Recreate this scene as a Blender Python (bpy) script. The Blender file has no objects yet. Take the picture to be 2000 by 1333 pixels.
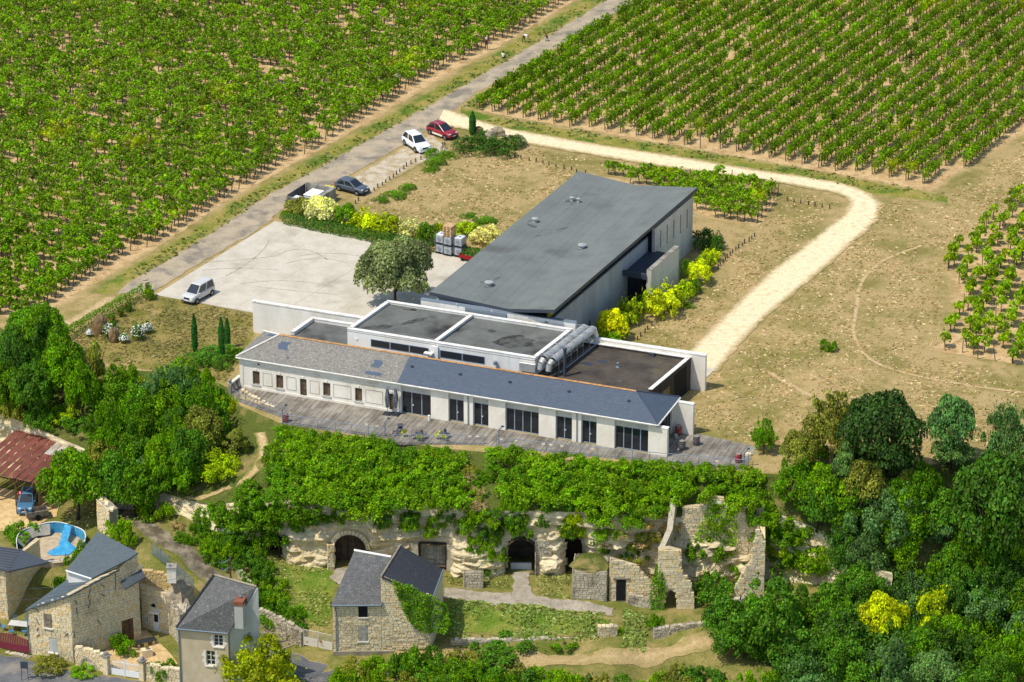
import bpy, bmesh, math, random
import numpy as np
from mathutils import Vector, Matrix, Quaternion
random.seed(7); rng = np.random.default_rng(7)
scene = bpy.context.scene
COL = scene.collection
rad = math.radians

# ------------------------------------------------------------------ camera
FPX, PITCH, CAMH = 7200.0, rad(24.0), 155.0        # focal length in photo pixels, tilt, height above the plateau
CAMY = -CAMH / math.tan(PITCH)
cam_d = bpy.data.cameras.new('camera'); cam = bpy.data.objects.new('camera', cam_d); COL.objects.link(cam)
cam_d.sensor_width = 36.0; cam_d.lens = FPX / 2000 * 36; cam_d.clip_start = 1; cam_d.clip_end = 5000
cam.location = (0, CAMY, CAMH); cam.rotation_euler = (math.pi / 2 - PITCH, 0, 0)
scene.camera = cam

# ------------------------------------------------------------------ sky, sun, exposure
SUN_EL, SUN_AZ = rad(61), rad(30)                   # light travels towards +x, a little away from the camera
world = bpy.data.worlds.new('World'); scene.world = world; world.use_nodes = True
wn = world.node_tree; bg = wn.nodes['Background']
sky = wn.nodes.new('ShaderNodeTexSky'); sky.sky_type = 'NISHITA'; sky.sun_disc = False
sky.sun_elevation = SUN_EL; sky.sun_rotation = math.atan2(-math.cos(SUN_AZ), -math.sin(SUN_AZ))
sky.air_density = 1.0; sky.dust_density = 1.0; sky.ozone_density = 1.0
wn.links.new(sky.outputs[0], bg.inputs[0]); bg.inputs[1].default_value = 0.15
sun_d = bpy.data.lights.new('sun', 'SUN'); sun_d.energy = 3.6; sun_d.angle = rad(0.5); sun_d.color = (1.0, 0.94, 0.83)
sun = bpy.data.objects.new('sun', sun_d); COL.objects.link(sun)
sun.rotation_euler = Vector((math.cos(SUN_AZ) * math.cos(SUN_EL), math.sin(SUN_AZ) * math.cos(SUN_EL), -math.sin(SUN_EL))).to_track_quat('-Z', 'Y').to_euler()
scene.view_settings.view_transform = 'Standard'; scene.view_settings.look = 'None'
scene.view_settings.exposure = 0.06; scene.view_settings.gamma = 1.0
scene.view_settings.use_curve_mapping = False
try:
    scene.cycles.max_bounces = 6; scene.cycles.diffuse_bounces = 3; scene.cycles.transparent_max_bounces = 4
except Exception: pass

# ------------------------------------------------------------------ survey: photo position -> place on the ground
cP, sP = math.cos(PITCH), math.sin(PITCH)
def ray(u, v):
    x = (u - 1000) / FPX; y = -(v - 666.5) / FPX
    return np.array([x, cP + y * sP, -sP + y * cP])
def S(u, v, z=0.0):
    d = ray(u, v); t = (z - CAMH) / d[2]
    return Vector((d[0] * t, CAMY + d[1] * t, z))
def proj(p):
    rx, ry, rz = p[0], p[1] - CAMY, p[2] - CAMH
    t = ry * cP - rz * sP
    return 1000 + FPX * rx / t, 666.5 - FPX * (ry * sP + rz * cP) / t
def ppm(p):                                          # photo pixels per metre at a place
    return FPX / ((p[1] - CAMY) * cP - (p[2] - CAMH) * sP)

# ------------------------------------------------------------------ terrain
_rim = [S(*q) for q in [(-420, 540), (-200, 600), (0, 640), (110, 690), (230, 722), (340, 728), (440, 752), (470, 793), (550, 828), (760, 862), (890, 878), (1150, 902), (1300, 912),
        (1465, 924), (1600, 930), (1720, 935), (1850, 900), (2000, 890), (2200, 880), (2500, 870)]]
RX = np.array([p.x for p in _rim]); RY = np.array([p.y for p in _rim])
CX = np.array([-90, -62, -55, -50, -44, -39, -33, -28, -23, -18, -6, -3, 8, 11, 14, 24.5, 29.5, 35, 42, 60, 90.])
CY = np.array([-2, -6, -9.5, -12.5, -16.5, -19.5, -24.5, -28, -29.8, -31.2, -32.3, -33.0, -33.2, -33.6, -33.4, -33.2, -34.6, -40, -44, -46, -46.])
def r_of(x): return np.interp(x, RX, RY)
def c_of(x): return np.interp(x, CX, CY)
_low = [(-200, 900, -8), (0, 930, -8.3), (60, 990, -8.4), (150, 950, -8.3), (20, 1060, -9), (-150, 1050, -9), (100, 1080, -9.4), (0, 1240, -12.2), (50, 1290, -12.6), (150, 1325, -12.8), (0, 1333, -13), (-200, 1300, -13),
        (235, 1290, -12.4), (290, 1262, -12.3), (270, 1310, -12.7), (300, 1245, -12.2), (250, 1262, -12.2), (340, 1320, -12.8), (230, 985, -7.6), (290, 1030, -7.4), (340, 1072, -7.6), (400, 1125, -8.8),
        (450, 1165, -10.0), (520, 1225, -12), (570, 1262, -12.5), (480, 1330, -13), (560, 1110, -9.7), (640, 1120, -9.7), (600, 1170, -10.4), (640, 1220, -11.2), (510, 1090, -9.2), (450, 1065, -8.3), (400, 1010, -7.0), (470, 1000, -6.0),
        (655, 1278, -12.3), (850, 1265, -12), (760, 1150, -10.7), (620, 1300, -12.7), (900, 1160, -10), (1050, 1180, -10.1), (1190, 1195, -10.3), (680, 1112, -9.6), (840, 1100, -9.5), (1000, 1110, -9.5), (1100, 1118, -9.5), (1020, 1150, -9.9),
        (900, 1232, -11.3), (1050, 1242, -11.4), (1190, 1240, -11.4), (900, 1180, -10.2), (1100, 1205, -10.5), (900, 1275, -12), (1100, 1288, -12.2), (1300, 1265, -12), (1450, 1250, -11.8), (1290, 1190, -10.5), (1350, 1200, -10.5), (1450, 1190, -10.2), (1150, 1170, -10),
        (1330, 1225, -11), (1600, 1135, -9.5), (1700, 1200, -11), (1900, 1250, -12.5), (1600, 1300, -13), (1900, 1340, -14.5), (1300, 1335, -13.4), (1000, 1335, -13.3), (700, 1335, -13), (2100, 1200, -12), (2300, 1330, -14),
        (300, 1450, -14.5), (1000, 1450, -15), (1700, 1450, -15.5), (0, 1450, -14.5), (1300, 1600, -17), (500, 1600, -16.5)]
_lp = np.array([tuple(S(u, v, z)) for u, v, z in _low])
def z_low(x, y):
    x = np.asarray(x, float); y = np.asarray(y, float)
    d2 = (x[..., None] - _lp[:, 0]) ** 2 + (y[..., None] - _lp[:, 1]) ** 2 + 0.3
    w = d2 ** -2.0
    return (w * _lp[:, 2]).sum(-1) / w.sum(-1)
def cliffy(x): return np.clip((34.5 - np.asarray(x, float)) / 5.0, 0, 1)      # 1 where the edge is a rock face, 0 on the wooded slope
def z_top(x): return np.interp(x, [-60, -50, -42, -36, -30, -26, -20, 0, 12, 16, 24, 30, 34], [-2.5, -3.0, -4.0, -6.0, -5.5, -4.2, -3.0, -3.0, -3.2, -3.6, -2.6, -4.5, -6])
def z_slope(x, y):
    r, c = r_of(x), c_of(x)
    t = np.clip((r - y) / np.maximum(r - c, .05), 0, 1)
    k = cliffy(x)
    return (z_top(x) * t ** .85) * k + z_low(x, c) * (t * t * (3 - 2 * t)) * (1 - k)
def T(x, y):
    x = np.asarray(x, float); y = np.asarray(y, float)
    return np.where(y >= r_of(x), 0.0, np.where(y > c_of(x), z_slope(x, y), z_low(x, y)))
_ts = np.linspace(0, 1, 700)
def hit(u, v, h=0.0):
    """place where the sight line of a photo position comes h metres above the terrain"""
    a = np.array(S(u, v, 9.0)); b = np.array(S(u, v, -19.0))
    p = a + (b - a) * _ts[:, None]
    g = p[:, 2] - T(p[:, 0], p[:, 1]) - h
    i = int(np.argmax(g <= 0)) if (g <= 0).any() else len(g) - 1
    return Vector(p[i])
def ground(u, v):
    p = hit(u, v); return Vector((p.x, p.y, float(T(p.x, p.y))))
def on(x, y): return Vector((x, y, float(T(x, y))))

# ------------------------------------------------------------------ materials
MATS = {}
def srgb(r, g, b):
    f = lambda c: (c / 255 / 12.92) if c / 255 <= .04045 else ((c / 255 + .055) / 1.055) ** 2.4
    return (f(r), f(g), f(b), 1)
class NT:
    def __init__(s, name):
        s.m = bpy.data.materials.new(name); s.m.use_nodes = True; s.t = s.m.node_tree
        s.b = s.t.nodes['Principled BSDF']; s.out = s.t.nodes['Material Output']
    def n(s, typ, **kw):
        nd = s.t.nodes.new(typ)
        for k, v in kw.items(): setattr(nd, k, v)
        return nd
    def l(s, a, b): s.t.links.new(a, b)
    def pos(s, sc=(1, 1, 1), obj=False):
        if obj: o = s.n('ShaderNodeTexCoord').outputs['Object']
        else: o = s.n('ShaderNodeNewGeometry').outputs['Position']
        if sc == (1, 1, 1): return o
        mp = s.n('ShaderNodeMapping'); mp.inputs['Scale'].default_value = sc; s.l(o, mp.inputs[0]); return mp.outputs[0]
    def noise(s, vec, scale, detail=3, rough=.55):
        nd = s.n('ShaderNodeTexNoise'); nd.inputs['Scale'].default_value = scale; nd.inputs['Detail'].default_value = detail; nd.inputs['Roughness'].default_value = rough
        s.l(vec, nd.inputs['Vector']); return nd.outputs['Fac']
    def ramp(s, fac, stops):
        nd = s.n('ShaderNodeValToRGB'); el = nd.color_ramp.elements
        while len(el) < len(stops): el.new(.5)
        for e, (p, c) in zip(el, stops): e.position = p; e.color = c if len(c) == 4 else (*c, 1)
        s.l(fac, nd.inputs[0]); return nd.outputs[0]
    def step(s, fac, lo, hi):
        nd = s.n('ShaderNodeMapRange'); nd.inputs[1].default_value = lo; nd.inputs[2].default_value = hi; s.l(fac, nd.inputs[0]); return nd.outputs[0]
    def mix(s, fac, a, b, mode='MIX'):
        nd = s.n('ShaderNodeMix', data_type='RGBA', blend_type=mode)
        for i, x in ((0, fac), (6, a), (7, b)):
            if hasattr(x, 'is_output'): s.l(x, nd.inputs[i])
            elif i == 0: nd.inputs[0].default_value = x
            else: nd.inputs[i].default_value = x if len(x) == 4 else (*x, 1)
        return nd.outputs[2]
    def math(s, op, a, b=0.0):
        nd = s.n('ShaderNodeMath', operation=op)
        for i, x in enumerate((a, b)):
            if hasattr(x, 'is_output'): s.l(x, nd.inputs[i])
            else: nd.inputs[i].default_value = x
        return nd.outputs[0]
    def attr(s, name): return s.n('ShaderNodeAttribute', attribute_name=name).outputs['Fac']
    def gray(s, f):
        nd = s.n('ShaderNodeCombineColor')
        for i in range(3): s.l(f, nd.inputs[i])
        return nd.outputs[0]
    def bump(s, h, strength=.4, dist=.05):
        nd = s.n('ShaderNodeBump'); nd.inputs['Strength'].default_value = strength; nd.inputs['Distance'].default_value = dist
        s.l(h, nd.inputs['Height']); s.l(nd.outputs[0], s.b.inputs['Normal'])
    def done(s, col, rough=.85, spec=.25, metal=0.0):
        if hasattr(col, 'is_output'): s.l(col, s.b.inputs['Base Color'])
        else: s.b.inputs['Base Color'].default_value = col
        s.b.inputs['Roughness'].default_value = rough; s.b.inputs['Specular IOR Level'].default_value = spec; s.b.inputs['Metallic'].default_value = metal
        MATS[s.m.name] = s.m; return s.m

def surf(name, c, c2=None, scale=1.5, amt=(.42, .68), fine=.18, fscale=9, rough=.85, spec=.25, metal=0.0, stretch=(1, 1, 1), bump=0.0, objrand=0.0, c3=None, c3scale=.25, c3amt=(.55, .7), obj=False):
    m = NT(name); p = m.pos(stretch, obj); col = c
    if c2 is not None: col = m.mix(m.step(m.noise(p, scale, 4), *amt), c, c2)
    if c3 is not None: col = m.mix(m.step(m.noise(p, c3scale, 3), *c3amt), col, c3)
    if fine:
        f = m.noise(p, fscale, 2)
        g = m.gray(m.math('MULTIPLY_ADD', m.math('SUBTRACT', f, .5), 1.0) if False else m.step(f, -.0, 1.0))
        nd = m.n('ShaderNodeMapRange'); nd.inputs[1].default_value = .25; nd.inputs[2].default_value = .75; nd.inputs[3].default_value = 1 - fine; nd.inputs[4].default_value = 1 + fine; m.l(f, nd.inputs[0])
        col = m.mix(1.0, col, m.gray(nd.outputs[0]), 'MULTIPLY')
    if objrand:
        o = m.n('ShaderNodeObjectInfo').outputs['Random']
        nd = m.n('ShaderNodeMapRange'); nd.inputs[3].default_value = 1 - objrand; nd.inputs[4].default_value = 1 + objrand * .6; m.l(o, nd.inputs[0])
        col = m.mix(1.0, col, m.gray(nd.outputs[0]), 'MULTIPLY')
    if bump: m.bump(m.noise(p, fscale, 3), bump, .04)
    return m.done(col, rough, spec, metal)

def grass_col(m, tan, green, dark, gpos=(.5, .62), gscale=.11):
    p = m.pos(); st = m.pos((1, 1, 1))
    big = m.noise(p, gscale, 4, .6); mid = m.noise(p, .75, 4, .65); fine = m.noise(p, 5.5, 3, .7)
    col = m.mix(m.step(m.math('ADD', m.math('MULTIPLY', big, .7), m.math('MULTIPLY', mid, .3)), *gpos), tan, green)
    col = m.mix(m.step(mid, .55, .75), col, dark); big2 = m.noise(p, gscale * 3.1, 5, .7); col = m.mix(m.math('MULTIPLY', m.step(big2, .48, .68), .6), col, green)
    nd = m.n('ShaderNodeMapRange'); nd.inputs[1].default_value = .28; nd.inputs[2].default_value = .72; nd.inputs[3].default_value = .7; nd.inputs[4].default_value = 1.26; m.l(fine, nd.inputs[0])
    col = m.mix(1.0, col, m.gray(nd.outputs[0]), 'MULTIPLY')
    return col, fine
TAN, OLIVE, DKGR = srgb(176, 153, 106), srgb(132, 124, 68), srgb(142, 120, 74)
def grass_mat(name, tan=TAN, green=OLIVE, dark=DKGR, gpos=(.47, .6), gscale=.11):
    m = NT(name); col, fine = grass_col(m, tan, green, dark, gpos, gscale); m.bump(fine, .5, .06); return m.done(col, .95, .1)
def edge_mat(name, c, c2, scale, base=(TAN, OLIVE, DKGR, (.47, .6)), fscale=7, soft=(.25, .6), fine=.3, c3=None, c3scale=.2, c3amt=(.5, .65), c2amt=(.42, .65), stretch=(1, 1, 1)):
    """a worn surface whose rim breaks up into the grass beside it (attribute 'edge': 0 at the rim, 1 inside)"""
    m = NT(name); g, gf = grass_col(m, *base[:3], base[3]); p = m.pos(stretch)
    col = m.mix(m.step(m.noise(p, scale, 4), *c2amt), c, c2)
    if c3 is not None: col = m.mix(m.step(m.noise(p, c3scale, 4), *c3amt), col, c3)
    f = m.noise(p, fscale, 3)
    nd = m.n('ShaderNodeMapRange'); nd.inputs[1].default_value = .25; nd.inputs[2].default_value = .75; nd.inputs[3].default_value = 1 - fine; nd.inputs[4].default_value = 1 + fine; m.l(f, nd.inputs[0])
    col = m.mix(1.0, col, m.gray(nd.outputs[0]), 'MULTIPLY')
    e = m.math('ADD', m.attr('edge'), m.math('MULTIPLY', m.math('SUBTRACT', m.noise(m.pos(), 1.6, 5, .7), .5), 1.1))
    col = m.mix(m.step(e, *soft), g, col)
    m.bump(f, .3, .04); return m.done(col, .93, .12)

def leaf_mat(name, trans=.34, var=.6, sat=1.15, yellow=None, yscale=.12, yamt=(.56, .7)):
    m = NT(name); oi = m.n('ShaderNodeObjectInfo'); ge = m.n('ShaderNodeNewGeometry')
    nd = m.n('ShaderNodeMapRange'); nd.inputs[3].default_value = 1 - var; nd.inputs[4].default_value = 1 + var; m.l(ge.outputs['Random Per Island'], nd.inputs[0])
    col = m.mix(1.0, oi.outputs['Color'], m.gray(nd.outputs[0]), 'MULTIPLY')
    if yellow is not None:
        p = ge.outputs['Position']
        f = m.math('MULTIPLY', m.step(m.noise(p, yscale, 4), *yamt), m.math('MULTIPLY_ADD', ge.outputs['Random Per Island'], .9))
        col = m.mix(f, col, yellow)
    tn = m.math('ADD', m.attr('tone'), 1.0); col = m.mix(1.0, col, m.gray(tn), 'MULTIPLY')
    hs = m.n('ShaderNodeHueSaturation'); m.l(col, hs.inputs['Color'])
    h = m.n('ShaderNodeMapRange'); h.inputs[3].default_value = .47; h.inputs[4].default_value = .515
    w = m.n('ShaderNodeTexWhiteNoise', noise_dimensions='1D'); m.l(ge.outputs['Random Per Island'], w.inputs['W']); m.l(w.outputs['Value'], h.inputs[0]); m.l(h.outputs[0], hs.inputs['Hue']); hs.inputs['Saturation'].default_value = sat; hs.inputs['Value'].default_value = 1.12
    col = hs.outputs[0]
    m.l(col, m.b.inputs['Base Color']); m.b.inputs['Roughness'].default_value = .55; m.b.inputs['Specular IOR Level'].default_value = .25
    tr = m.n('ShaderNodeBsdfTranslucent'); t2 = m.mix(1.0, col, (1.3, 1.35, .6, 1), 'MULTIPLY'); m.l(t2, tr.inputs['Color'])
    mx = m.n('ShaderNodeMixShader'); mx.inputs[0].default_value = trans
    m.l(m.b.outputs[0], mx.inputs[1]); m.l(tr.outputs[0], mx.inputs[2]); m.l(mx.outputs[0], m.out.inputs['Surface'])
    MATS[name] = m.m; return m.m

# ------------------------------------------------------------------ mesh helpers
class MB:
    def __init__(s): s.v = []; s.f = []; s.uv = {}
    def add(s, vs, fs):
        o = len(s.v); s.v += [tuple(p) for p in vs]; s.f += [tuple(i + o for i in f) for f in fs]; return s
    def poly(s, pts, uv=None):
        o = len(s.v); s.v += [tuple(p) for p in pts]; s.f.append(tuple(range(o, o + len(pts))))
        if uv: s.uv[len(s.f) - 1] = uv
        return s
    def box(s, x0, y0, z0, x1, y1, z1):
        return s.add([(x0, y0, z0), (x1, y0, z0), (x1, y1, z0), (x0, y1, z0), (x0, y0, z1), (x1, y0, z1), (x1, y1, z1), (x0, y1, z1)],
                     [(0, 3, 2, 1), (4, 5, 6, 7), (0, 1, 5, 4), (1, 2, 6, 5), (2, 3, 7, 6), (3, 0, 4, 7)])
    def extr(s, pts, vec):
        n = len(pts); vec = Vector(vec); pts = [Vector(p) for p in pts]
        nrm = Vector((0, 0, 0))
        for i in range(n): nrm += pts[i].cross(pts[(i + 1) % n])
        if nrm.dot(vec) > 0: pts = pts[::-1]
        s.add(pts + [p + vec for p in pts], [tuple(range(n)), tuple(range(2 * n - 1, n - 1, -1))] + [(i, i + n, (i + 1) % n + n, (i + 1) % n) for i in range(n)]); return s
    def prism(s, pts, z0, z1):
        return s.extr([(p[0], p[1], z0) for p in pts], (0, 0, z1 - z0))
    def tube(s, p0, p1, r, r1=None, n=8, cap=True):
        p0 = Vector(p0); p1 = Vector(p1); r1 = r if r1 is None else r1
        d = (p1 - p0); d = d.normalized() if d.length > 1e-9 else Vector((0, 0, 1))
        a = d.cross(Vector((0, 0, 1)) if abs(d.z) < .9 else Vector((1, 0, 0))).normalized(); b = d.cross(a)
        vs = []
        for p, q in ((p0, r), (p1, r1)):
            for i in range(n):
                t = 2 * math.pi * i / n; vs.append(p + a * math.cos(t) * q + b * math.sin(t) * q)
        fs = [(i, (i + 1) % n, n + (i + 1) % n, n + i) for i in range(n)]
        if cap: fs += [tuple(range(n - 1, -1, -1)), tuple(range(n, 2 * n))]
        return s.add(vs, fs)
    def path(s, pts, r, n=6):
        for i in range(len(pts) - 1):
            rr = r if not isinstance(r, (list, tuple)) else r[i]; r2 = r if not isinstance(r, (list, tuple)) else r[i + 1]
            s.tube(pts[i], pts[i + 1], rr, r2, n)
        return s
    def lathe(s, prof, n=16, o=(0, 0, 0)):
        vs = []; fs = []
        for r, z in prof:
            for i in range(n):
                t = 2 * math.pi * i / n; vs.append((o[0] + r * math.cos(t), o[1] + r * math.sin(t), o[2] + z))
        for j in range(len(prof) - 1):
            for i in range(n): fs.append((j * n + i, j * n + (i + 1) % n, (j + 1) * n + (i + 1) % n, (j + 1) * n + i))
        fs += [tuple(range(n - 1, -1, -1)), tuple(range((len(prof) - 1) * n, len(prof) * n))]
        return s.add(vs, fs)
    def mesh(s, name):
        me = bpy.data.meshes.new(name); me.from_pydata(s.v, [], s.f)
        if s.uv:
            ul = me.uv_layers.new(name='uv')
            for pi, uv in s.uv.items():
                for k, li in enumerate(me.polygons[pi].loop_indices): ul.data[li].uv = uv[k]
        me.validate(); return me
    def build(s, name, mat, parent=None, smooth=False, bevel=0.0):
        me = s.mesh(name)
        me.materials.append(MATS[mat] if isinstance(mat, str) else mat)
        if smooth: me.polygons.foreach_set('use_smooth', [True] * len(me.polygons))
        o = link(name, me, parent)
        if bevel:
            md = o.modifiers.new('bevel', 'BEVEL'); md.width = bevel; md.segments = 1; md.limit_method = 'ANGLE'
        return o
def link(name, data, parent=None):
    o = bpy.data.objects.new(name, data); COL.objects.link(o)
    if parent is not None: o.parent = parent
    return o
def tag(o, label=None, cat=None, group=None, kind=None):
    if label: o['label'] = label
    if cat: o['category'] = cat
    if group: o['group'] = group
    if kind: o['kind'] = kind
    return o
def empty(name, loc=(0, 0, 0), rz=0.0, label=None, cat=None, group=None):
    o = link(name, None); o.location = loc; o.rotation_euler = (0, 0, rz); o.empty_display_size = .3
    return tag(o, label, cat, group)
def copy_tree(o, parent=None):
    c = o.copy(); COL.objects.link(c); c.parent = parent
    for ch in list(o.children): copy_tree(ch, c)
    return c
def npmesh(name, verts, faces, mat, attrs=None):
    """quads as numpy arrays -> mesh"""
    me = bpy.data.meshes.new(name); nv = len(verts); nf = len(faces); k = faces.shape[1]
    me.vertices.add(nv); me.vertices.foreach_set('co', np.ascontiguousarray(verts, np.float32).ravel())
    me.loops.add(nf * k); me.loops.foreach_set('vertex_index', np.ascontiguousarray(faces, np.int32).ravel())
    me.polygons.add(nf); me.polygons.foreach_set('loop_start', np.arange(0, nf * k, k, dtype=np.int32))
    try: me.polygons.foreach_set('loop_total', np.full(nf, k, np.int32))
    except Exception: pass
    if attrs:
        for an, av in attrs.items():
            a = me.attributes.new(an, 'FLOAT', 'POINT'); a.data.foreach_set('value', np.ascontiguousarray(av, np.float32))
    me.update(calc_edges=True); me.validate()
    if mat is not None: me.materials.append(MATS[mat] if isinstance(mat, str) else mat)
    return me
class Frame:
    """a building's own axes: x along its front, y into the building, z up"""
    def __init__(s, o, a): s.o = Vector(o); s.a = a; s.ex = Vector((math.cos(a), math.sin(a), 0)); s.ey = Vector((-math.sin(a), math.cos(a), 0))
    def w(s, x, y, z): return s.o + s.ex * x + s.ey * y + Vector((0, 0, z))
    def loc(s, p): d = Vector(p) - s.o; return Vector((d.dot(s.ex), d.dot(s.ey), d.z))
    def hit(s, u, v, y=0.0):
        d = Vector(ray(u, v)); c = Vector((0, CAMY, CAMH)); q = s.o + s.ey * y
        t = (q - c).dot(s.ey) / d.dot(s.ey); p = s.loc(c + d * t); return p.x, p.z
    def flat(s, u, v, z): return s.loc(S(u, v, s.o.z + z))
    def empty(s, name, label, cat, group=None): return empty(name, s.o, s.a, label, cat, group)
def frame2(p, q): return Frame(p, math.atan2(q[1] - p[1], q[0] - p[0]))
def wall(mb, L, H, t, ops=(), y=0.0, x0=0.0, z0=0.0, tr=None):
    """upright wall x0..x0+L, front face at y, thickness t behind it, rectangular openings (xa,xb,za,zb)"""
    xs = sorted({x0, x0 + L, *[min(max(v, x0), x0 + L) for o in ops for v in o[:2]]}); zs = sorted({z0, z0 + H, *[min(max(v, z0), z0 + H) for o in ops for v in o[2:4]]})
    nx, nz = len(xs) - 1, len(zs) - 1
    solid = [[not any(o[0] - 1e-6 <= (xs[i] + xs[i + 1]) / 2 <= o[1] and o[2] - 1e-6 <= (zs[j] + zs[j + 1]) / 2 <= o[3] for o in ops) for j in range(nz)] for i in range(nx)]
    tr = tr or (lambda a, b, c: (a, b, c)); y1 = y + t
    ok = lambda i, j: 0 <= i < nx and 0 <= j < nz and solid[i][j]
    for i in range(nx):
        for j in range(nz):
            if not solid[i][j]: continue
            a, b, c, d = xs[i], xs[i + 1], zs[j], zs[j + 1]
            q = lambda *P: mb.poly([tr(*p) for p in P])
            q((a, y, c), (b, y, c), (b, y, d), (a, y, d)); q((b, y1, c), (a, y1, c), (a, y1, d), (b, y1, d))
            if not ok(i - 1, j): q((a, y1, c), (a, y, c), (a, y, d), (a, y1, d))
            if not ok(i + 1, j): q((b, y, c), (b, y1, c), (b, y1, d), (b, y, d))
            if not ok(i, j - 1): q((a, y1, c), (b, y1, c), (b, y, c), (a, y, c))
            if not ok(i, j + 1): q((a, y, d), (b, y, d), (b, y1, d), (a, y1, d))
    return mb
# ================================================================== materials of the land
grass_mat('dry_grass')
grass_mat('lawn_grass', srgb(158, 138, 84), srgb(112, 112, 48), srgb(120, 98, 52), (.34, .56), .2)
grass_mat('slope_earth', srgb(160, 140, 92), srgb(88, 98, 42), srgb(66, 72, 34), (.36, .5), .25)
grass_mat('valley_grass', srgb(158, 140, 88), srgb(106, 112, 48), srgb(92, 100, 44), (.36, .6), .3)
edge_mat('asphalt', srgb(180, 164, 138), srgb(150, 140, 122), .5, fscale=6, fine=.2, c3=srgb(134, 126, 112), c3scale=.33, c3amt=(.52, .62), soft=(.05, .3))
edge_mat('dirt_track', srgb(236, 216, 176), srgb(214, 190, 146), 1.3, fscale=5, fine=.2, soft=(.08, .75), c2amt=(.5, .72))
edge_mat('gravel', srgb(196, 184, 160), srgb(168, 148, 112), .9, fscale=8, fine=.4, soft=(.2, .7))
edge_mat('lane_gravel', srgb(150, 138, 116), srgb(116, 106, 88), .8, base=(srgb(158, 140, 88), srgb(106, 112, 48), srgb(92, 100, 44), (.36, .6)), fscale=5, fine=.35, soft=(.15, .5), c3=srgb(92, 84, 66), c3scale=.4)
edge_mat('street_asphalt', srgb(112, 112, 112), srgb(88, 90, 94), .6, fscale=8, fine=.22, soft=(.02, .25), c3=srgb(136, 130, 118), c3scale=.35)
edge_mat('paved_path', srgb(170, 160, 142), srgb(146, 136, 118), 1.4, base=(srgb(158, 140, 88), srgb(106, 112, 48), srgb(92, 100, 44), (.36, .6)), fscale=7, fine=.25, soft=(.1, .35))
edge_mat('foot_path', srgb(204, 178, 136), srgb(180, 152, 108), 2, fscale=6, fine=.25, soft=(.3, 1.0))
edge_mat('vineyard_soil', srgb(204, 174, 128), srgb(178, 146, 102), .6, fscale=4.5, fine=.34, soft=(.2, .7), c3=srgb(152, 124, 84), c3scale=1.2, c3amt=(.55, .75), stretch=(1, 1, 1))
edge_mat('verge_grass', srgb(126, 128, 52), srgb(158, 142, 78), .5, fscale=5, fine=.45, soft=(.2, .75), c3=srgb(92, 116, 36), c3scale=.28, c3amt=(.5, .6))
edge_mat('lawn', srgb(148, 132, 76), srgb(112, 110, 48), .35, fscale=5, fine=.38, soft=(.1, .4), c3=srgb(172, 146, 96), c3scale=.22, c3amt=(.58, .7))
edge_mat('lush_grass', srgb(92, 118, 36), srgb(126, 132, 56), .5, base=(srgb(158, 140, 88), srgb(106, 112, 48), srgb(92, 100, 44), (.36, .6)), fscale=5, fine=.4, soft=(.2, .6), c3=srgb(150, 138, 78), c3scale=.3, c3amt=(.6, .72))
edge_mat('courtyard_gravel', srgb(214, 184, 132), srgb(190, 160, 112), 1.2, fscale=10, fine=.25, soft=(.0, .1))
leaf_mat('leaves'); leaf_mat('vine_leaves', yellow=srgb(196, 206, 60), var=.6, yamt=(.6, .75)); leaf_mat('needles', trans=.1, var=.45)
surf('bark', srgb(92, 76, 58), srgb(64, 54, 42), 3, fine=.25)
surf('post_wood', srgb(112, 98, 80), srgb(84, 74, 62), 2, fine=.2, objrand=.25)

# ================================================================== plateau, slope, valley
def grid_mesh(name, P, mat, attrs=None):
    n, m = P.shape[:2]; idx = np.arange(n * m).reshape(n, m)
    f = np.stack([idx[:-1, :-1], idx[:-1, 1:], idx[1:, 1:], idx[1:, :-1]], -1).reshape(-1, 4)
    return npmesh(name, P.reshape(-1, 3), f, mat, attrs)
xs = np.concatenate([np.linspace(-600, -95, 18)[:-1], np.arange(-95, 95.1, .8), np.linspace(95, 600, 18)[1:]])
rows = []
for y in (700, 400, 200, 120, 60, 20): rows.append(np.stack([xs, np.full_like(xs, y), np.zeros_like(xs)], -1))
for t in np.linspace(0, 1, 16):
    y = r_of(xs) * (1 - t) + c_of(xs) * t; z = np.array(z_slope(xs, y))
    if 0 < t < 1: z = z + .25 * np.sin(xs * 1.7 + 9 * t) * np.sin(xs * .63 - 5 * t) * (1 if True else 0) * min(t, 1 - t) * 3
    rows.append(np.stack([xs, y, z], -1))
P = np.stack(rows, 0)[:, ::1][::-1]
me = grid_mesh('plateau_ground', P, 'dry_grass'); me.materials.append(MATS['slope_earth'])
mi = np.zeros(len(me.polygons), np.int32).reshape(len(rows) - 1, -1); mi[:15] = 1; me.polygons.foreach_set('material_index', mi.ravel())
tag(link('plateau_ground', me), 'dry tan grassland of the plateau and its overgrown slope', 'ground', kind='structure')
xs2 = np.concatenate([np.linspace(-400, -80, 12)[:-1], np.arange(-80, 80.1, .6), np.linspace(80, 400, 12)[1:]])
rows = []
for k, t in enumerate(np.concatenate([np.linspace(0, 1, 90), [1.5, 3.0]])):
    y0 = c_of(xs2) + (0.02 + 7.0 * cliffy(xs2) ** 2); y = y0 * (1 - t) + (-75.0) * t
    z = np.array(z_low(xs2, np.minimum(y, c_of(xs2))))
    rows.append(np.stack([xs2, y, z], -1))
me = grid_mesh('valley_ground', np.stack(rows, 0)[::-1], 'valley_grass')
tag(link('valley_ground', me), 'grassy lower ground at the foot of the cliff', 'ground', kind='structure')

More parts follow.
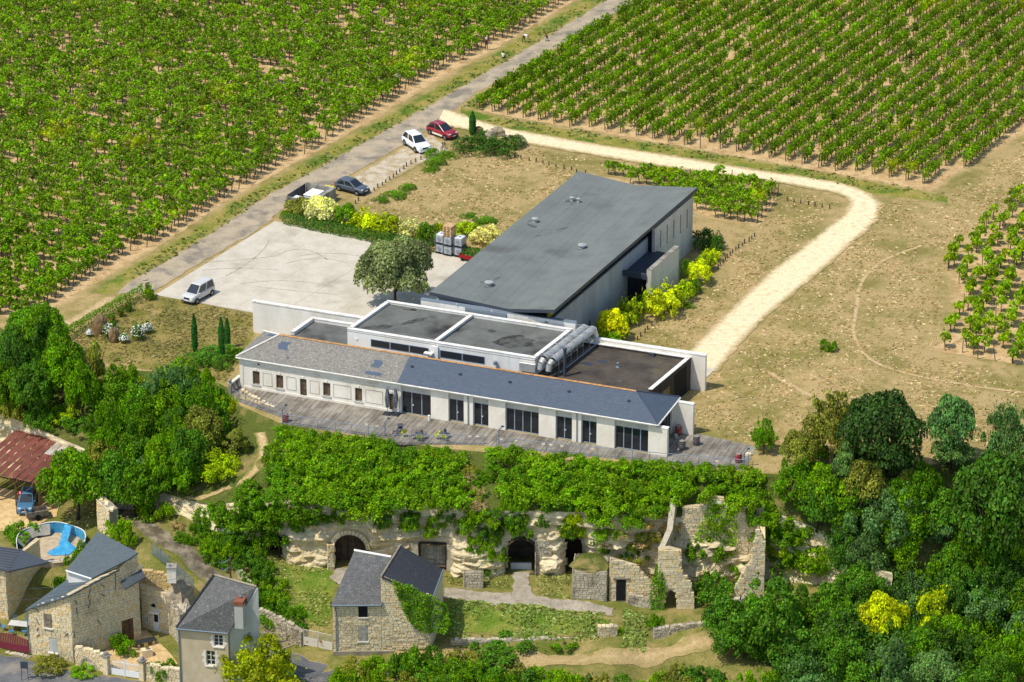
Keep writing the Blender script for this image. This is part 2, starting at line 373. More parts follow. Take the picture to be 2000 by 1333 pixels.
def resample(pts, n):
    pts = np.array([(p[0], p[1]) for p in pts]); d = np.r_[0, np.cumsum(np.hypot(*np.diff(pts, axis=0).T))]
    t = np.linspace(0, d[-1], n); return np.stack([np.interp(t, d, pts[:, 0]), np.interp(t, d, pts[:, 1])], -1)
def smooth(a, k=2):
    for _ in range(k): a[1:-1] = (a[:-2] + 2 * a[1:-1] + a[2:]) / 4
    return a
def strip(name, left, right, mat, dz, label, cat='road', step=1.0, flat=None, fade=.9, jit=.12, kind='structure', ends=(0, 0)):
    """sheet between two edge lines given as photo positions, laid dz above the terrain"""
    L = [S(*q, flat) if flat is not None else ground(*q) for q in left]; R = [S(*q, flat) if flat is not None else ground(*q) for q in right]
    n = max(6, int(sum((Vector(L[i + 1][:2]) - Vector(L[i][:2])).length for i in range(len(L) - 1)) / step))
    A, B = smooth(resample(L, n)), smooth(resample(R, n))
    w = np.hypot(*(A - B).T); rows = []; E = []
    K = max(6, int(w.max() / step) + 3)
    for j in range(K):
        t = j / (K - 1); p = A * (1 - t) + B * t
        p += rng.normal(0, jit if j in (0, K - 1) else 0, p.shape)
        z = (np.full(n, flat) if flat is not None else T(p[:, 0], p[:, 1])) + dz
        rows.append(np.c_[p, z]); e = np.minimum(1, np.minimum(t, 1 - t) * w / fade)
        if ends[0]: e = e * np.minimum(1, np.arange(n) * step / ends[0])
        if ends[1]: e = e * np.minimum(1, np.arange(n)[::-1] * step / ends[1])
        E.append(e)
    me = grid_mesh(name, np.stack(rows, 0), mat, {'edge': np.stack(E, 0).ravel()})
    return tag(link(name, me), label, cat, kind=kind)
def line(name, pts, width, mat, dz, label, cat='path', **kw):
    W = [ground(*q) if kw.get('flat') is None else S(*q, kw['flat']) for q in pts]; L = []; R = []
    for i, p in enumerate(W):
        a = W[max(0, i - 1)]; b = W[min(len(W) - 1, i + 1)]; d = Vector((b.x - a.x, b.y - a.y)).normalized(); nrm = Vector((-d.y, d.x)) * width / 2
        L.append(proj((p.x + nrm.x, p.y + nrm.y, p.z))); R.append(proj((p.x - nrm.x, p.y - nrm.y, p.z)))
    return strip(name, L, R, mat, dz, label, cat, fade=width * .35, jit=width * .06, **kw)

ROAD_L = [(1300, -70), (1185, 0), (1100, 52), (1000, 112), (842, 205), (787, 236), (725, 271), (607, 337), (500, 395), (437, 440), (350, 495), (262, 545), (225, 575)]
ROAD_R = [(1350, -70), (1247, 0), (1142, 62), (1062, 107), (1000, 145), (922, 187), (880, 222), (800, 277), (707, 330), (640, 368), (560, 405), (500, 452), (400, 510), (300, 570)]
# vineyard ground first, then verges, road and track on top of it
LV_EDGE = [(1180, -70), (1080, 20), (970, 82), (920, 107), (885, 120), (810, 166), (757, 197), (725, 217), (677, 245), (645, 265), (597, 296), (564, 314), (530, 332), (481, 363), (445, 383), (411, 404), (340, 445), (284, 480), (247, 498), (190, 533), (151, 559), (92, 593), (40, 622)]
strip('vineyard_soil', [(u - 1500, v - 330 * 1.0) for u, v in LV_EDGE], [(u + 34, v + 12) for u, v in LV_EDGE], 'vineyard_soil', .012, 'tan bare soil of the left vineyard', 'soil', step=3, flat=0, fade=2.5)
strip('vineyard_soil', [(905, 212), (1300, -40), (1400, -100)], [(1830, 376), (2060, 236), (2300, 90)], 'vineyard_soil', .012, 'tan ploughed soil of the right vineyard', 'soil', step=2.5, flat=0, fade=2.0)
strip('vineyard_soil', [(2060, 340), (1900, 430), (1830, 500), (1845, 620), (1790, 680)], [(2200, 420), (2150, 500), (2100, 560), (2100, 700), (2100, 730)], 'vineyard_soil', .014, 'bare soil of the small vineyard at the right edge', 'soil', step=1.5, flat=0, fade=3.5)
strip('vineyard_soil', [(1165, 342), (1300, 358), (1520, 384)], [(1300, 400), (1390, 430), (1480, 446)], 'vineyard_soil', .014, 'bare soil under the vine rows behind the hall', 'soil', step=1.5, flat=0, fade=2.0)
strip('road_verge', [(u - 56, v - 3) for u, v in ROAD_L], [(u + 6, v + 3) for u, v in ROAD_L], 'verge_grass', .022, 'green and straw grass verge between the left vineyard and the road', 'verge', flat=0, fade=1.6)
strip('road_verge', [(1340, -70), (1240, 0), (1140, 62), (1060, 107), (1000, 145), (922, 187), (900, 210)], [(1420, -70), (1300, 0), (1190, 62), (1100, 112), (1030, 150), (960, 196), (935, 222)], 'verge_grass', .022, 'green grass verge between the road and the right vineyard', 'verge', flat=0, fade=1.2)
strip('track_verge', [(900, 205), (960, 225), (1000, 232), (1150, 258), (1300, 282), (1500, 316), (1700, 352), (1850, 380)], [(900, 232), (960, 250), (1000, 258), (1150, 286), (1300, 308), (1500, 340), (1700, 385), (1850, 400)], 'verge_grass', .024, 'straw coloured grass strip along the foot of the right vineyard', 'verge', flat=0, fade=1.2)
strip('road', ROAD_L, ROAD_R, 'asphalt', .035, 'pale grey worn asphalt road running up between the two vineyards', 'road', flat=0, fade=.7)
strip('dirt_track', [(868, 212), (905, 224), (960, 243), (1000, 252), (1150, 279), (1300, 302), (1500, 336), (1600, 349), (1665, 362), (1712, 384), (1726, 402), (1720, 424), (1700, 448), (1664, 478), (1632, 508), (1580, 552), (1500, 618), (1440, 680), (1402, 728)],
      [(850, 250), (880, 248), (940, 262), (1000, 277), (1150, 303), (1300, 328), (1500, 354), (1575, 368), (1640, 379), (1659, 395), (1650, 418), (1608, 448), (1556, 490), (1506, 526), (1432, 596), (1378, 650), (1332, 696), (1324, 706)], 'dirt_track', .045, 'bright cream dirt track curving round the dry meadow', 'track', flat=0, fade=1.2)
line('foot_path', [(1800, 480), (1777, 488), (1730, 505), (1707, 523), (1685, 545), (1677, 565), (1672, 608), (1665, 645), (1672, 668), (1685, 692), (1720, 715), (1790, 735), (1900, 755), (2060, 775)], .62, 'foot_path', .02, 'narrow trodden path curving through the dry grass at the right', flat=0)
line('foot_path', [(1480, 715), (1530, 745), (1570, 765), (1605, 788)], .9, 'foot_path', .02, 'short faint trodden path in the meadow right of the buildings', flat=0, ends=(2, 2))
line('farm_track', [(225, 577), (190, 600), (150, 625), (110, 640), (60, 650)], 2.0, 'foot_path', .026, 'faint wheel tracks leaving the road beside the ivy wall', 'track', flat=0, ends=(1, 1))
strip('gravel_patch', [(842, 262), (800, 279), (707, 332), (668, 356)], [(880, 300), (820, 322), (760, 356), (720, 385)], 'gravel', .03, 'strawy gravel parking strip beside the road', 'parking', flat=0, fade=1.2)
strip('lawn', [(300, 577), (240, 610), (160, 665), (105, 692)], [(500, 613), (500, 660), (470, 700), (440, 748)], 'lawn', .02, 'mown olive lawn with dry patches left of the buildings', 'lawn', flat=0, fade=.6)

# ------------------------------------------------------------------ concrete yard made of cast slabs
surf('concrete_slab', srgb(204, 196, 178), srgb(188, 179, 160), .5, fine=.09, fscale=6, c3=srgb(166, 157, 138), c3scale=.22, c3amt=(.58, .75), rough=.9, objrand=.035)
surf('slab_joint', srgb(166, 157, 140), fine=.1)
yc = [S(537, 433), S(303, 577), S(775, 663), S(1010, 527)]            # back-left, front-left, front-right, back-right
yard = MB().poly([(p.x, p.y, .016) for p in (yc[1], yc[2], yc[3], yc[0])]).build('concrete_yard', 'slab_joint')
tag(yard, 'pale concrete yard with tyre marks between the hedge and the lawn', 'yard', kind='structure')
def bil(a, b): return yc[0] * (1 - a) * (1 - b) + yc[1] * (1 - a) * b + yc[3] * a * (1 - b) + yc[2] * a * b
NA, NB = 6, 3
for i in range(NA):
    for j in range(NB):
        g = .0004; q = [bil(i / NA + g, (j + 1) / NB - g), bil((i + 1) / NA - g, (j + 1) / NB - g), bil((i + 1) / NA - g, j / NB + g), bil(i / NA + g, j / NB + g)]
        MB().extr([(p.x, p.y, .02) for p in q], (0, 0, .03 + .004 * ((i * 7 + j * 3) % 3))).build('slab', 'concrete_slab', yard)
surf('tyre_mark', srgb(160, 150, 132), srgb(190, 181, 162), 2.5, amt=(.4, .6), fine=.15)
def mark(pts, w):
    W = [S(*q, .062) for q in pts]; mb = MB()
    for i in range(len(W) - 1):
        d = (W[i + 1] - W[i]).normalized(); n = Vector((-d.y, d.x, 0)) * w / 2
        mb.poly([W[i] - n, W[i + 1] - n, W[i + 1] + n, W[i] + n])
    mb.build('tyre_mark', 'tyre_mark', yard)
def arc_px(a, b, c, n=10):                                           # quadratic curve through the photo positions
    return [((1 - t) ** 2 * a[0] + 2 * t * (1 - t) * b[0] + t * t * c[0], (1 - t) ** 2 * a[1] + 2 * t * (1 - t) * b[1] + t * t * c[1]) for t in [i / n for i in range(n + 1)]]
for a, b, c in [((400, 512), (480, 508), (540, 500)), ((395, 528), (470, 520), (545, 528)), ((540, 500), (590, 470), (640, 508)), ((560, 515), (620, 495), (680, 515)), ((500, 560), (580, 570), (660, 575)), ((585, 500), (640, 490), (700, 500)), ((525, 470), (515, 500), (440, 540)), ((650, 560), (560, 540), (470, 555))]:
    mark(arc_px(a, b, c), .16)
MB().extr([S(*q, .01) for q in ((1350, 714), (1397, 722), (1366, 752), (1345, 755))], (0, 0, .06)).build('concrete_apron', 'concrete_slab')
tag(bpy.data.objects['concrete_apron'], 'small concrete apron where the dirt track meets the buildings', 'pavement', kind='structure')
# ================================================================== foliage
def leaf_quads(pts, nrm, size, aspect=1.5):
    """one four-cornered leaf (or leaf cluster) at every point"""
    n = len(pts); rnd = rng.normal(size=(n, 3)); a = np.cross(nrm, rnd); a /= np.linalg.norm(a, axis=1, keepdims=True) + 1e-9
    b = np.cross(nrm, a); s = (size * rng.uniform(.6, 1.35, n))[:, None] if np.isscalar(size) else size[:, None]
    a = a * s * .5 * aspect ** .5; b = b * s * .5 / aspect ** .5
    v = np.stack([pts - a, pts - b * .9, pts + a, pts + b * .9], 1)
    return v.reshape(-1, 3), np.arange(4 * n).reshape(-1, 4)
def lobed_points(lobes, n, shell=.35, seed=0):
    g = np.random.default_rng(seed); L = np.array(lobes); w = (L[:, 3] * L[:, 4] + L[:, 3] * L[:, 5] + L[:, 4] * L[:, 5]); w = w / w.sum()
    pts = []; nr = []
    tone = g.uniform(-.3, .26, len(L)); tn = []
    while sum(map(len, pts)) < n:
        k = g.choice(len(L), 2 * n, p=w); d = g.normal(size=(2 * n, 3)); d /= np.linalg.norm(d, axis=1, keepdims=True)
        d[:, 2] = np.where(d[:, 2] < -.35, -d[:, 2], d[:, 2])
        r = 1 - shell * g.random(2 * n) ** 1.6
        p = L[k, :3] + d * L[k, 3:6] * r[:, None]
        ins = np.zeros(2 * n, bool)
        for j in range(len(L)):
            q = (p - L[j, :3]) / L[j, 3:6]; ins |= ((q ** 2).sum(1) < .5) & (k != j)
        keep = ~ins; pts.append(p[keep]); nr.append(d[keep]); tn.append(tone[k[keep]])
    pts = np.concatenate(pts)[:n]; nr = np.concatenate(nr)[:n]; lobed_points.tone = np.concatenate(tn)[:n]
    nr = nr * .75 + g.normal(size=(n, 3)) * .55 + np.array([0, 0, .35]); nr /= np.linalg.norm(nr, axis=1, keepdims=True)
    return pts, nr
def crown_mesh(name, n, leaf, kind='round', seed=1, mat='leaves'):
    g = np.random.default_rng(seed); lobes = []
    def dome(k, cz, rx, rz, r0, r1, emin=-.35):
        for i in range(k):                                       # leafy tufts spread evenly over a dome
            z = 1 - (i + .5) / k * (1 - math.sin(emin)); a = i * 2.39996 + g.uniform(-.35, .35); q = math.sqrt(max(0, 1 - z * z)); f = g.uniform(.72, 1.06); r = g.uniform(r0, r1)
            lobes.append((math.cos(a) * q * rx * f, math.sin(a) * q * rx * f, cz + z * rz * f, r, r, r * g.uniform(.65, 1)))
    if kind == 'round': lobes.append((0, 0, .5, .5, .5, .34)); dome(34, .5, .74, .44, .16, .3)
    elif kind == 'tall':
        for i in range(30):
            z = i / 29; w = .55 * math.sin(math.pi * min(.97, (.14 + z * .84)) ** .8) + .08; a = g.uniform(0, 6.283); q = g.uniform(.35, 1.1) * w; r = g.uniform(.14, .26)
            lobes.append((math.cos(a) * q, math.sin(a) * q, .08 + z * .88, r, r, .1))
        lobes.append((0, 0, .5, .3, .3, .4))
    elif kind == 'wild':
        lobes.append((0, 0, .4, .42, .42, .3)); dome(26, .38, .78, .52, .13, .3, -.5)
        for i in range(8):
            a = g.uniform(0, 6.283); e = g.uniform(0, 1.4); r = g.uniform(.1, .17); lobes.append((math.cos(a) * math.cos(e) * .98, math.sin(a) * math.cos(e) * .98, .4 + math.sin(e) * .66, r, r, r))
    elif kind == 'bramble':                                    # sprawling, uneven, no single dome
        for i in range(30):
            a = g.uniform(0, 6.283); q = g.uniform(0, 1) ** .5; r = g.uniform(.11, .27)
            lobes.append((math.cos(a) * q * .9, math.sin(a) * q * .9, .1 + .7 * g.random() * (1 - .5 * q), r, r, r * g.uniform(.7, 1.4)))
    elif kind == 'mound':
        for i in range(20):
            a = g.uniform(0, 6.283); q = g.uniform(0, .85); r = g.uniform(.18, .34)
            lobes.append((math.cos(a) * q, math.sin(a) * q, .2, r, r, .5 + .4 * (1 - q) * g.uniform(.6, 1)))
    pts, nr = lobed_points(lobes, n, .5 if kind in ('wild', 'bramble') else .4 if kind != 'mound' else .2, seed + 50)
    keep = pts[:, 2] > -.02; pts = pts[keep]; nr = nr[keep]; tone = lobed_points.tone[keep]
    if kind in ('wild', 'bramble'):                                          # loose shoots standing out of the crown
        m = n // 12; i = g.integers(0, len(pts), m); pts[i] = pts[i] + (pts[i] - np.array([0, 0, .3])) * g.uniform(.1, .35, m)[:, None]
    v, f = leaf_quads(pts, nr, leaf)
    return npmesh(name, v, f, mat, {'tone': np.repeat(tone + rng.normal(0, .06, len(tone)), 4)})
LEAF = {
    'shrub': [crown_mesh('shrub_foliage', 2200, .105, 'round', 10 + i) for i in range(4)] + [crown_mesh('shrub_foliage', 2200, .105, 'wild', 20 + i) for i in range(4)],
    'tree': [crown_mesh('tree_crown', 8000, .062, 'round', 40 + i) for i in range(3)] + [crown_mesh('tree_crown', 8000, .062, 'wild', 30 + i) for i in range(4)],
    'bramble': [crown_mesh('bramble_foliage', 3000, .08, 'bramble', 80 + i) for i in range(6)],
    'tall': [crown_mesh('tree_crown', 4500, .07, 'tall', 60 + i) for i in range(3)],
    'mound': [crown_mesh('mound_foliage', 2800, .07, 'mound', 70 + i) for i in range(3)],
}
def G3(r, g, b): return srgb(r, g, b)
GREEN = {'fresh': G3(122, 162, 46), 'mid': G3(102, 144, 50), 'deep': G3(92, 134, 56), 'dark': G3(78, 114, 50), 'olive': G3(142, 148, 74), 'blue': G3(106, 140, 84), 'yellow': G3(192, 206, 62), 'black': G3(62, 88, 44),
         'lime': G3(160, 182, 50), 'grey': G3(148, 158, 108), 'bronze': G3(140, 100, 84), 'straw': G3(186, 172, 128), 'cream': G3(226, 222, 156), 'walnut': G3(148, 160, 60)}
HUE = {'black': 'very dark green', 'fresh': 'bright green', 'mid': 'mid green', 'deep': 'deep green', 'dark': 'dark green', 'olive': 'olive green', 'blue': 'blue green', 'yellow': 'golden', 'lime': 'lime green', 'straw': 'straw coloured'}
ORD = 'first second third fourth fifth sixth seventh eighth ninth tenth eleventh twelfth thirteenth fourteenth fifteenth sixteenth seventeenth eighteenth nineteenth'.split(); TENS = 'twent thirt fort fift sixt sevent eight ninet'.split()
def nth(k): return ORD[k - 1] if k < 20 else TENS[k // 10 - 2] + 'ieth' if k % 10 == 0 else TENS[k // 10 - 2] + 'y-' + ORD[k % 10 - 1] if k < 100 else 'hundred and ' + nth(k - 100) if k > 100 else 'hundredth'
def jitter(c, a=.16):
    k = 1 + rng.uniform(-a, a); h = rng.uniform(-a, a) * .35
    return (c[0] * k * (1 + h), c[1] * k, c[2] * k * (1 - h), 1)
def pick(kind): m = LEAF[kind]; return m[int(rng.integers(len(m)))]
def shrub(p, r, h, color, label, cat='shrub', group=None, name='shrub', mesh=None, mat=None, rz=None, parent=None):
    me = mesh or pick('shrub'); o = link(name, me, parent); o.location = p
    o.scale = (r * rng.uniform(.92, 1.08), r * rng.uniform(.92, 1.08), h); o.rotation_euler = (0, 0, rng.uniform(0, 6.28) if rz is None else rz); o.color = jitter(GREEN[color] if isinstance(color, str) else color)
    if parent is None: tag(o, label, cat, group)
    return o
def limbs(mb, h, spread, n, g, base=(0, 0, 0)):
    for i in range(n):
        a = g.uniform(0, 6.28); e = Vector((math.cos(a) * spread * g.uniform(.4, .8), math.sin(a) * spread * g.uniform(.4, .8), h * g.uniform(.65, .9)))
        m = e * .5 + Vector((g.uniform(-.1, .1), g.uniform(-.1, .1), h * .08)); b0 = Vector((0, 0, h * g.uniform(.22, .4)))
        r0 = .028 * h * .5; mb.path([b0, m, e], [r0, r0 * .7, r0 * .25], 5)
def tree(p, r, h, color, label, kind='tree', group=None, name='tree', trunk=.08, mesh=None, limb=5):
    t = empty(name, p, rng.uniform(0, 6.28), label, 'tree', group)
    c = link('crown', mesh or pick(kind), t); c.scale = (r, r, h * (1 - trunk)); c.location = (0, 0, h * trunk); c.color = jitter(GREEN[color] if isinstance(color, str) else color)
    mb = MB(); g = rng; rt = .028 * h
    mb.path([(0, 0, -.3), (.05 * r, .03 * r, h * .3), (-.03 * r, .04 * r, h * .62)], [rt, rt * .75, rt * .35], 7); limbs(mb, h, r, limb, g)
    mb.build('trunk', 'bark', t, smooth=True); return t
def at_crown(u, v, wpx, hpx, fh=.55):
    """crown centred on a photo position: returns base point, radius, height"""
    p = hit(u, v, 1.2); s = ppm(p); h = max(.5, hpx / (s * .97)); p = hit(u, v, h * fh); s = ppm(p)
    b = on(p.x, p.y); zf = p.z - h * fh
    if abs(b.z - zf) > .9: b = Vector((p.x, p.y - .25, zf))      # clings to the rock face
    return b, wpx / 2 / s, h
def bush(u, v, wpx, hpx, color, label, group=None, **kw):
    p, r, h = at_crown(u, v, wpx, hpx); return shrub(p - Vector((0, 0, .12)), r, h, color, label, group=group, **kw)

# ================================================================== vineyards
def vine_template(style, seed, n):
    g = np.random.default_rng(seed)
    if style == 'hedge':
        p = np.c_[g.uniform(-.62, .62, n), g.normal(0, .25, n), 1.3 + g.uniform(-.62, .5, n)]
        p[:, 2] += .12 * np.sin(p[:, 0] * 5 + seed); d = np.c_[g.normal(0, .3, n), np.sign(p[:, 1]) * .8, g.normal(.35, .4, n)]
        k = n // 9; p[:k, 2] = g.uniform(1.6, 2.0, k); p[:k, 0] = g.uniform(-.5, .5, k)
    else:
        lob = [(0, 0, 1.25, .5, .5, .5)] + [(g.uniform(-.5, .5), g.uniform(-.42, .42), g.uniform(.85, 1.65), .32, .32, .34) for _ in range(7)]
        p, d = lobed_points(lob, n, .45, seed); k = n // 10; p[:k] += np.c_[g.normal(0, .12, k), g.normal(0, .12, k), g.uniform(0, .35, k)]
    d = d + g.normal(0, .35, (n, 3)); d /= np.linalg.norm(d, axis=1, keepdims=True)
    return leaf_quads(p, d, .25, 1.25)[0].reshape(n, 4, 3)
def trunk_template(seed):
    g = np.random.default_rng(seed); q = []
    pts = [np.array([0, 0, -.05]), np.array([g.uniform(-.08, .08), g.uniform(-.06, .06), .42]), np.array([g.uniform(-.15, .15), g.uniform(-.08, .08), .95])]
    for a, b in zip(pts[:-1], pts[1:]):
        ra, rb = .05, .04; sq = [(-1, -1), (1, -1), (1, 1), (-1, 1)]
        for i in range(4):
            (x0, y0), (x1, y1) = sq[i], sq[(i + 1) % 4]
            q.append([a + [x0 * ra, y0 * ra, 0], a + [x1 * ra, y1 * ra, 0], b + [x1 * rb, y1 * rb, 0], b + [x0 * rb, y0 * rb, 0]])
    return np.array(q)
VT = {s: [vine_template(s, 100 + i, 165) for i in range(6)] for s in ('hedge', 'bush')}
VTD = {s: [vine_template(s, 200 + i, 240) for i in range(5)] for s in ('hedge', 'bush')}
TT = [trunk_template(300 + i) for i in range(5)]
def inside(poly, x, y):
    c = False; n = len(poly)
    for i in range(n):
        (x0, y0), (x1, y1) = poly[i], poly[(i + 1) % n]
        if (y0 > y) != (y1 > y) and x < (x1 - x0) * (y - y0) / (y1 - y0) + x0: c = not c
    return c
def rows_in(polypx, ang, spacing, gap, skip, jit, anchor, flip=False):
    poly = [tuple(S(*q)[:2]) for q in polypx]; a = S(*anchor); e = Vector((math.cos(ang), math.sin(ang))); n = Vector((-e.y, e.x)); out = []; ends = []
    ri = 0
    for i in range(-140, 140):
        row = []
        for j in range(-160, 160):
            x = a.x + n.x * spacing * i + e.x * gap * j; y = a.y + n.y * spacing * i + e.y * gap * j
            if not inside(poly, x, y): continue
            u, v = proj((x, y, 1)); 
            if -70 < u < 2070 and -75 < v < 1400: row.append((x, y, ang))
        if row:
            ri += 1; ends.append((row[0], row[-1], e)); seq = row[::-1] if flip else row; kk = 0
            for x, y, t in seq:
                nz = .5 * math.sin(x * .21 + 1.3 * math.sin(y * .17)) + .5 * math.sin(y * .29 + x * .11)
                if rng.random() > skip + (max(0, nz) * .16 + .22 * max(0, min(1, (22 - y) / 25)) if flip else max(0, nz) * .08): kk += 1; out.append((x + rng.normal(0, jit), y + rng.normal(0, jit), t + rng.normal(0, .12), ri, kk))
    return out, ends
dRoad = math.atan2((S(537, 432) - S(303, 577)).y, (S(537, 432) - S(303, 577)).x)
PLOTS = {}
lv = [(u - 6, v + 3) for u, v in LV_EDGE] + [(-60, 600), (-300, 500), (-300, -250), (900, -250)]
PLOTS['left'] = ('bush', *rows_in(lv, dRoad - math.pi / 2 + rad(1.5), 1.62, 1.1, .07, .1, (340, 443), True), (.03, .86))
PLOTS['right'] = ('hedge', *rows_in([(926, 214), (1276, -2), (1410, -90), (2400, -90), (2090, 205), (1824, 363)], dRoad, 2.10, 1.02, .05, .06, (1155, 246)), (.03, .86))
PLOTS['edge'] = ('bush', *rows_in([(2100, 330), (1965, 402), (1880, 470), (1832, 512), (1880, 560), (1890, 600), (1835, 640), (1818, 682), (2100, 730), (2300, 500)], dRoad + rad(12), 1.8, 1.1, .3, .28, (1900, 500)), (.08, .86))
PLOTS['middle'] = ('bush', *rows_in([(1160, 333), (1300, 346), (1420, 358), (1524, 378), (1475, 440), (1400, 432), (1330, 395), (1230, 358)], math.atan2((S(1500, 378) - S(1175, 338)).y, (S(1500, 378) - S(1175, 338)).x), 1.75, .85, .08, .1, (1175, 340)), (.03, .86))
VCOL = {'left': G3(116, 152, 44), 'right': G3(122, 156, 54), 'edge': G3(136, 168, 54), 'middle': G3(124, 160, 52)}
VLAB = {'left': 'leafy grapevine with a bare trunk in the bushy rows of the left vineyard', 'right': 'trellised grapevine in the narrow rows of the right vineyard',
        'edge': 'sparse straggling grapevine in the small plot at the right edge', 'middle': 'dense green grapevine in the short rows behind the hall'}
allv = [(ppm((x, y, 0)), k, x, y, t, ri, kk) for k, (st, vs, en, _) in PLOTS.items() for x, y, t, ri, kk in vs]
allv.sort(reverse=True); near, far = allv[:300], allv[300:]
vine_me = {s: [npmesh('vine_foliage', q.reshape(-1, 3), np.arange(len(q) * 4).reshape(-1, 4), 'vine_leaves') for q in VTD[s]] for s in VTD}
trunk_me = [npmesh('vine_trunk', q.reshape(-1, 3), np.arange(len(q) * 4).reshape(-1, 4), 'bark') for q in TT]
for s_, k, x, y, t, ri, kk in near:
    st = PLOTS[k][0]; lo, hi = PLOTS[k][3]; sc = rng.uniform(.8, 1.12) * (hi + .13)
    LB_ = {'left': 'leafy grapevine, %s from the verge in the %s row of the left vineyard', 'right': 'trellised grapevine, %s from the track in the %s row of the right vineyard', 'edge': 'straggling grapevine, %s from below in the %s row of the plot at the right edge', 'middle': 'dense grapevine, %s in the %s row behind the hall'}[k] % (nth(kk), nth(ri))
    o = empty('grapevine', (x, y, 0), t, LB_, 'grapevine', {'left': 'grapevines of the left vineyard', 'right': 'grapevines of the right vineyard', 'edge': 'grapevines at the right edge', 'middle': 'grapevines behind the hall'}[k]); o.scale = (sc, sc, sc * rng.uniform(.92, 1.08))
    c = link('foliage', vine_me[st][int(rng.integers(5))], o); c.color = jitter(VCOL[k], .28)
    link('trunk', trunk_me[int(rng.integers(5))], o)
for k in PLOTS:
    vs = [q for q in far if q[1] == k]
    if not vs: continue
    st = PLOTS[k][0]; lo, hi = PLOTS[k][3]; Q = []; Tq = []; TNE = []
    for s_, _, x, y, t, _r, _k in vs:
        sc = rng.uniform(.78, 1.12) * (hi + .13); c, s = math.cos(t), math.sin(t); R = np.array([[c, s, 0], [-s, c, 0], [0, 0, 1]]) * sc
        if rng.random() < .5: R = np.diag([-1, 1, 1]) @ R
        o = np.array([x, y, 0]); TNE.append(np.full(VT[st][0].shape[0] * 4, rng.normal(-.05, .2))); Q.append(VT[st][int(rng.integers(6))] @ R + o); Tq.append(TT[int(rng.integers(5))] @ R + o)
    Q = np.concatenate(Q); Tq = np.concatenate(Tq); A = np.concatenate([Q, Tq])
    me = npmesh('vineyard_rows', A.reshape(-1, 3), np.arange(len(A) * 4).reshape(-1, 4), 'vine_leaves', {'tone': np.r_[np.concatenate(TNE), np.zeros(len(Tq) * 4)]}); me.materials.append(MATS['bark'])
    me.polygons.foreach_set('material_index', np.r_[np.zeros(len(Q), np.int32), np.ones(len(Tq), np.int32)])
    o = link('vineyard_rows', me); o.color = VCOL[k]
    tag(o, {'left': 'green mass of bushy vine rows filling the upper left vineyard', 'right': 'long parallel trellised vine rows of the upper right vineyard', 'edge': 'further vines of the plot at the right edge', 'middle': 'further vine rows behind the hall'}[k], 'vineyard', kind='stuff')
# stakes: one at the near end of every row, the inner ones as one mass
mb = MB().box(-.04, -.04, -.1, .04, .04, 1.75); me_st = mb.mesh('vine_stake'); me_st.materials.append(MATS['post_wood'])
SLAB = {'left': 'grey wooden end stake of a row in the left vineyard', 'right': 'dark wooden end post of a row in the right vineyard', 'edge': 'thin leaning stake in the sparse vine plot at the right edge', 'middle': 'short wooden stake in the vine rows behind the hall'}
for k, (st, vs, en, _) in PLOTS.items():
    inner = MB()
    for rk, (a, b, e) in enumerate(en):
        pt = {'left': b, 'right': a, 'edge': a, 'middle': b}[k]; sg = 1 if pt is b else -1
        x, y = pt[0] + e.x * .55 * sg, pt[1] + e.y * .55 * sg; u, v = proj((x, y, .5))
        if 0 < u < 2000 and 0 < v < 1333:
            o = tag(link('vine_stake', me_st), SLAB[k].replace('of a row', 'of the %s row' % nth(rk + 1)).replace('stake in the', 'stake of the %s row in the' % nth(rk + 1)), 'stake', {'left': 'end stakes of the left vineyard', 'right': 'end posts of the right vineyard', 'edge': 'stakes at the right edge', 'middle': 'stakes behind the hall'}[k]); o.location = (x, y, 0)
            tl = rad(9) if k == 'left' else rad(3); o.rotation_euler = (rng.normal(0, .05), tl * rng.uniform(.3, 1.4) * sg, math.atan2(e.y, e.x)); o.scale = (1, 1, rng.uniform(.8, 1.1))
        L = math.hypot(b[0] - a[0], b[1] - a[1])
        for d in np.arange(4.5, L - 2, 5.5):
            f = (d + rng.uniform(-.4, .4)) / L; x = a[0] + (b[0] - a[0]) * f; y = a[1] + (b[1] - a[1]) * f; inner.box(x - .035, y - .035, 0, x + .035, y + .035, 2.0)
    if inner.f: tag(inner.build('vineyard_stakes', 'post_wood'), 'scattered grey stakes standing between the vines of the ' + {'left': 'left vineyard', 'right': 'right vineyard', 'edge': 'right edge plot', 'middle': 'plot behind the hall'}[k], 'stakes', kind='stuff')
# ================================================================== materials of the winery
def island_wood(name, c, c2, var=.3, rough=.85, scale=3):
    m = NT(name); ge = m.n('ShaderNodeNewGeometry'); p = m.pos()
    col = m.mix(m.step(m.noise(p, scale, 4), .4, .65), c, c2)
    nd = m.n('ShaderNodeMapRange'); nd.inputs[3].default_value = 1 - var; nd.inputs[4].default_value = 1 + var; m.l(ge.outputs['Random Per Island'], nd.inputs[0])
    return m.done(m.mix(1.0, col, m.gray(nd.outputs[0]), 'MULTIPLY'), rough, .2)
surf('white_stone', srgb(244, 238, 224), srgb(232, 223, 204), .7, fine=.05, fscale=5, c3=srgb(206, 196, 176), c3scale=.5, c3amt=(.6, .78), stretch=(1, 1, .45))
surf('stone_trim', srgb(240, 234, 221), srgb(220, 212, 196), 1.2, fine=.05)
surf('white_render', srgb(236, 234, 228), srgb(216, 212, 202), .5, fine=.04, c3=srgb(176, 172, 160), c3scale=.9, c3amt=(.6, .8), stretch=(1, 1, .25))
surf('coping_white', srgb(240, 238, 230), srgb(214, 208, 194), 1.4, fine=.06, c3=srgb(150, 142, 124), c3scale=2.2, c3amt=(.64, .78))
surf('panel_concrete', srgb(170, 174, 176), srgb(150, 154, 158), .35, fine=.06, objrand=.1, c3=srgb(190, 186, 176), c3scale=.6, stretch=(1, 1, .3))
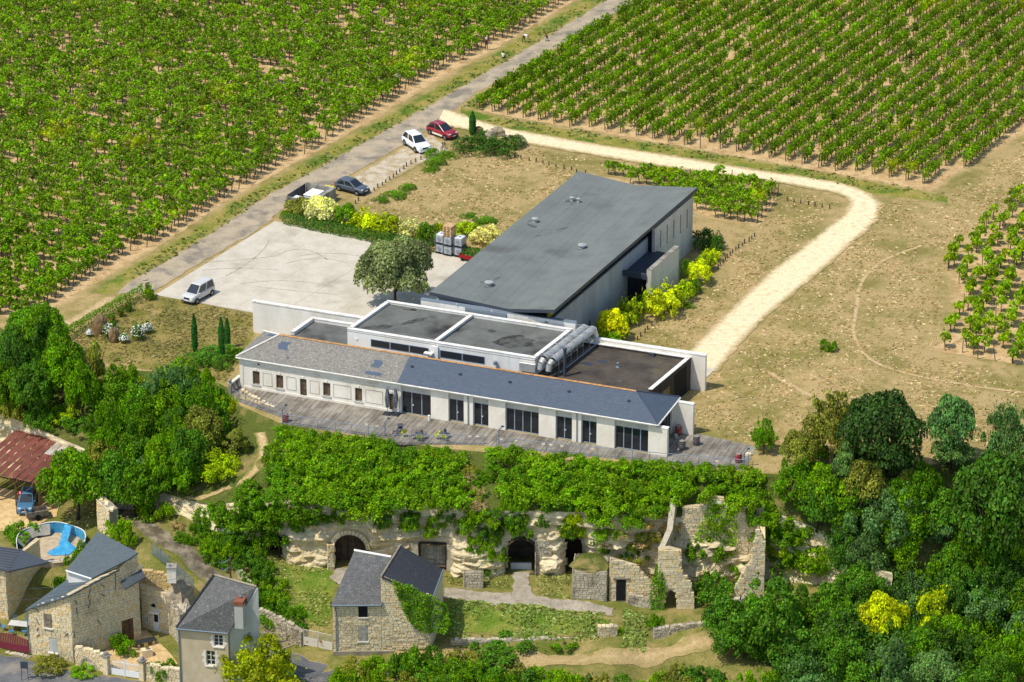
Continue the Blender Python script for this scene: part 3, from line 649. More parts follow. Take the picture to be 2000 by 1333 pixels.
surf('block_concrete', srgb(206, 204, 196), srgb(180, 178, 170), .5, fine=.05, objrand=.05, c3=srgb(140, 134, 120), c3scale=.8, c3amt=(.62, .8), stretch=(1, 1, .2))
surf('old_concrete', srgb(166, 162, 152), srgb(122, 118, 108), .9, fine=.12, c3=srgb(86, 82, 74), c3scale=1.3, c3amt=(.52, .7), stretch=(1, 1, .3))
surf('felt_grey', srgb(118, 123, 119), srgb(107, 112, 109), .3, fine=.05, fscale=3, objrand=.015, c3=srgb(96, 98, 94), c3scale=.16, c3amt=(.6, .72), stretch=(1, 1, 1))
surf('felt_dark', srgb(88, 80, 70), srgb(66, 60, 54), .5, fine=.14, fscale=2.5, c3=srgb(100, 92, 72), c3scale=.3, c3amt=(.58, .75), objrand=.06)
surf('felt_mid', srgb(112, 114, 108), srgb(92, 94, 90), .35, fine=.1, fscale=2.5, c3=srgb(56, 56, 53), c3scale=.2, c3amt=(.56, .72), objrand=.05)
surf('felt_stain', srgb(84, 87, 85), srgb(116, 121, 117), 1.1, amt=(.36, .56), fine=.1)
surf('stain_dark', srgb(52, 51, 48), srgb(92, 92, 88), 1.3, amt=(.38, .62), fine=.2)
surf('anthracite', srgb(66, 74, 84), fine=.05, rough=.55)
surf('dark_timber', srgb(74, 66, 58), srgb(54, 48, 44), 2, fine=.15, stretch=(1, 1, .2))
surf('aluminium', srgb(150, 164, 178), fine=.03, rough=.45, spec=.5)
surf('duct_metal', srgb(196, 196, 190), srgb(168, 168, 162), 1.2, fine=.05, rough=.42, metal=.35, spec=.5)
surf('galvanised', srgb(138, 150, 162), fine=.05, rough=.5, metal=.3)
surf('terracotta', srgb(196, 150, 98), srgb(170, 118, 70), 3, fine=.15, objrand=.12)
surf('dark_interior', srgb(30, 30, 32), fine=0)
island_wood('shutter_wood', srgb(104, 88, 70), srgb(80, 66, 52), .3)
island_wood('deck_wood', srgb(150, 143, 131), srgb(116, 108, 96), .3, scale=.5)
island_wood('grey_wood', srgb(140, 130, 114), srgb(104, 96, 84), .3)
def glass_mat(name, c, rough=.06, spec=.6):
    m = NT(name); return m.done(c, rough, spec)
glass_mat('dark_glass', srgb(34, 38, 44)); glass_mat('car_glass', srgb(38, 46, 54), .05, .8)
def slate_mat(name, ca, cb, cm, spots=None, bw=.32, bh=.17, sp=(.62, .72), lich=None):
    m = NT(name); uv = m.n('ShaderNodeTexCoord').outputs['UV']
    br = m.n('ShaderNodeTexBrick'); br.inputs['Color1'].default_value = ca; br.inputs['Color2'].default_value = cb; br.inputs['Mortar'].default_value = cm
    br.inputs['Scale'].default_value = 1; br.inputs['Brick Width'].default_value = bw; br.inputs['Row Height'].default_value = bh; br.inputs['Mortar Size'].default_value = .012; br.offset = .5
    m.l(uv, br.inputs['Vector']); p = m.pos(); col = br.outputs['Color']
    col = m.mix(m.step(m.noise(p, .45, 4), .4, .75), col, cb)
    if spots is not None: col = m.mix(m.step(m.noise(p, 7.5, 2, .5), *sp), col, spots)
    if lich is not None: col = m.mix(m.math('MULTIPLY', m.step(m.noise(p, 2.2, 5, .75), .48, .7), .6), col, lich)
    m.bump(br.outputs['Fac'], -.35, .02); return m.done(col, .6, .35)
slate_mat('slate_new', srgb(88, 100, 116), srgb(76, 88, 102), srgb(56, 64, 76))
slate_mat('slate_old', srgb(142, 138, 128), srgb(118, 115, 108), srgb(92, 89, 84), srgb(184, 178, 162), lich=srgb(150, 146, 136), sp=(.58, .7))
slate_mat('slate_patch', srgb(84, 98, 120), srgb(76, 90, 110), srgb(60, 70, 84))
slate_mat('slate_dark', srgb(70, 72, 76), srgb(56, 58, 64), srgb(38, 40, 44), srgb(150, 144, 130), sp=(.68, .78))
slate_mat('slate_weathered', srgb(98, 98, 96), srgb(78, 80, 82), srgb(50, 52, 54), srgb(150, 146, 134), lich=srgb(124, 120, 112))
slate_mat('slate_house', srgb(92, 104, 108), srgb(80, 92, 98), srgb(62, 70, 76), srgb(140, 124, 104), sp=(.72, .8))

def roof_plane(mb, pts, up=None):
    """sloping roof face with a metric uv: u along the eave (first edge), v up the slope"""
    P = [Vector(p) for p in pts]; ex = (P[1] - P[0]).normalized(); nrm = (P[1] - P[0]).cross(P[-1] - P[0]).normalized(); ev = nrm.cross(ex)
    mb.poly(P, [((p - P[0]).dot(ex), (p - P[0]).dot(ev)) for p in P]); return mb
def glazing(parent, x0, x1, z0, z1, n, y, frame='aluminium', name='window', fr=.06, handle=False, glass='dark_glass', transom=None):
    """one glazed opening: a frame with n panes"""
    fo = MB().box(x0, y - .05, z0, x1, y + .03, z0 + fr).box(x0, y - .05, z1 - fr, x1, y + .03, z1)
    w = (x1 - x0) / n
    for i in range(n + 1):
        xc = x0 + w * i; a, b = (x0, x0 + fr) if i == 0 else (x1 - fr, x1) if i == n else (xc - fr * .7, xc + fr * .7)
        fo.box(a, y - .052, z0 + fr, b, y + .028, z1 - fr)
    if transom: fo.box(x0 + fr, y - .045, transom - .03, x1 - fr, y + .02, transom + .03)
    f = fo.build(name, frame, parent)
    for i in range(n): MB().poly([(x0 + w * i + .02, y + .01, z0 + .02), (x0 + w * (i + 1) - .02, y + .01, z0 + .02), (x0 + w * (i + 1) - .02, y + .01, z1 - .02), (x0 + w * i + .02, y + .01, z1 - .02)]).build('pane', glass, f)
    if handle: MB().box(x0 + w * 1.08, y - .12, 1.0, x0 + w * 1.2, y - .05, 1.08).build('handle', 'coping_white', f)
    return f
# ------------------------------------------------------------------ front range: old stone house and new glazed wing share one line
FB = frame2(S(470, 757), S(1302, 893)); X1, X2 = 17.2, 44.0; EZ, RZ, DEP, RY0 = 3.45, 5.0, 6.2, 3.05
house = FB.empty('old_stone_house', 'old single-storey cream stone house with grey mottled slate roof and closed brown shutters', 'house')
wins = [(1.36, 2.14, .63, 2.07), (3.94, 4.72, .63, 2.05), (6.54, 7.27, -.1, 2.05), (9.05, 9.85, .63, 2.04), (12.51, 13.28, .62, 2.03), (16.2, 16.65, -.1, 2.0)]
mb = MB(); wall(mb, X1, 3.3, .5, wins); wall(mb, DEP - .5, 3.3, .5, [], tr=lambda a, b, c: (b, DEP - a, c)); mb.build('wall', 'white_stone', house)
for i, (a, b, c, d) in enumerate(wins):
    is_door = c < 0; nm = 'door' if is_door else 'shutter'; pl = MB(); n = 4
    for k in range(n):
        w = (b - a) / n; pl.box(a + w * k + .008, .16 + .008 * (k % 2), max(c, 0) + .01, a + w * (k + 1) - .008, .21, d - .01)
    pl.build(nm, 'shutter_wood', house)
    MB().box((a + b) / 2 - .1, -.07, d + .02, (a + b) / 2 + .1, 0, d + .3).build('keystone', 'stone_trim', house, bevel=.015)
    if not is_door: MB().box(a - .1, -.1, c - .16, b + .1, .14, c).build('window_sill', 'block_concrete', house, bevel=.01)
for (ua, va, ub, vb) in [(513, 725, 532, 756), (559.5, 733, 579, 764), (605, 740, 624, 771), (651, 747, 686, 781), (714, 757.5, 748, 791.5)]:
    (xa, za), (xb, zb) = FB.hit(ua, va), FB.hit(ub, vb); fr = MB(); t = .035
    xa, xb, za, zb = xa, xb, min(za, 2.05), max(zb, .55)
    fr.box(xa, -.025, zb, xb, 0, zb + t).box(xa, -.025, za - t, xb, 0, za).box(xa, -.025, zb + t, xa + t, 0, za - t).box(xb - t, -.025, zb + t, xb, 0, za - t)
    fr.build('moulded_panel', 'old_concrete', house)
MB().box(-.04, -.05, 0, X1, -.002, .28).build('plinth', 'stone_trim', house, bevel=.01)
MB().box(-.06, -.09, 2.62, X1, -.002, 2.76).build('string_course', 'stone_trim', house, bevel=.02)
MB().box(-.08, -.14, 3.18, X1, -.003, 3.42).build('cornice', 'stone_trim', house, bevel=.04)
MB().box(-.02, -.06, .28, .35, -.001, 3.18).build('corner_pilaster', 'white_stone', house)
rf = MB(); o = .28
roof_plane(rf, [(-o, -o, EZ), (X1, -o, EZ), (X1, RY0, RZ), (3.05, RY0, RZ)]); roof_plane(rf, [(X1, DEP + o, EZ), (-o, DEP + o, EZ), (3.05, RY0, RZ), (X1, RY0, RZ)]); roof_plane(rf, [(-o, DEP + o, EZ), (-o, -o, EZ), (3.05, RY0, RZ)])
roof1 = rf.build('roof', 'slate_old', house)
def on_roof(x, f): return (x, -o + (RY0 + o) * f, EZ + (RZ - EZ) * f)
sl = (RZ - EZ) / (RY0 + o)
for (xa, xb, fa, fb) in [(3.5, 4.5, .5, .78), (13.9, 14.8, .4, .66), (13.6, 15.3, .12, .24), (4.9, 5.2, .22, .28), (1.9, 2.9, .9, .98)]:   # newer blue slates let into the old roof
    p = MB(); n = 4
    for k in range(n):
        j = rng.uniform(-.12, .12); ff = fa + (fb - fa) * k / n; fg = fa + (fb - fa) * (k + 1) / n; lift = Vector((0, -sl, 1)).normalized() * .02
        roof_plane(p, [Vector(on_roof(xa + j, ff)) + lift, Vector(on_roof(xb + j, ff)) + lift, Vector(on_roof(xb + j, fg)) + lift, Vector(on_roof(xa + j, fg)) + lift])
    p.build('slate_patch', 'slate_patch', roof1)
MB().path([(-o, -o, EZ + .05), (3.05, RY0, RZ + .05)], .09).build('hip_flashing', 'coping_white', roof1); MB().path([(-o, DEP + o, EZ + .05), (3.05, RY0, RZ + .05)], .09).build('hip_flashing', 'coping_white', roof1)
MB().box(-o - .02, -o - .13, EZ - .14, X1, -o + .02, EZ - .02).build('gutter', 'coping_white', house, bevel=.03)
def ridge_tiles(parent, x0, x1):
    me = MB(); me.extr([(0, -.13, -.03), (0, 0, .07), (0, .13, -.03)], (.49, 0, 0)); m = me.mesh('ridge_tile'); m.materials.append(MATS['terracotta'])
    n = int((x1 - x0) / .5)
    for i in range(n):
        t = link('ridge_tile', m, parent); t.location = (x0 + i * (x1 - x0) / n, RY0, RZ + .03 + .006 * (i % 2)); t.scale = ((x1 - x0) / n / .5, 1, 1)
ridge_tiles(roof1, 3.05, X1)
MB().box(2.0, -.12, 2.86, 2.18, -.02, 2.98).build('wall_lamp', 'anthracite', house)
wing = FB.empty('glazed_wing', 'modern white wing with blue slate roof and tall glazed bays facing the deck', 'building')
BAYS = [(17.45, 20.63, 3), (22.49, 24.12, 2), (25.09, 26.72, 2), (28.49, 31.98, 4), (33.73, 35.43, 2), (36.38, 37.97, 2), (39.81, 43.26, 4)]
mb = MB(); wall(mb, X2 - X1, 3.25, .45, [(a, b, -.1, 3.05) for a, b, n in BAYS], x0=X1); mb.build('wall', 'white_stone', wing)
mb = MB(); wall(mb, DEP - .45, 3.25, .45, [(.8, 4.6, -.1, 2.7)], tr=lambda a, b, c: (X2 - b, .45 + a, c)); mb.build('end_wall', 'white_stone', wing)
MB().box(X1, DEP - .45, 0, X2 - .46, DEP, 3.25).build('back_wall', 'white_stone', wing)
mb = MB(); mb.box(43.27, -.02, 0, 45.2, .48, 2.95).build('fin_wall', 'white_stone', wing); MB().box(43.24, -.05, 2.95, 45.24, .52, 3.03).build('coping', 'coping_white', wing)
MB().box(X2 + .01, 5.5, 0, 46.0, 5.92, 3.28).build('fin_wall', 'white_stone', wing); MB().box(X2 + .01, 5.47, 3.28, 46.03, 5.95, 3.35).build('coping', 'coping_white', wing)
for a, b, n in BAYS:
    MB().box(a + .01, .2, 2.42, b - .01, .34, 3.04).build('lintel_panel', 'block_concrete', wing)
    glazing(wing, a + .01, b - .01, .02, 2.42, n, .3, name='glazed_door', handle=n in (3, 2))
glazing_e = MB()
e = empty('end_glazing', (X2 - .2, .45 + .8, 0), math.pi / 2); e.parent = wing; bpy.data.objects.remove(e)
fe = MB().box(X2 - .28, 1.25, 0, X2 - .2, 1.31, 2.7).box(X2 - .28, 4.99, 0, X2 - .2, 5.05, 2.7).box(X2 - .28, 1.31, 2.64, X2 - .2, 4.99, 2.7)
for k in (1, 2, 3): fe.box(X2 - .28, 1.25 + .95 * k - .03, 0, X2 - .2, 1.25 + .95 * k + .03, 2.64)
fe = fe.build('glazed_door', 'anthracite', wing)
for k in range(4): MB().poly([(X2 - .24, 1.27 + .95 * k, .02), (X2 - .24, 2.18 + .95 * k, .02), (X2 - .24, 2.18 + .95 * k, 2.66), (X2 - .24, 1.27 + .95 * k, 2.66)]).build('pane', 'dark_glass', fe)
for x in (24.6, 35.95): MB().path([(x, -.3, 3.35), (x, -.08, 3.0), (x, -.08, .05)], .05).build('downpipe', 'galvanised', wing)
rf = MB(); XE = X2 + .3; AX = 40.95
roof_plane(rf, [(X1, -o, EZ), (XE, -o, EZ), (AX, RY0, RZ), (X1, RY0, RZ)]); roof_plane(rf, [(XE, DEP + o, EZ), (X1, DEP + o, EZ), (X1, RY0, RZ), (AX, RY0, RZ)]); roof_plane(rf, [(XE, -o, EZ), (XE, DEP + o, EZ), (AX, RY0, RZ)])
roof2 = rf.build('roof', 'slate_new', wing); ridge_tiles(roof2, X1, AX)
MB().path([(XE, -o, EZ + .04), (AX, RY0, RZ + .04)], .05).build('hip_flashing', 'slate_patch', roof2); MB().path([(XE, DEP + o, EZ + .04), (AX, RY0, RZ + .04)], .05).build('hip_flashing', 'slate_patch', roof2)
MB().box(X1 + .01, -o - .13, EZ - .14, XE + .13, -o + .02, EZ - .02).build('gutter', 'coping_white', wing, bevel=.03); MB().box(XE - .02, -o + .03, EZ - .14, XE + .13, DEP + o, EZ - .02).build('gutter', 'coping_white', wing, bevel=.03)
MB().box(X1 + .01, -.2, EZ - .3, XE - .1, .0, EZ - .15).build('eave_board', 'coping_white', wing); MB().box(XE - .3, .01, EZ - .3, XE - .05, DEP, EZ - .15).build('eave_board', 'coping_white', wing)
for (u, v) in [(811, 709), (903.5, 725.5), (999.5, 741.5), (1114, 761), (1231, 779)]:
    p = FB.flat(u, v, 4.5); f = .62; x, y, z = on_roof(p.x, f); MB().box(x - .14, y - .14, z, x + .14, y + .1, z + .13).build('roof_vent', 'anthracite', roof2)
# round table seen through the last bay, inside the wing
t = empty('round_table', FB.w(41.6, 1.6, .02), 0, 'round pale table behind the glass of the rightmost bay', 'table')
MB().lathe([(.02, .72), (.95, .72), (.95, .76), (.02, .76)], 24).build('table_top', 'block_concrete', t); MB().lathe([(.4, 0), (.4, .04), (.06, .06), (.06, .719)], 12).build('pedestal', 'anthracite', t)
# ------------------------------------------------------------------ flat-roofed cellars behind
SK = .13                                                            # their cross walls run askew, along the hall's axis
def sk(x, y): return (x + (y - 6.3) * SK, y)
cel = FB.empty('flat_roofed_cellar', 'white cellar block with two grey flat roofs and white parapets behind the slate range', 'building')
def block(parent, xa, xb, ya, yb, zr, zp, roofmat, name_w='wall', cop=.34, strips=5, par=(1, 1, 1, 1), wmat='white_render'):
    """flat-roofed box with parapets; roof laid in felt strips"""
    P = lambda x, y: sk(x, y); W = cop
    MB().prism([P(xa, ya), P(xb, ya), P(xb, yb), P(xa, yb)], 0, zr - .05).build(name_w, wmat, parent)
    for k in range(strips):
        a, b = ya + (yb - ya) * k / strips, ya + (yb - ya) * (k + 1) / strips
        MB().prism([P(xa, a), P(xb, a), P(xb, b - .006), P(xa, b - .006)], zr - .049, zr + .006 * (k % 2)).build('roof_felt', roofmat, parent)
    ed = [((xa, ya), (xb, ya + W)), ((xa, yb - W), (xb, yb)), ((xa, ya + W), (xa + W, yb - W)), ((xb - W, ya + W), (xb, yb - W))]
    for on_, ((x0, y0), (x1, y1)) in zip(par, ed):
        if on_:
            q = [P(x0, y0), P(x1, y0), P(x1, y1), P(x0, y1)]
            MB().prism(q, zr + .008, zp - .07).build('parapet', wmat, parent); MB().prism([(a - .0 + (.04 if (a, b) in (q[1], q[2]) else -.04), b + (.04 if (a, b) in (q[2], q[3]) else -.04)) for a, b in q], zp - .07, zp).build('coping', 'coping_white', parent)
block(cel, 9.05, 18.6, 6.32, 14.4, 5.02, 5.3, 'felt_mid'); block(cel, 18.62, 29.2, 6.32, 14.4, 4.95, 5.29, 'felt_mid', par=(1, 1, 0, 1))
for a, b, n in [(11.6, 17.9, 3), (19.1, 23.9, 2)]:
    f = MB().box(a, 6.28, 3.75, b, 6.315, 4.55).build('clerestory', 'aluminium', cel)
    for k in range(n): MB().box(a + .06 + (b - a) / n * k, 6.26, 3.8, a - .06 + (b - a) / n * (k + 1), 6.278, 4.5).build('pane', 'dark_glass', f)
MB().box(9.9, 6.27, 4.15, 10.2, 6.31, 4.42).build('wall_plate', 'coping_white', cel); MB().box(18.25, 6.1, 3.6, 18.95, 6.315, 4.9).build('pier', 'white_render', cel); MB().box(17.6, 5.6, 4.15, 18.5, 6.09, 4.25).build('slab_ledge', 'coping_white', cel)
mb = MB().lathe([(.05, 0), (.2, .05), (.2, .4), (.05, .45)], 10, (25.1, 6.05, 3.95)); mb.build('wall_fan', 'galvanised', cel)
for (x, y, rx, ry, rot) in [(11.6, 8.3, 1.7, .5, .5), (14.4, 11.0, 1.6, .35, .9), (22.6, 11.6, .5, .35, 0), (25.6, 10.0, 2.2, 1.5, .3), (12.9, 13.5, .8, .25, .2)]:
    pts = [(x + rx * math.cos(t) * math.cos(rot) * k - ry * math.sin(t) * math.sin(rot) * k, y + rx * math.cos(t) * math.sin(rot) * k + ry * math.sin(t) * math.cos(rot) * k, 5.04 if x < 18.6 else 4.968) for t, k in [(i * .3, rng.uniform(.75, 1.15)) for i in range(21)]]
    MB().poly(pts).build('damp_stain', 'stain_dark', cel)
mb = MB(); mb.box(13.5, 15.0, 0, 30.3, 15.4, 5.62); mb.build('rear_wall', 'white_render', cel); MB().box(13.46, 14.96, 5.62, 30.34, 15.44, 5.7).build('coping', 'galvanised', cel)
MB().box(18.4, 14.9, 5.0, 22.9, 14.995, 5.55).build('metal_panel', 'galvanised', cel)
low = FB.empty('lean_to_cellar', 'low dark flat roof tucked between the old house and a white boundary wall', 'building')
block(low, 2.5, 9.0, 6.52, 11.0, 3.35, 3.75, 'felt_mid', strips=4, par=(0, 1, 1, 0))
bw = FB.empty('white_boundary_wall', 'long white masonry wall screening the concrete yard', 'wall')
n = 9
for k in range(n):
    for j in range(4):
        w = 14.0 / n; off = .5 * w * (j % 2)
        a, b = max(-4.5, -4.5 + w * k - off), min(9.4, -4.5 + w * (k + 1) - off)
        if k == n - 1: b = 9.4
        if b - a > .1: MB().box(a + .004, 12.95, .86 * j, b - .004, 13.35, .86 * (j + 1) - .006).build('block', 'white_render', bw)
MB().box(-4.55, 12.9, 3.44, 9.42, 13.4, 3.55).build('coping', 'coping_white', bw)
store = FB.empty('dark_roofed_store', 'right-hand store with brown-black flat roof, white walls and timber end', 'building')
block(store, 29.25, 41.2, 6.52, 15.6, 3.3, 3.62, 'felt_dark', strips=10, par=(0, 1, 0, 1), wmat='dark_timber')
MB().box(30.6, 15.7, 0, 43.9, 16.15, 3.85).build('rear_wall', 'white_stone', store); MB().box(30.56, 15.66, 3.85, 43.94, 16.19, 3.95).build('coping', 'coping_white', store)
q = [sk(41.21, 9.2), sk(41.21, 10.8)]; MB().prism([(q[0][0], q[0][1]), (q[0][0] + .03, q[0][1]), (q[1][0] + .03, q[1][1]), (q[1][0], q[1][1])], 1.4, 2.4).build('window', 'dark_glass', store)
q = [sk(41.21, 12.0), sk(41.21, 14.6)]; MB().prism([(q[0][0], q[0][1]), (q[0][0] + .03, q[0][1]), (q[1][0] + .03, q[1][1]), (q[1][0], q[1][1])], .05, 3.0).build('doorway', 'dark_interior', store)
for (x, y, rx, ry) in [(33.1, 11.0, .7, .4), (34.3, 11.9, .6, .35), (37.6, 8.2, .45, .3)]: MB().poly([(x + rx * math.cos(i * .52) * rng.uniform(.8, 1.2), y + ry * math.sin(i * .52) * rng.uniform(.8, 1.2), 3.315) for i in range(12)]).build('wet_patch', 'slate_new' if x < 36 else 'stain_dark', store)
MB().lathe([(.22, 0), (.22, .06), (.07, .1), (.07, .4), (.14, .42), (.14, .5), (.02, .55)], 10, (36.2, 11.2, 3.3)).build('roof_vent', 'galvanised', store)
MB().box(38.2, 14.9, 3.31, 38.75, 15.25, 3.6).build('roof_box', 'anthracite', store)
ch = empty('flue_pipe', FB.w(32.0, 7.3, 3.3), FB.a, 'slim black flue pipe rising behind the slate ridge', 'flue'); MB().lathe([(.17, 0), (.17, 2.9), (.24, 2.92), (.24, 3.05), (.05, 3.1)], 12).build('pipe', 'anthracite', ch)
# ------------------------------------------------------------------ ventilation ducts along the cellar's right side
dt = FB.empty('ventilation_ducts', 'pair of fat silver ventilation ducts on a steel trestle beside the flat roof', 'ducts')
for k, (dx, dz) in enumerate(((.55, 5.0), (1.45, 4.95))):
    a, b = sk(29.3 + dx, 6.9), sk(29.3 + dx, 15.6)
    d = MB(); N = 10
    for i in range(N):
        f0, f1 = i / N, (i + 1) / N; p = lambda f: (a[0] + (b[0] - a[0]) * f, a[1] + (b[1] - a[1]) * f, dz)
        d.tube(p(f0), p(f1), .4, n=18, cap=False); d.tube(p(f1 - .008), p(f1), .41, n=18)
    d.tube((a[0], a[1], dz), (a[0] - .15, a[1] - .4, dz - .3), .36, .3, 14).tube((a[0] - .15, a[1] - .4, dz - .3), (a[0] - .2, a[1] - .55, dz - .9), .3, n=14).tube((b[0], b[1], dz), (b[0] + .1, b[1] + .4, dz - .9), .4, n=14)
    d.build('duct', 'duct_metal', dt)
for i in range(7):
    y = 7.2 + i * 1.3; x0, x1 = sk(29.4, y)[0], sk(31.3, y)[0]; tr = MB()
    tr.tube((x1, y, 3.31), (x1, y, 5.5), .03, n=5).tube((x0, y, 5.5), (x1, y, 5.5), .03, n=5).tube((x0, y, 4.5), (x1, y, 4.5), .04, n=5).tube((x0 + .05, y, 3.31), (x0 + .05, y, 5.5), .03, n=5); tr.build('trestle', 'galvanised', dt)
MB().tube((*sk(31.45, 7.2), 3.7), (*sk(31.45, 15), 3.7), .05, n=6).build('rail', 'galvanised', dt)
MB().box(27.7, 5.9, 3.8, 29.4, 6.3, 4.75).build('air_box', 'duct_metal', dt, bevel=.03)
# ------------------------------------------------------------------ the big hall with its folded roof
ZA, ZB, ZC, ZD, ZE, ZF = 6.1, 5.8, 7.2, 7.2, 6.0, 6.1
A, B, C, D, E_, F_ = S(1130, 335, ZA), S(1240, 362, ZB), S(1362, 367, ZC), S(1083, 606, ZD), S(992, 604, ZE), S(840, 571, ZF)
HF = frame2((D.x, D.y, 0), (C.x, C.y, 0))
hall = HF.empty('winery_hall', 'long winery hall with a folded grey felt roof and grey concrete panel walls', 'building')
hA, hB, hC, hD, hE, hF = [HF.loc(p) for p in (A, B, C, D, E_, F_)]
rs = MB()
for (p, q, r_, s) in ((hF, hE, hB, hA), (hE, hD, hC, hB)):
    rs.extr([p, q, r_, s], (0, 0, -.34))
roofh = rs.build('roof', 'anthracite', hall)
def felt(p, q, r_, s, n):
    for k in range(n):
        f0, f1 = k / n, (k + 1) / n; g = .0007
        a, b, c, d = p.lerp(q, f0 + g), p.lerp(q, f1 - g), s.lerp(r_, f1 - g), s.lerp(r_, f0 + g); lift = Vector((0, 0, .004 + .006 * (k % 2)))
        for m in range(3):                                          # each strip of three lengths
            u0, u1 = m / 3 + .0003, (m + 1) / 3 - .0003
            MB().extr([a.lerp(d, u0) + lift, b.lerp(c, u0) + lift, b.lerp(c, u1) + lift, a.lerp(d, u1) + lift], (0, 0, .02)).build('roof_felt', 'felt_grey', roofh)
felt(hF, hE, hB, hA, 9); felt(hE, hD, hC, hB, 6)
for (u, v, rx, ry, rot) in [(1118, 389, 1.5, .7, 0), (1040, 436, 1.2, .6, .4), (1080, 450, 2.6, .35, -.45), (1137, 484, .9, .6, 0), (955, 556, .6, .5, 0), (960, 545, 1.4, .3, -.5)]:
    c = HF.flat(u, v, 6.15); zl = lambda x, y: 6.12 if y > hE.y else 6.12
    pts = []
    for i in range(16):
        t = i * .39; k = rng.uniform(.7, 1.15); x = c.x + (rx * math.cos(t) * math.cos(rot) - ry * math.sin(t) * math.sin(rot)) * k; y = c.y + (rx * math.cos(t) * math.sin(rot) + ry * math.sin(t) * math.cos(rot)) * k
        fx = min(max(x / 36.9, 0), 1); ve = hE.lerp(hB, fx); le = hF.lerp(hA, fx); ri = hD.lerp(hC, fx)
        z = ve.z + (le.z - ve.z) * (y - ve.y) / (le.y - ve.y) if y > ve.y else ri.z + (ve.z - ri.z) * (y - ri.y) / (ve.y - ri.y)
        pts.append((x, y, z + .045))
    MB().poly(pts).build('damp_stain', 'felt_stain', roofh)
def roof_z(x, y):
    fx = min(max(x / 36.9, 0), 1); ve = hE.lerp(hB, fx); le = hF.lerp(hA, fx); ri = hD.lerp(hC, fx)
    return ve.z + (le.z - ve.z) * (y - ve.y) / (le.y - ve.y) if y > ve.y else ri.z + (ve.z - ri.z) * (y - ri.y) / (ve.y - ri.y)
for (u, v, k) in [(955, 556, 1.0), (1137, 486, 1.0), (1045, 432, .8), (1117, 390, .55), (1130, 392, .5)]:
    c = HF.flat(u, v, 6.2); z = roof_z(c.x, c.y) + .03
    MB().lathe([(.32 * k, 0), (.32 * k, .12), (.2 * k, .16), (.2 * k, .36), (.46 * k, .38), (.46 * k, .44), (.1 * k, .52)], 14, (c.x, c.y, z)).build('roof_vent', 'duct_metal', roofh, smooth=False)
for (x, y) in [(.05, 3.0), (.05, 7.0), (.05, 11)]: MB().box(x - .1, y - .05, 5.75, x, y + .05, 5.85).build('fascia_lamp', 'coping_white', roofh)
HL, HW = hC.x, hF.y
XB0 = HF.hit(1279, 480, .3)[0]                                      # where the paler block with slit windows begins
zg = 5.2
MB().prism([(1.2, 1.35), (HL - 1.2, 1.35), (HL - 1.2, HW - 1.0), (1.2, HW - 1.0)], 0, zg - .3).build('core_wall', 'panel_concrete', hall)
npan = 15
for k in range(npan):
    a, b = 1.0 + (XB0 - 1.0) * k / npan, 1.0 + (XB0 - 1.0) * (k + 1) / npan
    MB().box(a + .012, 1.1, 0, b - .012, 1.34, zg).build('wall_panel', 'panel_concrete', hall)
MB().box(.9, 1.16, zg + .001, XB0, 1.5, zg + .12).build('sill_band', 'anthracite', hall)
gl = MB().box(.95, 1.3, zg + .12, XB0, 1.34, 6.75).build('glass_band', 'dark_glass', hall)
for k in range(16): x = 1.0 + (XB0 - 1.2) * k / 15; MB().box(x, 1.22, zg + .12, x + .07, 1.29, 6.7).build('mullion', 'anthracite', gl)
for k in (2.6, 6.4, 11): MB().box(k, 1.085, .5, k + .28, 1.099, 1.4).build('small_window', 'dark_glass', hall)
slits = []
for (ua, va, ub, vb) in [(1289.2, 449, 1292, 484), (1302, 439, 1305, 476), (1315, 429, 1318, 465), (1328, 419, 1331, 455.5), (1341.2, 409, 1344, 445)]:
    x, z1 = HF.hit((ua + ub) / 2, va, .3); _, z0 = HF.hit((ua + ub) / 2, vb, .3); slits.append((x - .16, x + .16, z0, z1))
mb = MB(); XB1 = HF.hit(1352.5, 450, .3)[0]; wall(mb, XB1 - XB0, 6.3, .35, slits, y=.3, x0=XB0); mb.build('slit_wall', 'block_concrete', hall)
MB().box(XB0 + .01, .66, 0, XB1, 2.4, 6.28).build('slit_wall_core', 'dark_interior', hall)
for a, b, c, d in slits: MB().box(a, .5, c, b, .54, d).build('slit_window', 'dark_glass', hall)
for z in (1.6, 3.2, 4.8): MB().box(XB0 + .004, .293, z, XB1 - .004, .2985, z + .02).build('panel_joint', 'old_concrete', hall)
MB().prism([(XB1 - .3, 2.41), (XB1, 2.41), (XB1, HW - 1.0), (XB1 - .3, HW - 1.0)], 0, 5.6).build('back_wall', 'panel_concrete', hall)
MB().box(.95, 1.36, 0, 1.15, HW - 1.0, 5.7).build('front_wall', 'anthracite', hall); MB().box(1.0, HW - .98, 0, XB1, HW - .7, 5.55).build('left_wall', 'panel_concrete', hall)
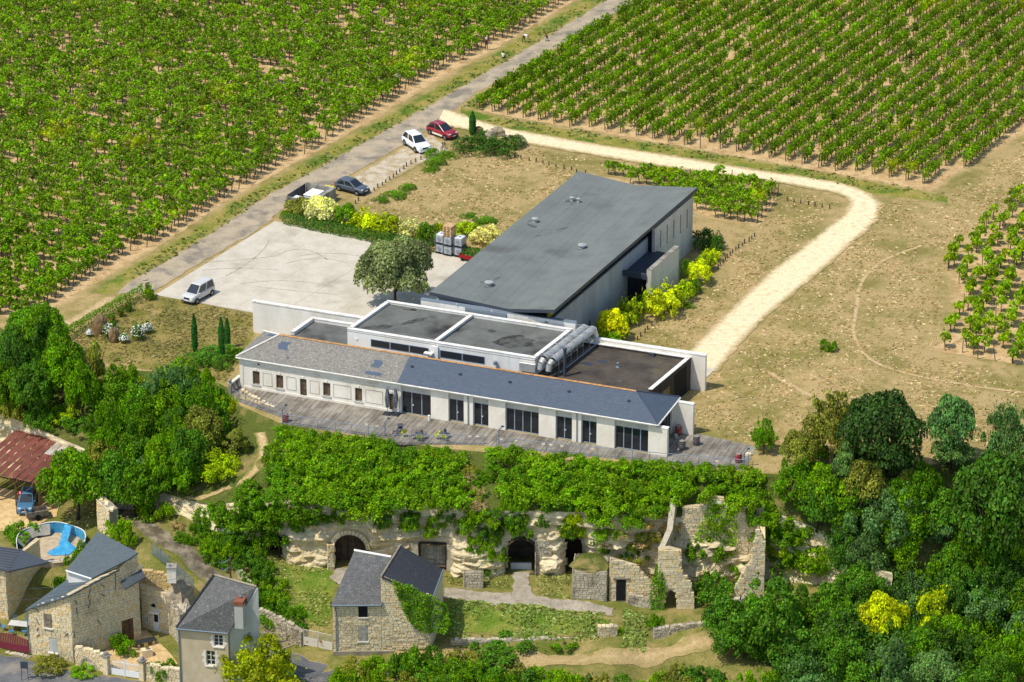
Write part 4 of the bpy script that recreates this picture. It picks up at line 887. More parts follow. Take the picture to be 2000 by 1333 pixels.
# entrance block on the right side
p1 = HF.loc(S(1325, 556)); p0 = HF.loc(S(1272, 570)); xe1 = p1.x; ye = p1.y; xe0 = HF.hit(1272, 560, ye)[0]
ent = HF.empty('entrance_block', 'projecting entrance block with a thick pale concrete wall on the right of the hall', 'building')
for j in range(6): MB().box(xe0, ye, 4.4 / 6 * j, xe1, ye + .55, 4.4 / 6 * (j + 1) - .008).build('concrete_lift', 'block_concrete', ent)
MB().box(xe0, ye + .004, 4.4, xe1, ye + .546, 4.44).build('coping', 'old_concrete', ent)
MB().box(xe0 - .2, ye + .56, 3.35, xe1 - .4, 1.05, 3.6).build('roof', 'anthracite', ent); MB().box(xe0 - .22, ye + .56, 3.6, xe0 + .05, 1.05, 3.95).build('fascia', 'anthracite', ent)
MB().box(xe1 - .45, ye + .56, 0, xe1 - .15, 1.05, 3.34).build('side_wall', 'anthracite', ent); MB().box(xe0 + 1.2, ye + .57, 0, xe0 + 1.3, 1.04, 3.34).build('glass_front', 'dark_glass', ent)
# ------------------------------------------------------------------ timber deck with railing
DECK = [FB.flat(u, v, 0) for u, v in [(450, 748), (456, 782), (551, 817), (553, 829), (655, 844), (752, 857), (764, 869), (945, 870), (970, 874), (1010, 879), (1100, 888), (1199, 897), (1303, 906), (1456, 919), (1478, 873), (1362, 848)]]
dk = FB.empty('timber_deck', 'weathered grey timber deck in front of the stone and glass facades', 'deck')
inner = [(46.0, 5.49), (46.0, 5.48), (44.02, 5.48), (44.02, .5), (45.22, .5), (45.22, -.04), (0, -.04)]
poly = [(p.x, p.y) for p in DECK] + inner[::1]
bd = MB(); x = min(p[0] for p in poly)
while x < max(p[0] for p in poly):
    ys = []
    xm = x + .07
    for i in range(len(poly)):
        (xa, ya), (xb, yb) = poly[i], poly[(i + 1) % len(poly)]
        if (xa > xm) != (xb > xm): ys.append(ya + (yb - ya) * (xm - xa) / (xb - xa))
    ys.sort()
    for i in range(0, len(ys) - 1, 2):
        a, b = ys[i], ys[i + 1]; cuts = [a] + [c for c in np.arange(a + rng.uniform(.6, 2.8), b - .4, 2.8)] + [b]
        for c0, c1 in zip(cuts[:-1], cuts[1:]): bd.box(x, c0 + .005, -.02 + rng.uniform(-.004, .004), x + .135, c1 - .005, .04 + rng.uniform(-.005, .005))
    x += .147
tag(bd.build('deck_boards', 'deck_wood', dk), kind='stuff')
MB().extr([(p[0], p[1], -.35) for p in poly], (0, 0, .32)).build('deck_frame', 'dark_timber', dk)
def railing(px, label, h=1.0, step=1.7):
    W = [S(u, v, 0) for u, v in px]; r = empty('deck_railing', W[0], 0, label, 'railing', 'steel railings round the deck'); W = [w - W[0] for w in W]
    for i in range(len(W) - 1):
        a, b = W[i], W[i + 1]; L = (b - a).length; n = max(1, round(L / step)); d = (b - a) / n
        for k in range(n + (1 if i == len(W) - 2 else 0)):
            p = a + d * k; MB().box(p.x - .025, p.y - .025, -.3, p.x + .025, p.y + .025, h).build('post', 'galvanised', r)
        for z, rr in ((h + .02, .035), (.78, .012), (.56, .012), (.34, .012), (.12, .02)): MB().tube(a + Vector((0, 0, z)), b + Vector((0, 0, z)), rr, n=6).build('rail', 'galvanised', r)
    return r
railing([(456, 781), (551, 816)], 'short steel railing along the left end of the deck')
railing([(552, 828), (655, 843), (752, 856)], 'long steel railing in front of the stone house')
railing([(764, 868), (945, 869)], 'steel railing in front of the yellow chairs')
railing([(970, 873), (1100, 887), (1303, 905), (1458, 918), (1462, 905)], 'steel railing along the right half of the deck')
for (u, v, lab) in [(552, 826, 'bent steel lamp post at the left railing beside a red barrel'), (752, 852, 'bent steel lamp post left of the table sets'), (974, 868, 'bent steel lamp post right of the table sets'), (1453, 912, 'bent steel lamp post at the right end of the deck')]:
    p = S(u, v, 0); l = empty('lamp_post', p, FB.a, lab, 'lamp', 'bent lamp posts on the deck'); MB().path([(0, 0, -.2), (0, 0, 1.5), (.35, .1, 1.95)], .065, 8).build('pole', 'galvanised', l); MB().box(.25, .02, 1.88, .5, .18, 1.99).build('lamp_head', 'anthracite', l)
# curved stone balustrade at the deck's left end
bl = FB.empty('stone_balustrade', 'weathered stone balustrade beside the left corner of the old house', 'balustrade')
p = FB.flat(450, 768, 0); q = FB.flat(470, 752, 0)
for k in range(4): f = k / 3; c = p.lerp(q, f); MB().box(c.x - .16, c.y - .16, -.6, c.x + .16, c.y + .16, .95).build('baluster', 'old_concrete', bl, bevel=.04)
MB().extr([(p.x - .2, p.y - .2, .95), (q.x - .2, q.y - .1, .95), (q.x + .15, q.y + .2, .95), (p.x + .15, p.y + .2, .95)], (0, 0, .14)).build('rail', 'stone_trim', bl); MB().lathe([(.02, 0), (.16, .1), (.2, .3), (.12, .45), (.05, .5)], 10, (p.x, p.y, 1.09)).build('finial', 'old_concrete', bl)
# ================================================================== cliff, caves, ruins and the village houses below
from mathutils import noise as mn
def rock_mat(name, c, c2, c3, zs=2.2):
    m = NT(name); p = m.pos((.6, .6, zs)); q = m.pos()
    col = m.mix(m.step(m.noise(p, 1.1, 5, .65), .38, .66), c, c2)
    col = m.mix(m.step(m.noise(q, .5, 4), .56, .7), col, c3); f = m.noise(p, 3.5, 4, .7)
    nd = m.n('ShaderNodeMapRange'); nd.inputs[1].default_value = .3; nd.inputs[2].default_value = .7; nd.inputs[3].default_value = .72; nd.inputs[4].default_value = 1.15; m.l(f, nd.inputs[0])
    m.bump(f, .6, .12); return m.done(m.mix(1.0, col, m.gray(nd.outputs[0]), 'MULTIPLY'), .95, .1)
rock_mat('tuffeau_rock', srgb(236, 220, 182), srgb(204, 186, 148), srgb(222, 198, 146)); rock_mat('grey_rock', srgb(190, 176, 150), srgb(146, 134, 112), srgb(168, 152, 120)); rock_mat('garden_rock', srgb(160, 132, 96), srgb(112, 92, 68), srgb(140, 122, 96), 1)
def stone_mat(name, c, c2, c3, var=.2):
    m = NT(name); ge = m.n('ShaderNodeNewGeometry'); oi = m.n('ShaderNodeObjectInfo'); p = m.pos()
    w = m.n('ShaderNodeTexWhiteNoise', noise_dimensions='1D'); m.l(m.math('ADD', ge.outputs['Random Per Island'], oi.outputs['Random']), w.inputs['W'])
    col = m.mix(m.step(w.outputs['Value'], .55, 1.0), c, c2); col = m.mix(m.step(m.noise(p, .55, 4, .6), .52, .7), col, c3)
    f = m.noise(p, 4, 3, .6); nd = m.n('ShaderNodeMapRange'); nd.inputs[1].default_value = .3; nd.inputs[2].default_value = .7; nd.inputs[3].default_value = .8; nd.inputs[4].default_value = 1.12; m.l(f, nd.inputs[0])
    col = m.mix(1.0, col, m.gray(nd.outputs[0]), 'MULTIPLY')
    nd = m.n('ShaderNodeMapRange'); nd.inputs[3].default_value = 1 - var; nd.inputs[4].default_value = 1 + var * .5; m.l(w.outputs['Value'], nd.inputs[0])
    m.bump(f, .4, .04); return m.done(m.mix(1.0, col, m.gray(nd.outputs[0]), 'MULTIPLY'), .92, .12)
stone_mat('ashlar', srgb(240, 224, 186), srgb(226, 192, 132), srgb(216, 200, 166), .14); stone_mat('rubble', srgb(240, 224, 186), srgb(222, 196, 148), srgb(200, 184, 150), .12); stone_mat('grey_rubble', srgb(208, 196, 170), srgb(180, 168, 142), srgb(132, 122, 102), .2); stone_mat('ochre_rubble', srgb(220, 190, 130), srgb(196, 162, 104), srgb(206, 186, 144), .18)
surf('mortar', srgb(206, 188, 150), srgb(180, 162, 126), 1.2, fine=.15); surf('mortar_grey', srgb(164, 154, 134), srgb(132, 124, 106), 1.2, fine=.15)
surf('plaster', srgb(206, 190, 158), srgb(188, 172, 142), .6, fine=.05, c3=srgb(220, 208, 184), c3scale=.4); surf('grey_plaster', srgb(196, 198, 196), srgb(172, 172, 166), .6, fine=.06, stretch=(1, 1, .3))
surf('white_paint', srgb(238, 238, 236), fine=.03, rough=.6); surf('rusty_white', srgb(222, 214, 200), srgb(158, 110, 74), 1.6, amt=(.58, .72), fine=.1); surf('maroon_paint', srgb(122, 46, 62), fine=.06, rough=.6); surf('brick_red', srgb(150, 92, 70), srgb(126, 78, 62), 3, fine=.15)
island_wood('door_wood', srgb(96, 82, 70), srgb(70, 60, 54), .25); island_wood('brown_wood', srgb(112, 84, 58), srgb(84, 62, 44), .25); island_wood('pale_wood', srgb(176, 172, 160), srgb(146, 140, 126), .2)
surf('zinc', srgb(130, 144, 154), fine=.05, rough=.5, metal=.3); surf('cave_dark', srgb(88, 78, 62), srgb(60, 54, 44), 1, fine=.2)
# ------------------------------------------------------------------ rock face
def cliff_at(u, v):
    a = np.array(S(u, v, 4.0)); b = np.array(S(u, v, -16.0)); p = a + (b - a) * _ts[:, None]
    g = p[:, 1] - c_of(p[:, 0]); i = int(np.argmax(g >= 0)); return Vector(p[i])
OPEN = {}
for nm, (ua, va, ub, vb, arch) in dict(cellar_door=(527, 1044, 550, 1092, 0), great_arch=(653, 1038, 717, 1114, 1), plank_gate=(820, 1058, 872, 1104, 0), dark_arch=(990, 1047, 1047, 1118, 1), high_window=(970, 1008, 983, 1029, 1), tall_niche=(1106, 1046, 1136, 1122, 0)).items():
    p, q = cliff_at(ua, va), cliff_at(ub, vb); OPEN[nm] = (p.x, q.x, q.z, p.z, arch)
def in_open(x, z, gx=0.0):
    for xa, xb, za, zb, arch in OPEN.values():
        if xa - gx < x < xb + gx and z < zb + gx and z > za - .3:
            if arch:
                r = (xb - xa) / 2 + gx; zs = zb - (xb - xa) / 2
                if z > zs and (x - (xa + xb) / 2) ** 2 + (z - zs) ** 2 > r * r: continue
            return True
    return False
def cdisp(x, z):
    d = .6 * mn.fractal(Vector((x * .16, 3.1, z * .5)), 1, 2.2, 3) + .45 * mn.fractal(Vector((x * .45, 9.1, z * 1.5)), 1, 2.1, 3) + .2 * mn.noise(Vector((x * 1.6, 1.7, z * 3.2)))
    led = .35 * math.sin(z * 2.6 + 1.2 * mn.noise(Vector((x * .2, 0, 5)))) * max(0, mn.noise(Vector((x * .3, 7, z * .3))) + .3)
    vo = mn.voronoi(Vector((x * .55, 2.0, z * 1.1)))[0]; vq = mn.voronoi(Vector((x * 1.3, 5.0, z * 2.2)))[0]
    return d + led + .55 * (vo[1] - vo[0]) + .22 * (vq[1] - vq[0]) - .2
def zt_c(x): return float(z_top(x))
cols = np.arange(-62, 36.01, .26); NR = 38; vs = []; cap = []
for i, x in enumerate(cols):
    zt, zb = zt_c(x), float(z_low(x, c_of(x))) - .5
    for j in range(NR):
        f = j / (NR - 1); z = zb + (zt - zb) * f
        fl = min(1, (1 - f) * 4); near = 1.0
        for xa, xb, za, zbb, ar in OPEN.values():
            if xa - 1 < x < xb + 1 and za - 1 < z < zbb + .8: near = min(near, max(0, max(abs(x - (xa + xb) / 2) - (xb - xa) / 2, z - zbb)) / .8)
        dd = (cdisp(x, z) + 1.2 * (1 - f)) * (.25 + .75 * fl) * (.15 + .85 * min(1, near))
        if j == NR - 1: cap.append((x, float(c_of(x)) + .6, zt - .12))
        vs.append((x + .15 * mn.noise(Vector((x, z, 4))), float(c_of(x)) - dd * float(.2 + .8 * cliffy(x)), z))
fs = []
for i in range(len(cols) - 1):
    for j in range(NR - 1):
        c = [vs[k] for k in (i * NR + j, (i + 1) * NR + j, (i + 1) * NR + j + 1, i * NR + j + 1)]
        xm, zm = sum(p[0] for p in c) / 4, sum(p[2] for p in c) / 4
        if not in_open(xm, zm): fs.append((i * NR + j, (i + 1) * NR + j, (i + 1) * NR + j + 1, i * NR + j + 1))
nv0 = len(vs); vs += cap
fs += [(i * NR + NR - 1, (i + 1) * NR + NR - 1, nv0 + i + 1, nv0 + i) for i in range(len(cols) - 1)]
cm = bpy.data.meshes.new('cliff'); cm.from_pydata(vs, [], fs); cm.materials.append(MATS['tuffeau_rock']); cm.materials.append(MATS['grey_rock'])
cliff = tag(link('cliff', cm), 'cream limestone cliff with cave openings below the deck', 'cliff', kind='structure')
def plank_door(parent, fr, x0, x1, z0, z1, y, n, mat, name='door', arch=0, battens=True):
    mb = MB(); w = (x1 - x0) / n; r = (x1 - x0) / 2
    for k in range(n):
        a, b = x0 + w * k, x0 + w * (k + 1); xm = (a + b) / 2 - (x0 + x1) / 2
        zt = z1 - r + math.sqrt(max(0, r * r - xm * xm)) if arch else z1
        mb.extr([fr(a + .01, y, z0), fr(b - .01, y, z0), fr(b - .01, y, zt), fr(a + .01, y, zt)], Vector(fr(0, y + .06, 0)) - Vector(fr(0, y, 0)))
    if battens:
        for z in (z0 + .4, (z0 + z1) / 2, z1 - .6):
            for a, b in ((x0 + .08, (x0 + x1) / 2 - .04), ((x0 + x1) / 2 + .04, x1 - .08)): mb.extr([fr(a, y - .03, z), fr(b, y - .03, z), fr(b, y - .03, z + .12), fr(a, y - .03, z + .12)], Vector(fr(0, y, 0)) - Vector(fr(0, y - .029, 0)))
    return mb.build(name, mat, parent)
for nm, (xa, xb, za, zb, arch) in OPEN.items():
    ya, yb = float(c_of(xa)), float(c_of(xb)); a = math.atan2(yb - ya, xb - xa); F = Frame((xa, ya, za), a); L = math.hypot(xb - xa, yb - ya); Hh = zb - za; dp = {'great_arch': 1.6, 'plank_gate': .35, 'high_window': 1.0}.get(nm, 3.0)
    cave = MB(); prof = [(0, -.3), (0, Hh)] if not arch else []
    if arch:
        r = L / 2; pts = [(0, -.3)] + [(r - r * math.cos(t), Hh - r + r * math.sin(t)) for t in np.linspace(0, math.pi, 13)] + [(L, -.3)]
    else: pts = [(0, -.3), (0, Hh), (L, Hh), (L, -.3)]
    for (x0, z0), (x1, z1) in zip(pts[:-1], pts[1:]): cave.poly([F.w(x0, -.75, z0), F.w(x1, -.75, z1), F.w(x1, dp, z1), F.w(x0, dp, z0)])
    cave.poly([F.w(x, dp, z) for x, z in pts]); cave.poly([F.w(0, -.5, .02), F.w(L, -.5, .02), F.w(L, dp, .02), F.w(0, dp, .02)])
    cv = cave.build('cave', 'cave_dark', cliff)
    if nm == 'great_arch':
        plank_door(cv, F.w, .05, L - .05, .03, Hh - .05, .75, 12, 'door_wood', 'cave_door', arch=1)
        N = 15; r = L / 2
        for k in range(N):                                          # voussoirs
            t0, t1 = math.pi * k / N + .012, math.pi * (k + 1) / N - .012; ro = r + .42
            q = [F.w(r - rr * math.cos(t), -.62, Hh - r + rr * math.sin(t)) for rr, t in ((r - .01, t0), (ro, t0), (ro, t1), (r - .01, t1))]; MB().extr(q, F.ey * .55).build('voussoir', 'ashlar', cliff)
    if nm == 'plank_gate':
        plank_door(cv, F.w, .05, L - .03, .05, Hh - .45, .1, 8, 'pale_wood', 'cave_door'); MB().extr([F.w(.0, .05, Hh - .42), F.w(L, .05, Hh - .42), F.w(L, .05, Hh), F.w(0, .05, Hh)], F.ey * .1).build('tympanum', 'rubble', cv)
        for s in (-.85, L + .05): MB().extr([F.w(s, -.7, -.3), F.w(s + .8, -.7, -.3), F.w(s + .75, -.6, Hh), F.w(s + .05, -.6, Hh)], F.ey * .6).build('pier', 'grey_rubble', cliff)
    if nm == 'dark_arch': MB().extr([F.w(.35, .4, 0), F.w(L - .45, .4, 0), F.w(L - .45, .4, .75), F.w(.35, .4, .75)], F.ey * .25).build('low_wall', 'grey_plaster', cv)
# ------------------------------------------------------------------ masonry
def stones(poly, course, blen, ops=(), jit=.25):
    zs = min(p[1] for p in poly); zt = max(p[1] for p in poly); x0 = min(p[0] for p in poly); x1 = max(p[0] for p in poly); out = []; z = zs
    while z < zt - .05:
        h = course * rng.uniform(1 - jit, 1 + jit); x = x0 - rng.uniform(0, blen)
        while x < x1:
            l = blen * rng.uniform(.65, 1.35); a, b = max(x, x0), min(x + l, x1); zm = z + h / 2
            if b - a > .08:
                cuts = [(a, b)]
                for (oa, ob, oc, od) in ops:
                    if oc < zm < od:
                        nc = []
                        for (c, d) in cuts:
                            if d <= oa or c >= ob: nc.append((c, d))
                            else:
                                if oa - c > .06: nc.append((c, oa))
                                if d - ob > .06: nc.append((ob, d))
                        cuts = nc
                for c, d in cuts:
                    if inside(poly, (c + d) / 2, zm): out.append((c + .008, d - .008, z + .008, z + h - .008))
            x += l
        z += h
    return out
_cb = MB(); e_ = .06
_cb.add([(-.5 + e_ * .6, -.5, -.5 + e_), (.5 - e_ * .6, -.5, -.5 + e_), (.5 - e_ * .6, -.5, .5 - e_), (-.5 + e_ * .6, -.5, .5 - e_), (-.5, -.2, -.5), (.5, -.2, -.5), (.5, -.2, .5), (-.5, -.2, .5), (-.5, .5, -.5), (.5, .5, -.5), (.5, .5, .5), (-.5, .5, .5)],
        [(0, 1, 2, 3), (0, 4, 5, 1), (1, 5, 6, 2), (2, 6, 7, 3), (3, 7, 4, 0), (4, 8, 9, 5), (5, 9, 10, 6), (6, 10, 11, 7), (7, 11, 8, 4)])
BLOCK = {}
def block_mesh(mat):
    if mat not in BLOCK: BLOCK[mat] = _cb.mesh('stone'); BLOCK[mat].materials.append(MATS[mat])
    return BLOCK[mat]
def masonry(parent, F, poly, t, mat='rubble', core='mortar', course=.24, blen=.4, ops=(), each=False, name='wall', face=.12, back=False):
    """wall of stones in front of a mortar core; poly is its outline in (x, z) of frame F, whose parent empty stands at F"""
    # core with openings: cells clipped on the outline are approximated by thin slices
    mb = MB(); L = F.w
    e0 = Vector((0, t - face, 0)); mb.extr([(x, face * .55, z) for x, z in poly], (0, t - face * .55, 0)); w = mb.build(name, core, parent)
    blocks = stones(poly, course, blen, ops)
    if each:
        for a, b, c, d in blocks[:295]:
            s = link('stone', block_mesh(mat), w); dy = rng.uniform(-.02, .02); s.location = ((a + b) / 2, face / 2 + dy - .0, (c + d) / 2); s.scale = (b - a, face, d - c)
        blocks = blocks[295:]
    if blocks:
        sb = MB()
        for a, b, c, d in blocks:
            y = rng.uniform(-.025, .025); e = min(.02, (d - c) * .2); j = lambda: rng.uniform(-.012, .012)
            sb.add([(a + e + j(), y, c + e), (b - e + j(), y, c + e + j()), (b - e, y, d - e), (a + e, y, d - e + j()), (a, face * .6, c), (b, face * .6, c), (b, face * .6, d), (a, face * .6, d)], [(0, 1, 2, 3), (4, 5, 1, 0), (5, 6, 2, 1), (6, 7, 3, 2), (7, 4, 0, 3)])
        tag(sb.build('stonework', mat, w), kind='stuff')
    return w
def sub_frame(parent, F, wf, name):
    """an empty is not needed: returns a frame local to the thing"""
    return wf
def local_wall(thing, TF, p, q, name='wall'):
    """helper empty-free wall axes: a child empty placed at p, x axis towards q (both local to the thing)"""
    raise NotImplementedError
# walls of a house are parts: each is a mesh whose own transform carries the wall's axes
def wall_part(thing, TF, p, q, poly, t=.45, **kw):
    """p, q: world base points (left, right as seen from outside); poly in (x, z) from p"""
    WF = frame2(p, q); 
    holder = masonry(thing, WF, poly, t, **kw)
    holder.matrix_local = Matrix.Translation(TF.loc(WF.o)) @ Matrix.Rotation(WF.a - TF.a, 4, 'Z')
    return holder, WF
def thing_at(name, p, a, label, cat, group=None):
    F = Frame(p, a); return F.empty(name, label, cat, group), F
def in_wall(holder, mb, name, mat, **kw): return mb.build(name, mat, holder, **kw)
def opening(holder, a, b, c, d, kind='dark', y=.0, mat='dark_interior'):
    """recess panel of an opening in a stone face (holder-local axes)"""
    if kind == 'dark': return MB().box(a, y, c, b, y + .05, d).build('window', mat, holder)
    if kind == 'plank':
        mb = MB(); n = max(2, int((b - a) / .16)); w = (b - a) / n
        for k in range(n): mb.box(a + w * k + .006, y + .005 * (k % 2), c, a + w * (k + 1) - .006, y + .05, d)
        return mb.build('shutter' if c > .4 else 'door', mat, holder)
    if kind == 'glazed':
        f = MB().box(a, y - .04, c, b, y + .03, c + .06).box(a, y - .04, d - .06, b, y + .03, d).box(a, y - .042, c + .06, a + .06, y + .028, d - .06).box(b - .06, y - .042, c + .06, b, y + .028, d - .06).box((a + b) / 2 - .03, y - .044, c + .06, (a + b) / 2 + .03, y + .026, d - .06)
        for k in (1, 2): z = c + (d - c) * k / 3; f.box(a + .06, y - .03, z - .015, (a + b) / 2 - .03, y + .02, z + .015).box((a + b) / 2 + .03, y - .03, z - .015, b - .06, y + .02, z + .015)
        f = f.build('window', 'white_paint', holder); MB().box(a + .02, y + .005, c + .02, b - .02, y + .012, d - .02).build('pane', 'dark_glass', f); return f
def free_roof(thing, TF, pts, mat, t=.14, name='roof'):
    """roof plane from world points, first edge = eave"""
    P = [TF.loc(p) for p in pts]; mb = MB(); roof_plane(mb, P); P2 = [p - Vector((0, 0, t)) for p in P]
    for i in range(len(P)): j = (i + 1) % len(P); mb.poly([P[i], P2[i], P2[j], P[j]])
    mb.poly(P2[::-1]); return mb.build(name, mat, thing)

# ------------------------------------------------------------------ stone barn in the middle
zb = -12.25; b0 = S(652, 1279, zb); b1 = S(746, 1272, -12.1); b2 = S(842, 1262, -11.9)
bd_dir = (b1 - b0); bd_dir = Vector((1, .02, 0)).normalized()
b1 = b0 + bd_dir * ((S(746, 1279, zb) - b0).length); b2 = b0 + bd_dir * ((S(843, 1275, zb) - b0).length)
barn, BF = thing_at('stone_barn', b0, math.atan2(bd_dir.y, bd_dir.x), 'stone barn with two dark slate roofs, its right gable overgrown with ivy', 'barn')
LB, LG = (b1 - b0).length, (b2 - b0).length; ze = BF.hit(653, 1180, 0)[1]; za_ = BF.hit(749, 1126, 0)[1]; zr = BF.hit(848, 1165, 0)[1]
(wx0, wz1), (wx1, wz0) = BF.hit(700, 1182), BF.hit(718, 1206); (sx0, sz1), (sx1, sz0) = BF.hit(700, 1222), BF.hit(718, 1253)
h, _ = wall_part(barn, BF, b0, b1, [(0, .35), (LB, .35), (LB, ze), (0, ze)], mat='rubble', ops=[(wx0, wx1, wz0, wz1), (sx0, sx1, sz0, sz1)], name='front_wall', course=.25, blen=.42)
opening(h, wx0, wx1, wz0, wz1); opening(h, sx0, sx1, sz0, sz1, 'plank', mat='pale_wood'); MB().box(wx0 - .08, -.06, wz0 - .1, wx1 + .08, .1, wz0).build('window_sill', 'stone_trim', h); MB().box(sx0 - .1, -.06, sz0 - .14, sx1 + .1, .1, sz0).build('window_sill', 'stone_trim', h)
MB().box(-.08, -.14, -.3, LB + 1.2, .3, .4).build('plinth', 'mortar_grey', h, bevel=.03); MB().tube((.28, -.08, ze - .1), (.28, -.08, .3), .05, n=8).build('downpipe', 'zinc', h); MB().tube((-.05, -.28, ze - .05), (LB, -.28, ze - .05), .07, n=8).build('gutter', 'zinc', h)
h, _ = wall_part(barn, BF, b1, b2, [(0, .2), (LG - LB, .6), (LG - LB, zr), (.35, za_ - .1), (0, za_ - .15)], mat='rubble', name='gable_wall', course=.23, blen=.38)
rA, rB = S(692, 1076, za_ + zb), S(764, 1089, za_ + zb); eA, eB = BF.w(-.15, -.3, ze), BF.w(LB + .1, -.3, ze)
free_roof(barn, BF, [eA, eB, rB, rA], 'slate_weathered'); MB().path([BF.loc(rA) + Vector((0, 0, .05)), BF.loc(rB) + Vector((0, 0, .05))], .12, 6).build('ridge', 'coping_white', barn)
ga, gb = BF.w(LB + .05, -.1, za_), S(782, 1066, za_ + zb); ea, eb = BF.w(LG + .2, -.1, zr - .05), S(866, 1113, zr + zb)
free_roof(barn, BF, [ea, eb, gb, ga], 'slate_dark'); MB().path([BF.loc(ga) + Vector((0, 0, .04)), BF.loc(gb) + Vector((0, 0, .04))], .1, 6).build('verge_mortar', 'mortar_grey', barn); MB().path([BF.loc(ea) + Vector((0, 0, .04)), BF.loc(eb) + Vector((0, 0, .04))], .08, 6).build('gutter', 'zinc', barn)
bl_, br_ = BF.loc(rA), BF.loc(eb)                                   # side and rear walls
q = [(0, .3), (bl_.x, bl_.y), (br_.x, br_.y - .1), (LG, .3)]
MB().extr([(0, .46, 0), (0, .46, ze), (bl_.x + .1, bl_.y - .2, za_ - .2), (bl_.x + .1, bl_.y - .2, .5)], (.4, 0, 0)).build('side_wall', 'rubble', barn)
MB().extr([(LG - .4, .46, .3), (LG - .4, .46, zr - .15), (br_.x - .4, br_.y, zr - .15), (br_.x - .4, br_.y, .5)], (.35, 0, 0)).build('side_wall', 'rubble', barn)
gl_ = BF.loc(gb); MB().poly([(bl_.x + .1, bl_.y - .15, .5), (gl_.x, gl_.y - .1, .5), (gl_.x, gl_.y - .1, za_ - .15), (bl_.x + .1, bl_.y - .15, za_ - .15)]).poly([(gl_.x, gl_.y - .1, .5), (br_.x - .1, br_.y - .1, .5), (br_.x - .1, br_.y - .1, zr - .15), (gl_.x, gl_.y - .1, za_ - .15)]).build('rear_wall', 'rubble', barn)
BARN = (BF, LB, LG, ze, za_, zr)

# ------------------------------------------------------------------ ashlar house at the lower left
zb = -12.6; p0, p1 = S(59, 1279, zb), S(143.6, 1294, zb)
hA_, AF = thing_at('ashlar_house', p0, math.atan2(p1.y - p0.y, p1.x - p0.x), 'tall cream ashlar house with a slate roof stepping up the hillside', 'house')
LF = (p1 - p0).length; zl = AF.hit(55, 1191)[1]; zr1 = AF.hit(142.5, 1164)[1]
(ax0, az1), (ax1, az0) = AF.hit(85, 1199), AF.hit(102, 1228); (cx0, cz1), (cx1, cz0) = AF.hit(96, 1247), AF.hit(112.5, 1276)
h, _ = wall_part(hA_, AF, p0, p1, [(0, -.3), (LF, -.3), (LF, zr1), (0, zl)], mat='ashlar', each=True, course=.3, blen=.5, ops=[(ax0, ax1, az0, az1), (cx0, cx1, cz0, cz1)], name='gable_wall')
opening(h, ax0, ax1, az0, az1, 'plank', mat='grey_wood'); opening(h, cx0, cx1, cz0, cz1, 'dark', mat='grey_plaster')
br = MB().tube((ax0 + .05, .05, az0 + .05), (ax1 - .05, .05, az1 - .3), .03, n=4).tube((ax0 + .05, .05, az1 - .3), (ax1 - .05, .05, az0 + .05), .03, n=4); br.build('brace', 'white_paint', h)
MB().box(ax0 - .1, -.12, az0 - .12, ax1 + .1, .1, az0).build('window_sill', 'stone_trim', h); MB().box(cx0 - .15, -.15, cz0 - .12, cx1 + .1, .1, cz0).build('window_sill', 'stone_trim', h)
for (u, v, dx, dz) in [(73, 1192, .25, -.3), (73.5, 1214, .22, -.5), (73.5, 1229, .15, .3), (74.5, 1241, .28, .25), (130, 1240, .3, .35), (130, 1240, .3, -.35), (92, 1181, .05, -.2), (108, 1175, .04, -.25)]:
    x, z = AF.hit(u, v); MB().tube((x - dx / 1.6, -.04, z - dz / 1.6), (x + dx / 1.6, -.04, z + dz / 1.6), .035, n=4).build('tie_anchor', 'anthracite', h)
MB().tube((-.05, -.08, zl), (-.05, -.08, -.2), .05, n=8).build('downpipe', 'zinc', h)
# flank wall running back into the hill
p2 = S(276, 1236, -12.2); p2 = p1 + (S(262, 1252, -12.3) - p1).normalized() * 9.6
RFd = frame2(p1, p2); LR = RFd.hit(276, 1232)[0]; p2 = RFd.w(LR, 0, 0)
top = [(0, zr1)] + [RFd.hit(u, v) for u, v in [(170, 1145), (200, 1127), (233, 1112), (252, 1098)]]; xe, zE = RFd.hit(263, 1093); top.append((xe, zE)); xf, zF = RFd.hit(275, 1066); top.append((min(xf, LR), zF))
top = [(min(max(a, 0), LR), b) for a, b in top]
_tw = lambda k: RFd.w(top[k][0], -.12, top[k][1] + .08)
up = [S(128.5, 1115, zr1 + zb + 1.0), S(178.5, 1127, zr1 + zb + 1.0), _tw(4), _tw(5), _tw(6), S(190.5, 1038, top[-1][1] + zb + .2)]
_A = np.array([(q.x, q.y, 1) for q in up]); _k = np.linalg.lstsq(_A, np.array([q.z for q in up]), rcond=None)[0]
up = [Vector((q.x, q.y, float(_k @ (q.x, q.y, 1)))) for q in up]
for k in (4, 5, 6): top[k] = (top[k][0], up[k - 2].z - zb - .12)
top[6] = (LR, top[6][1])
(dx0, dz1), (dx1, dz0) = RFd.hit(238, 1214), RFd.hit(262, 1256); dz0 = max(.25, dz0)
h2, _ = wall_part(hA_, AF, p1, p2, [(0, -.3), (LR, -.1), (LR, top[-1][1])] + top[::-1], mat='rubble', course=.26, blen=.45, ops=[(dx0, dx1, dz0, dz1)], name='flank_wall')
opening(h2, dx0, dx1, dz0, dz1, 'plank', mat='brown_wood')
for (u, v, dx, dz) in [(148, 1177, .1, -.25), (150, 1194, .05, -.4), (174, 1160, .12, .45), (174, 1179, .12, .45), (200, 1144, .2, -.2), (200, 1162, .2, -.2), (193, 1215, .15, -.3), (225, 1129, .02, .5), (225, 1146, .08, .4), (145, 1240, .02, -.4)]:
    x, z = RFd.hit(u, v); MB().tube((x - dx, -.05, z - dz), (x + dx, -.05, z + dz), .035, n=4).build('tie_anchor', 'anthracite', h2)
_tw0 = lambda k: RFd.w(top[k][0], -.12, top[k][1] + .08)
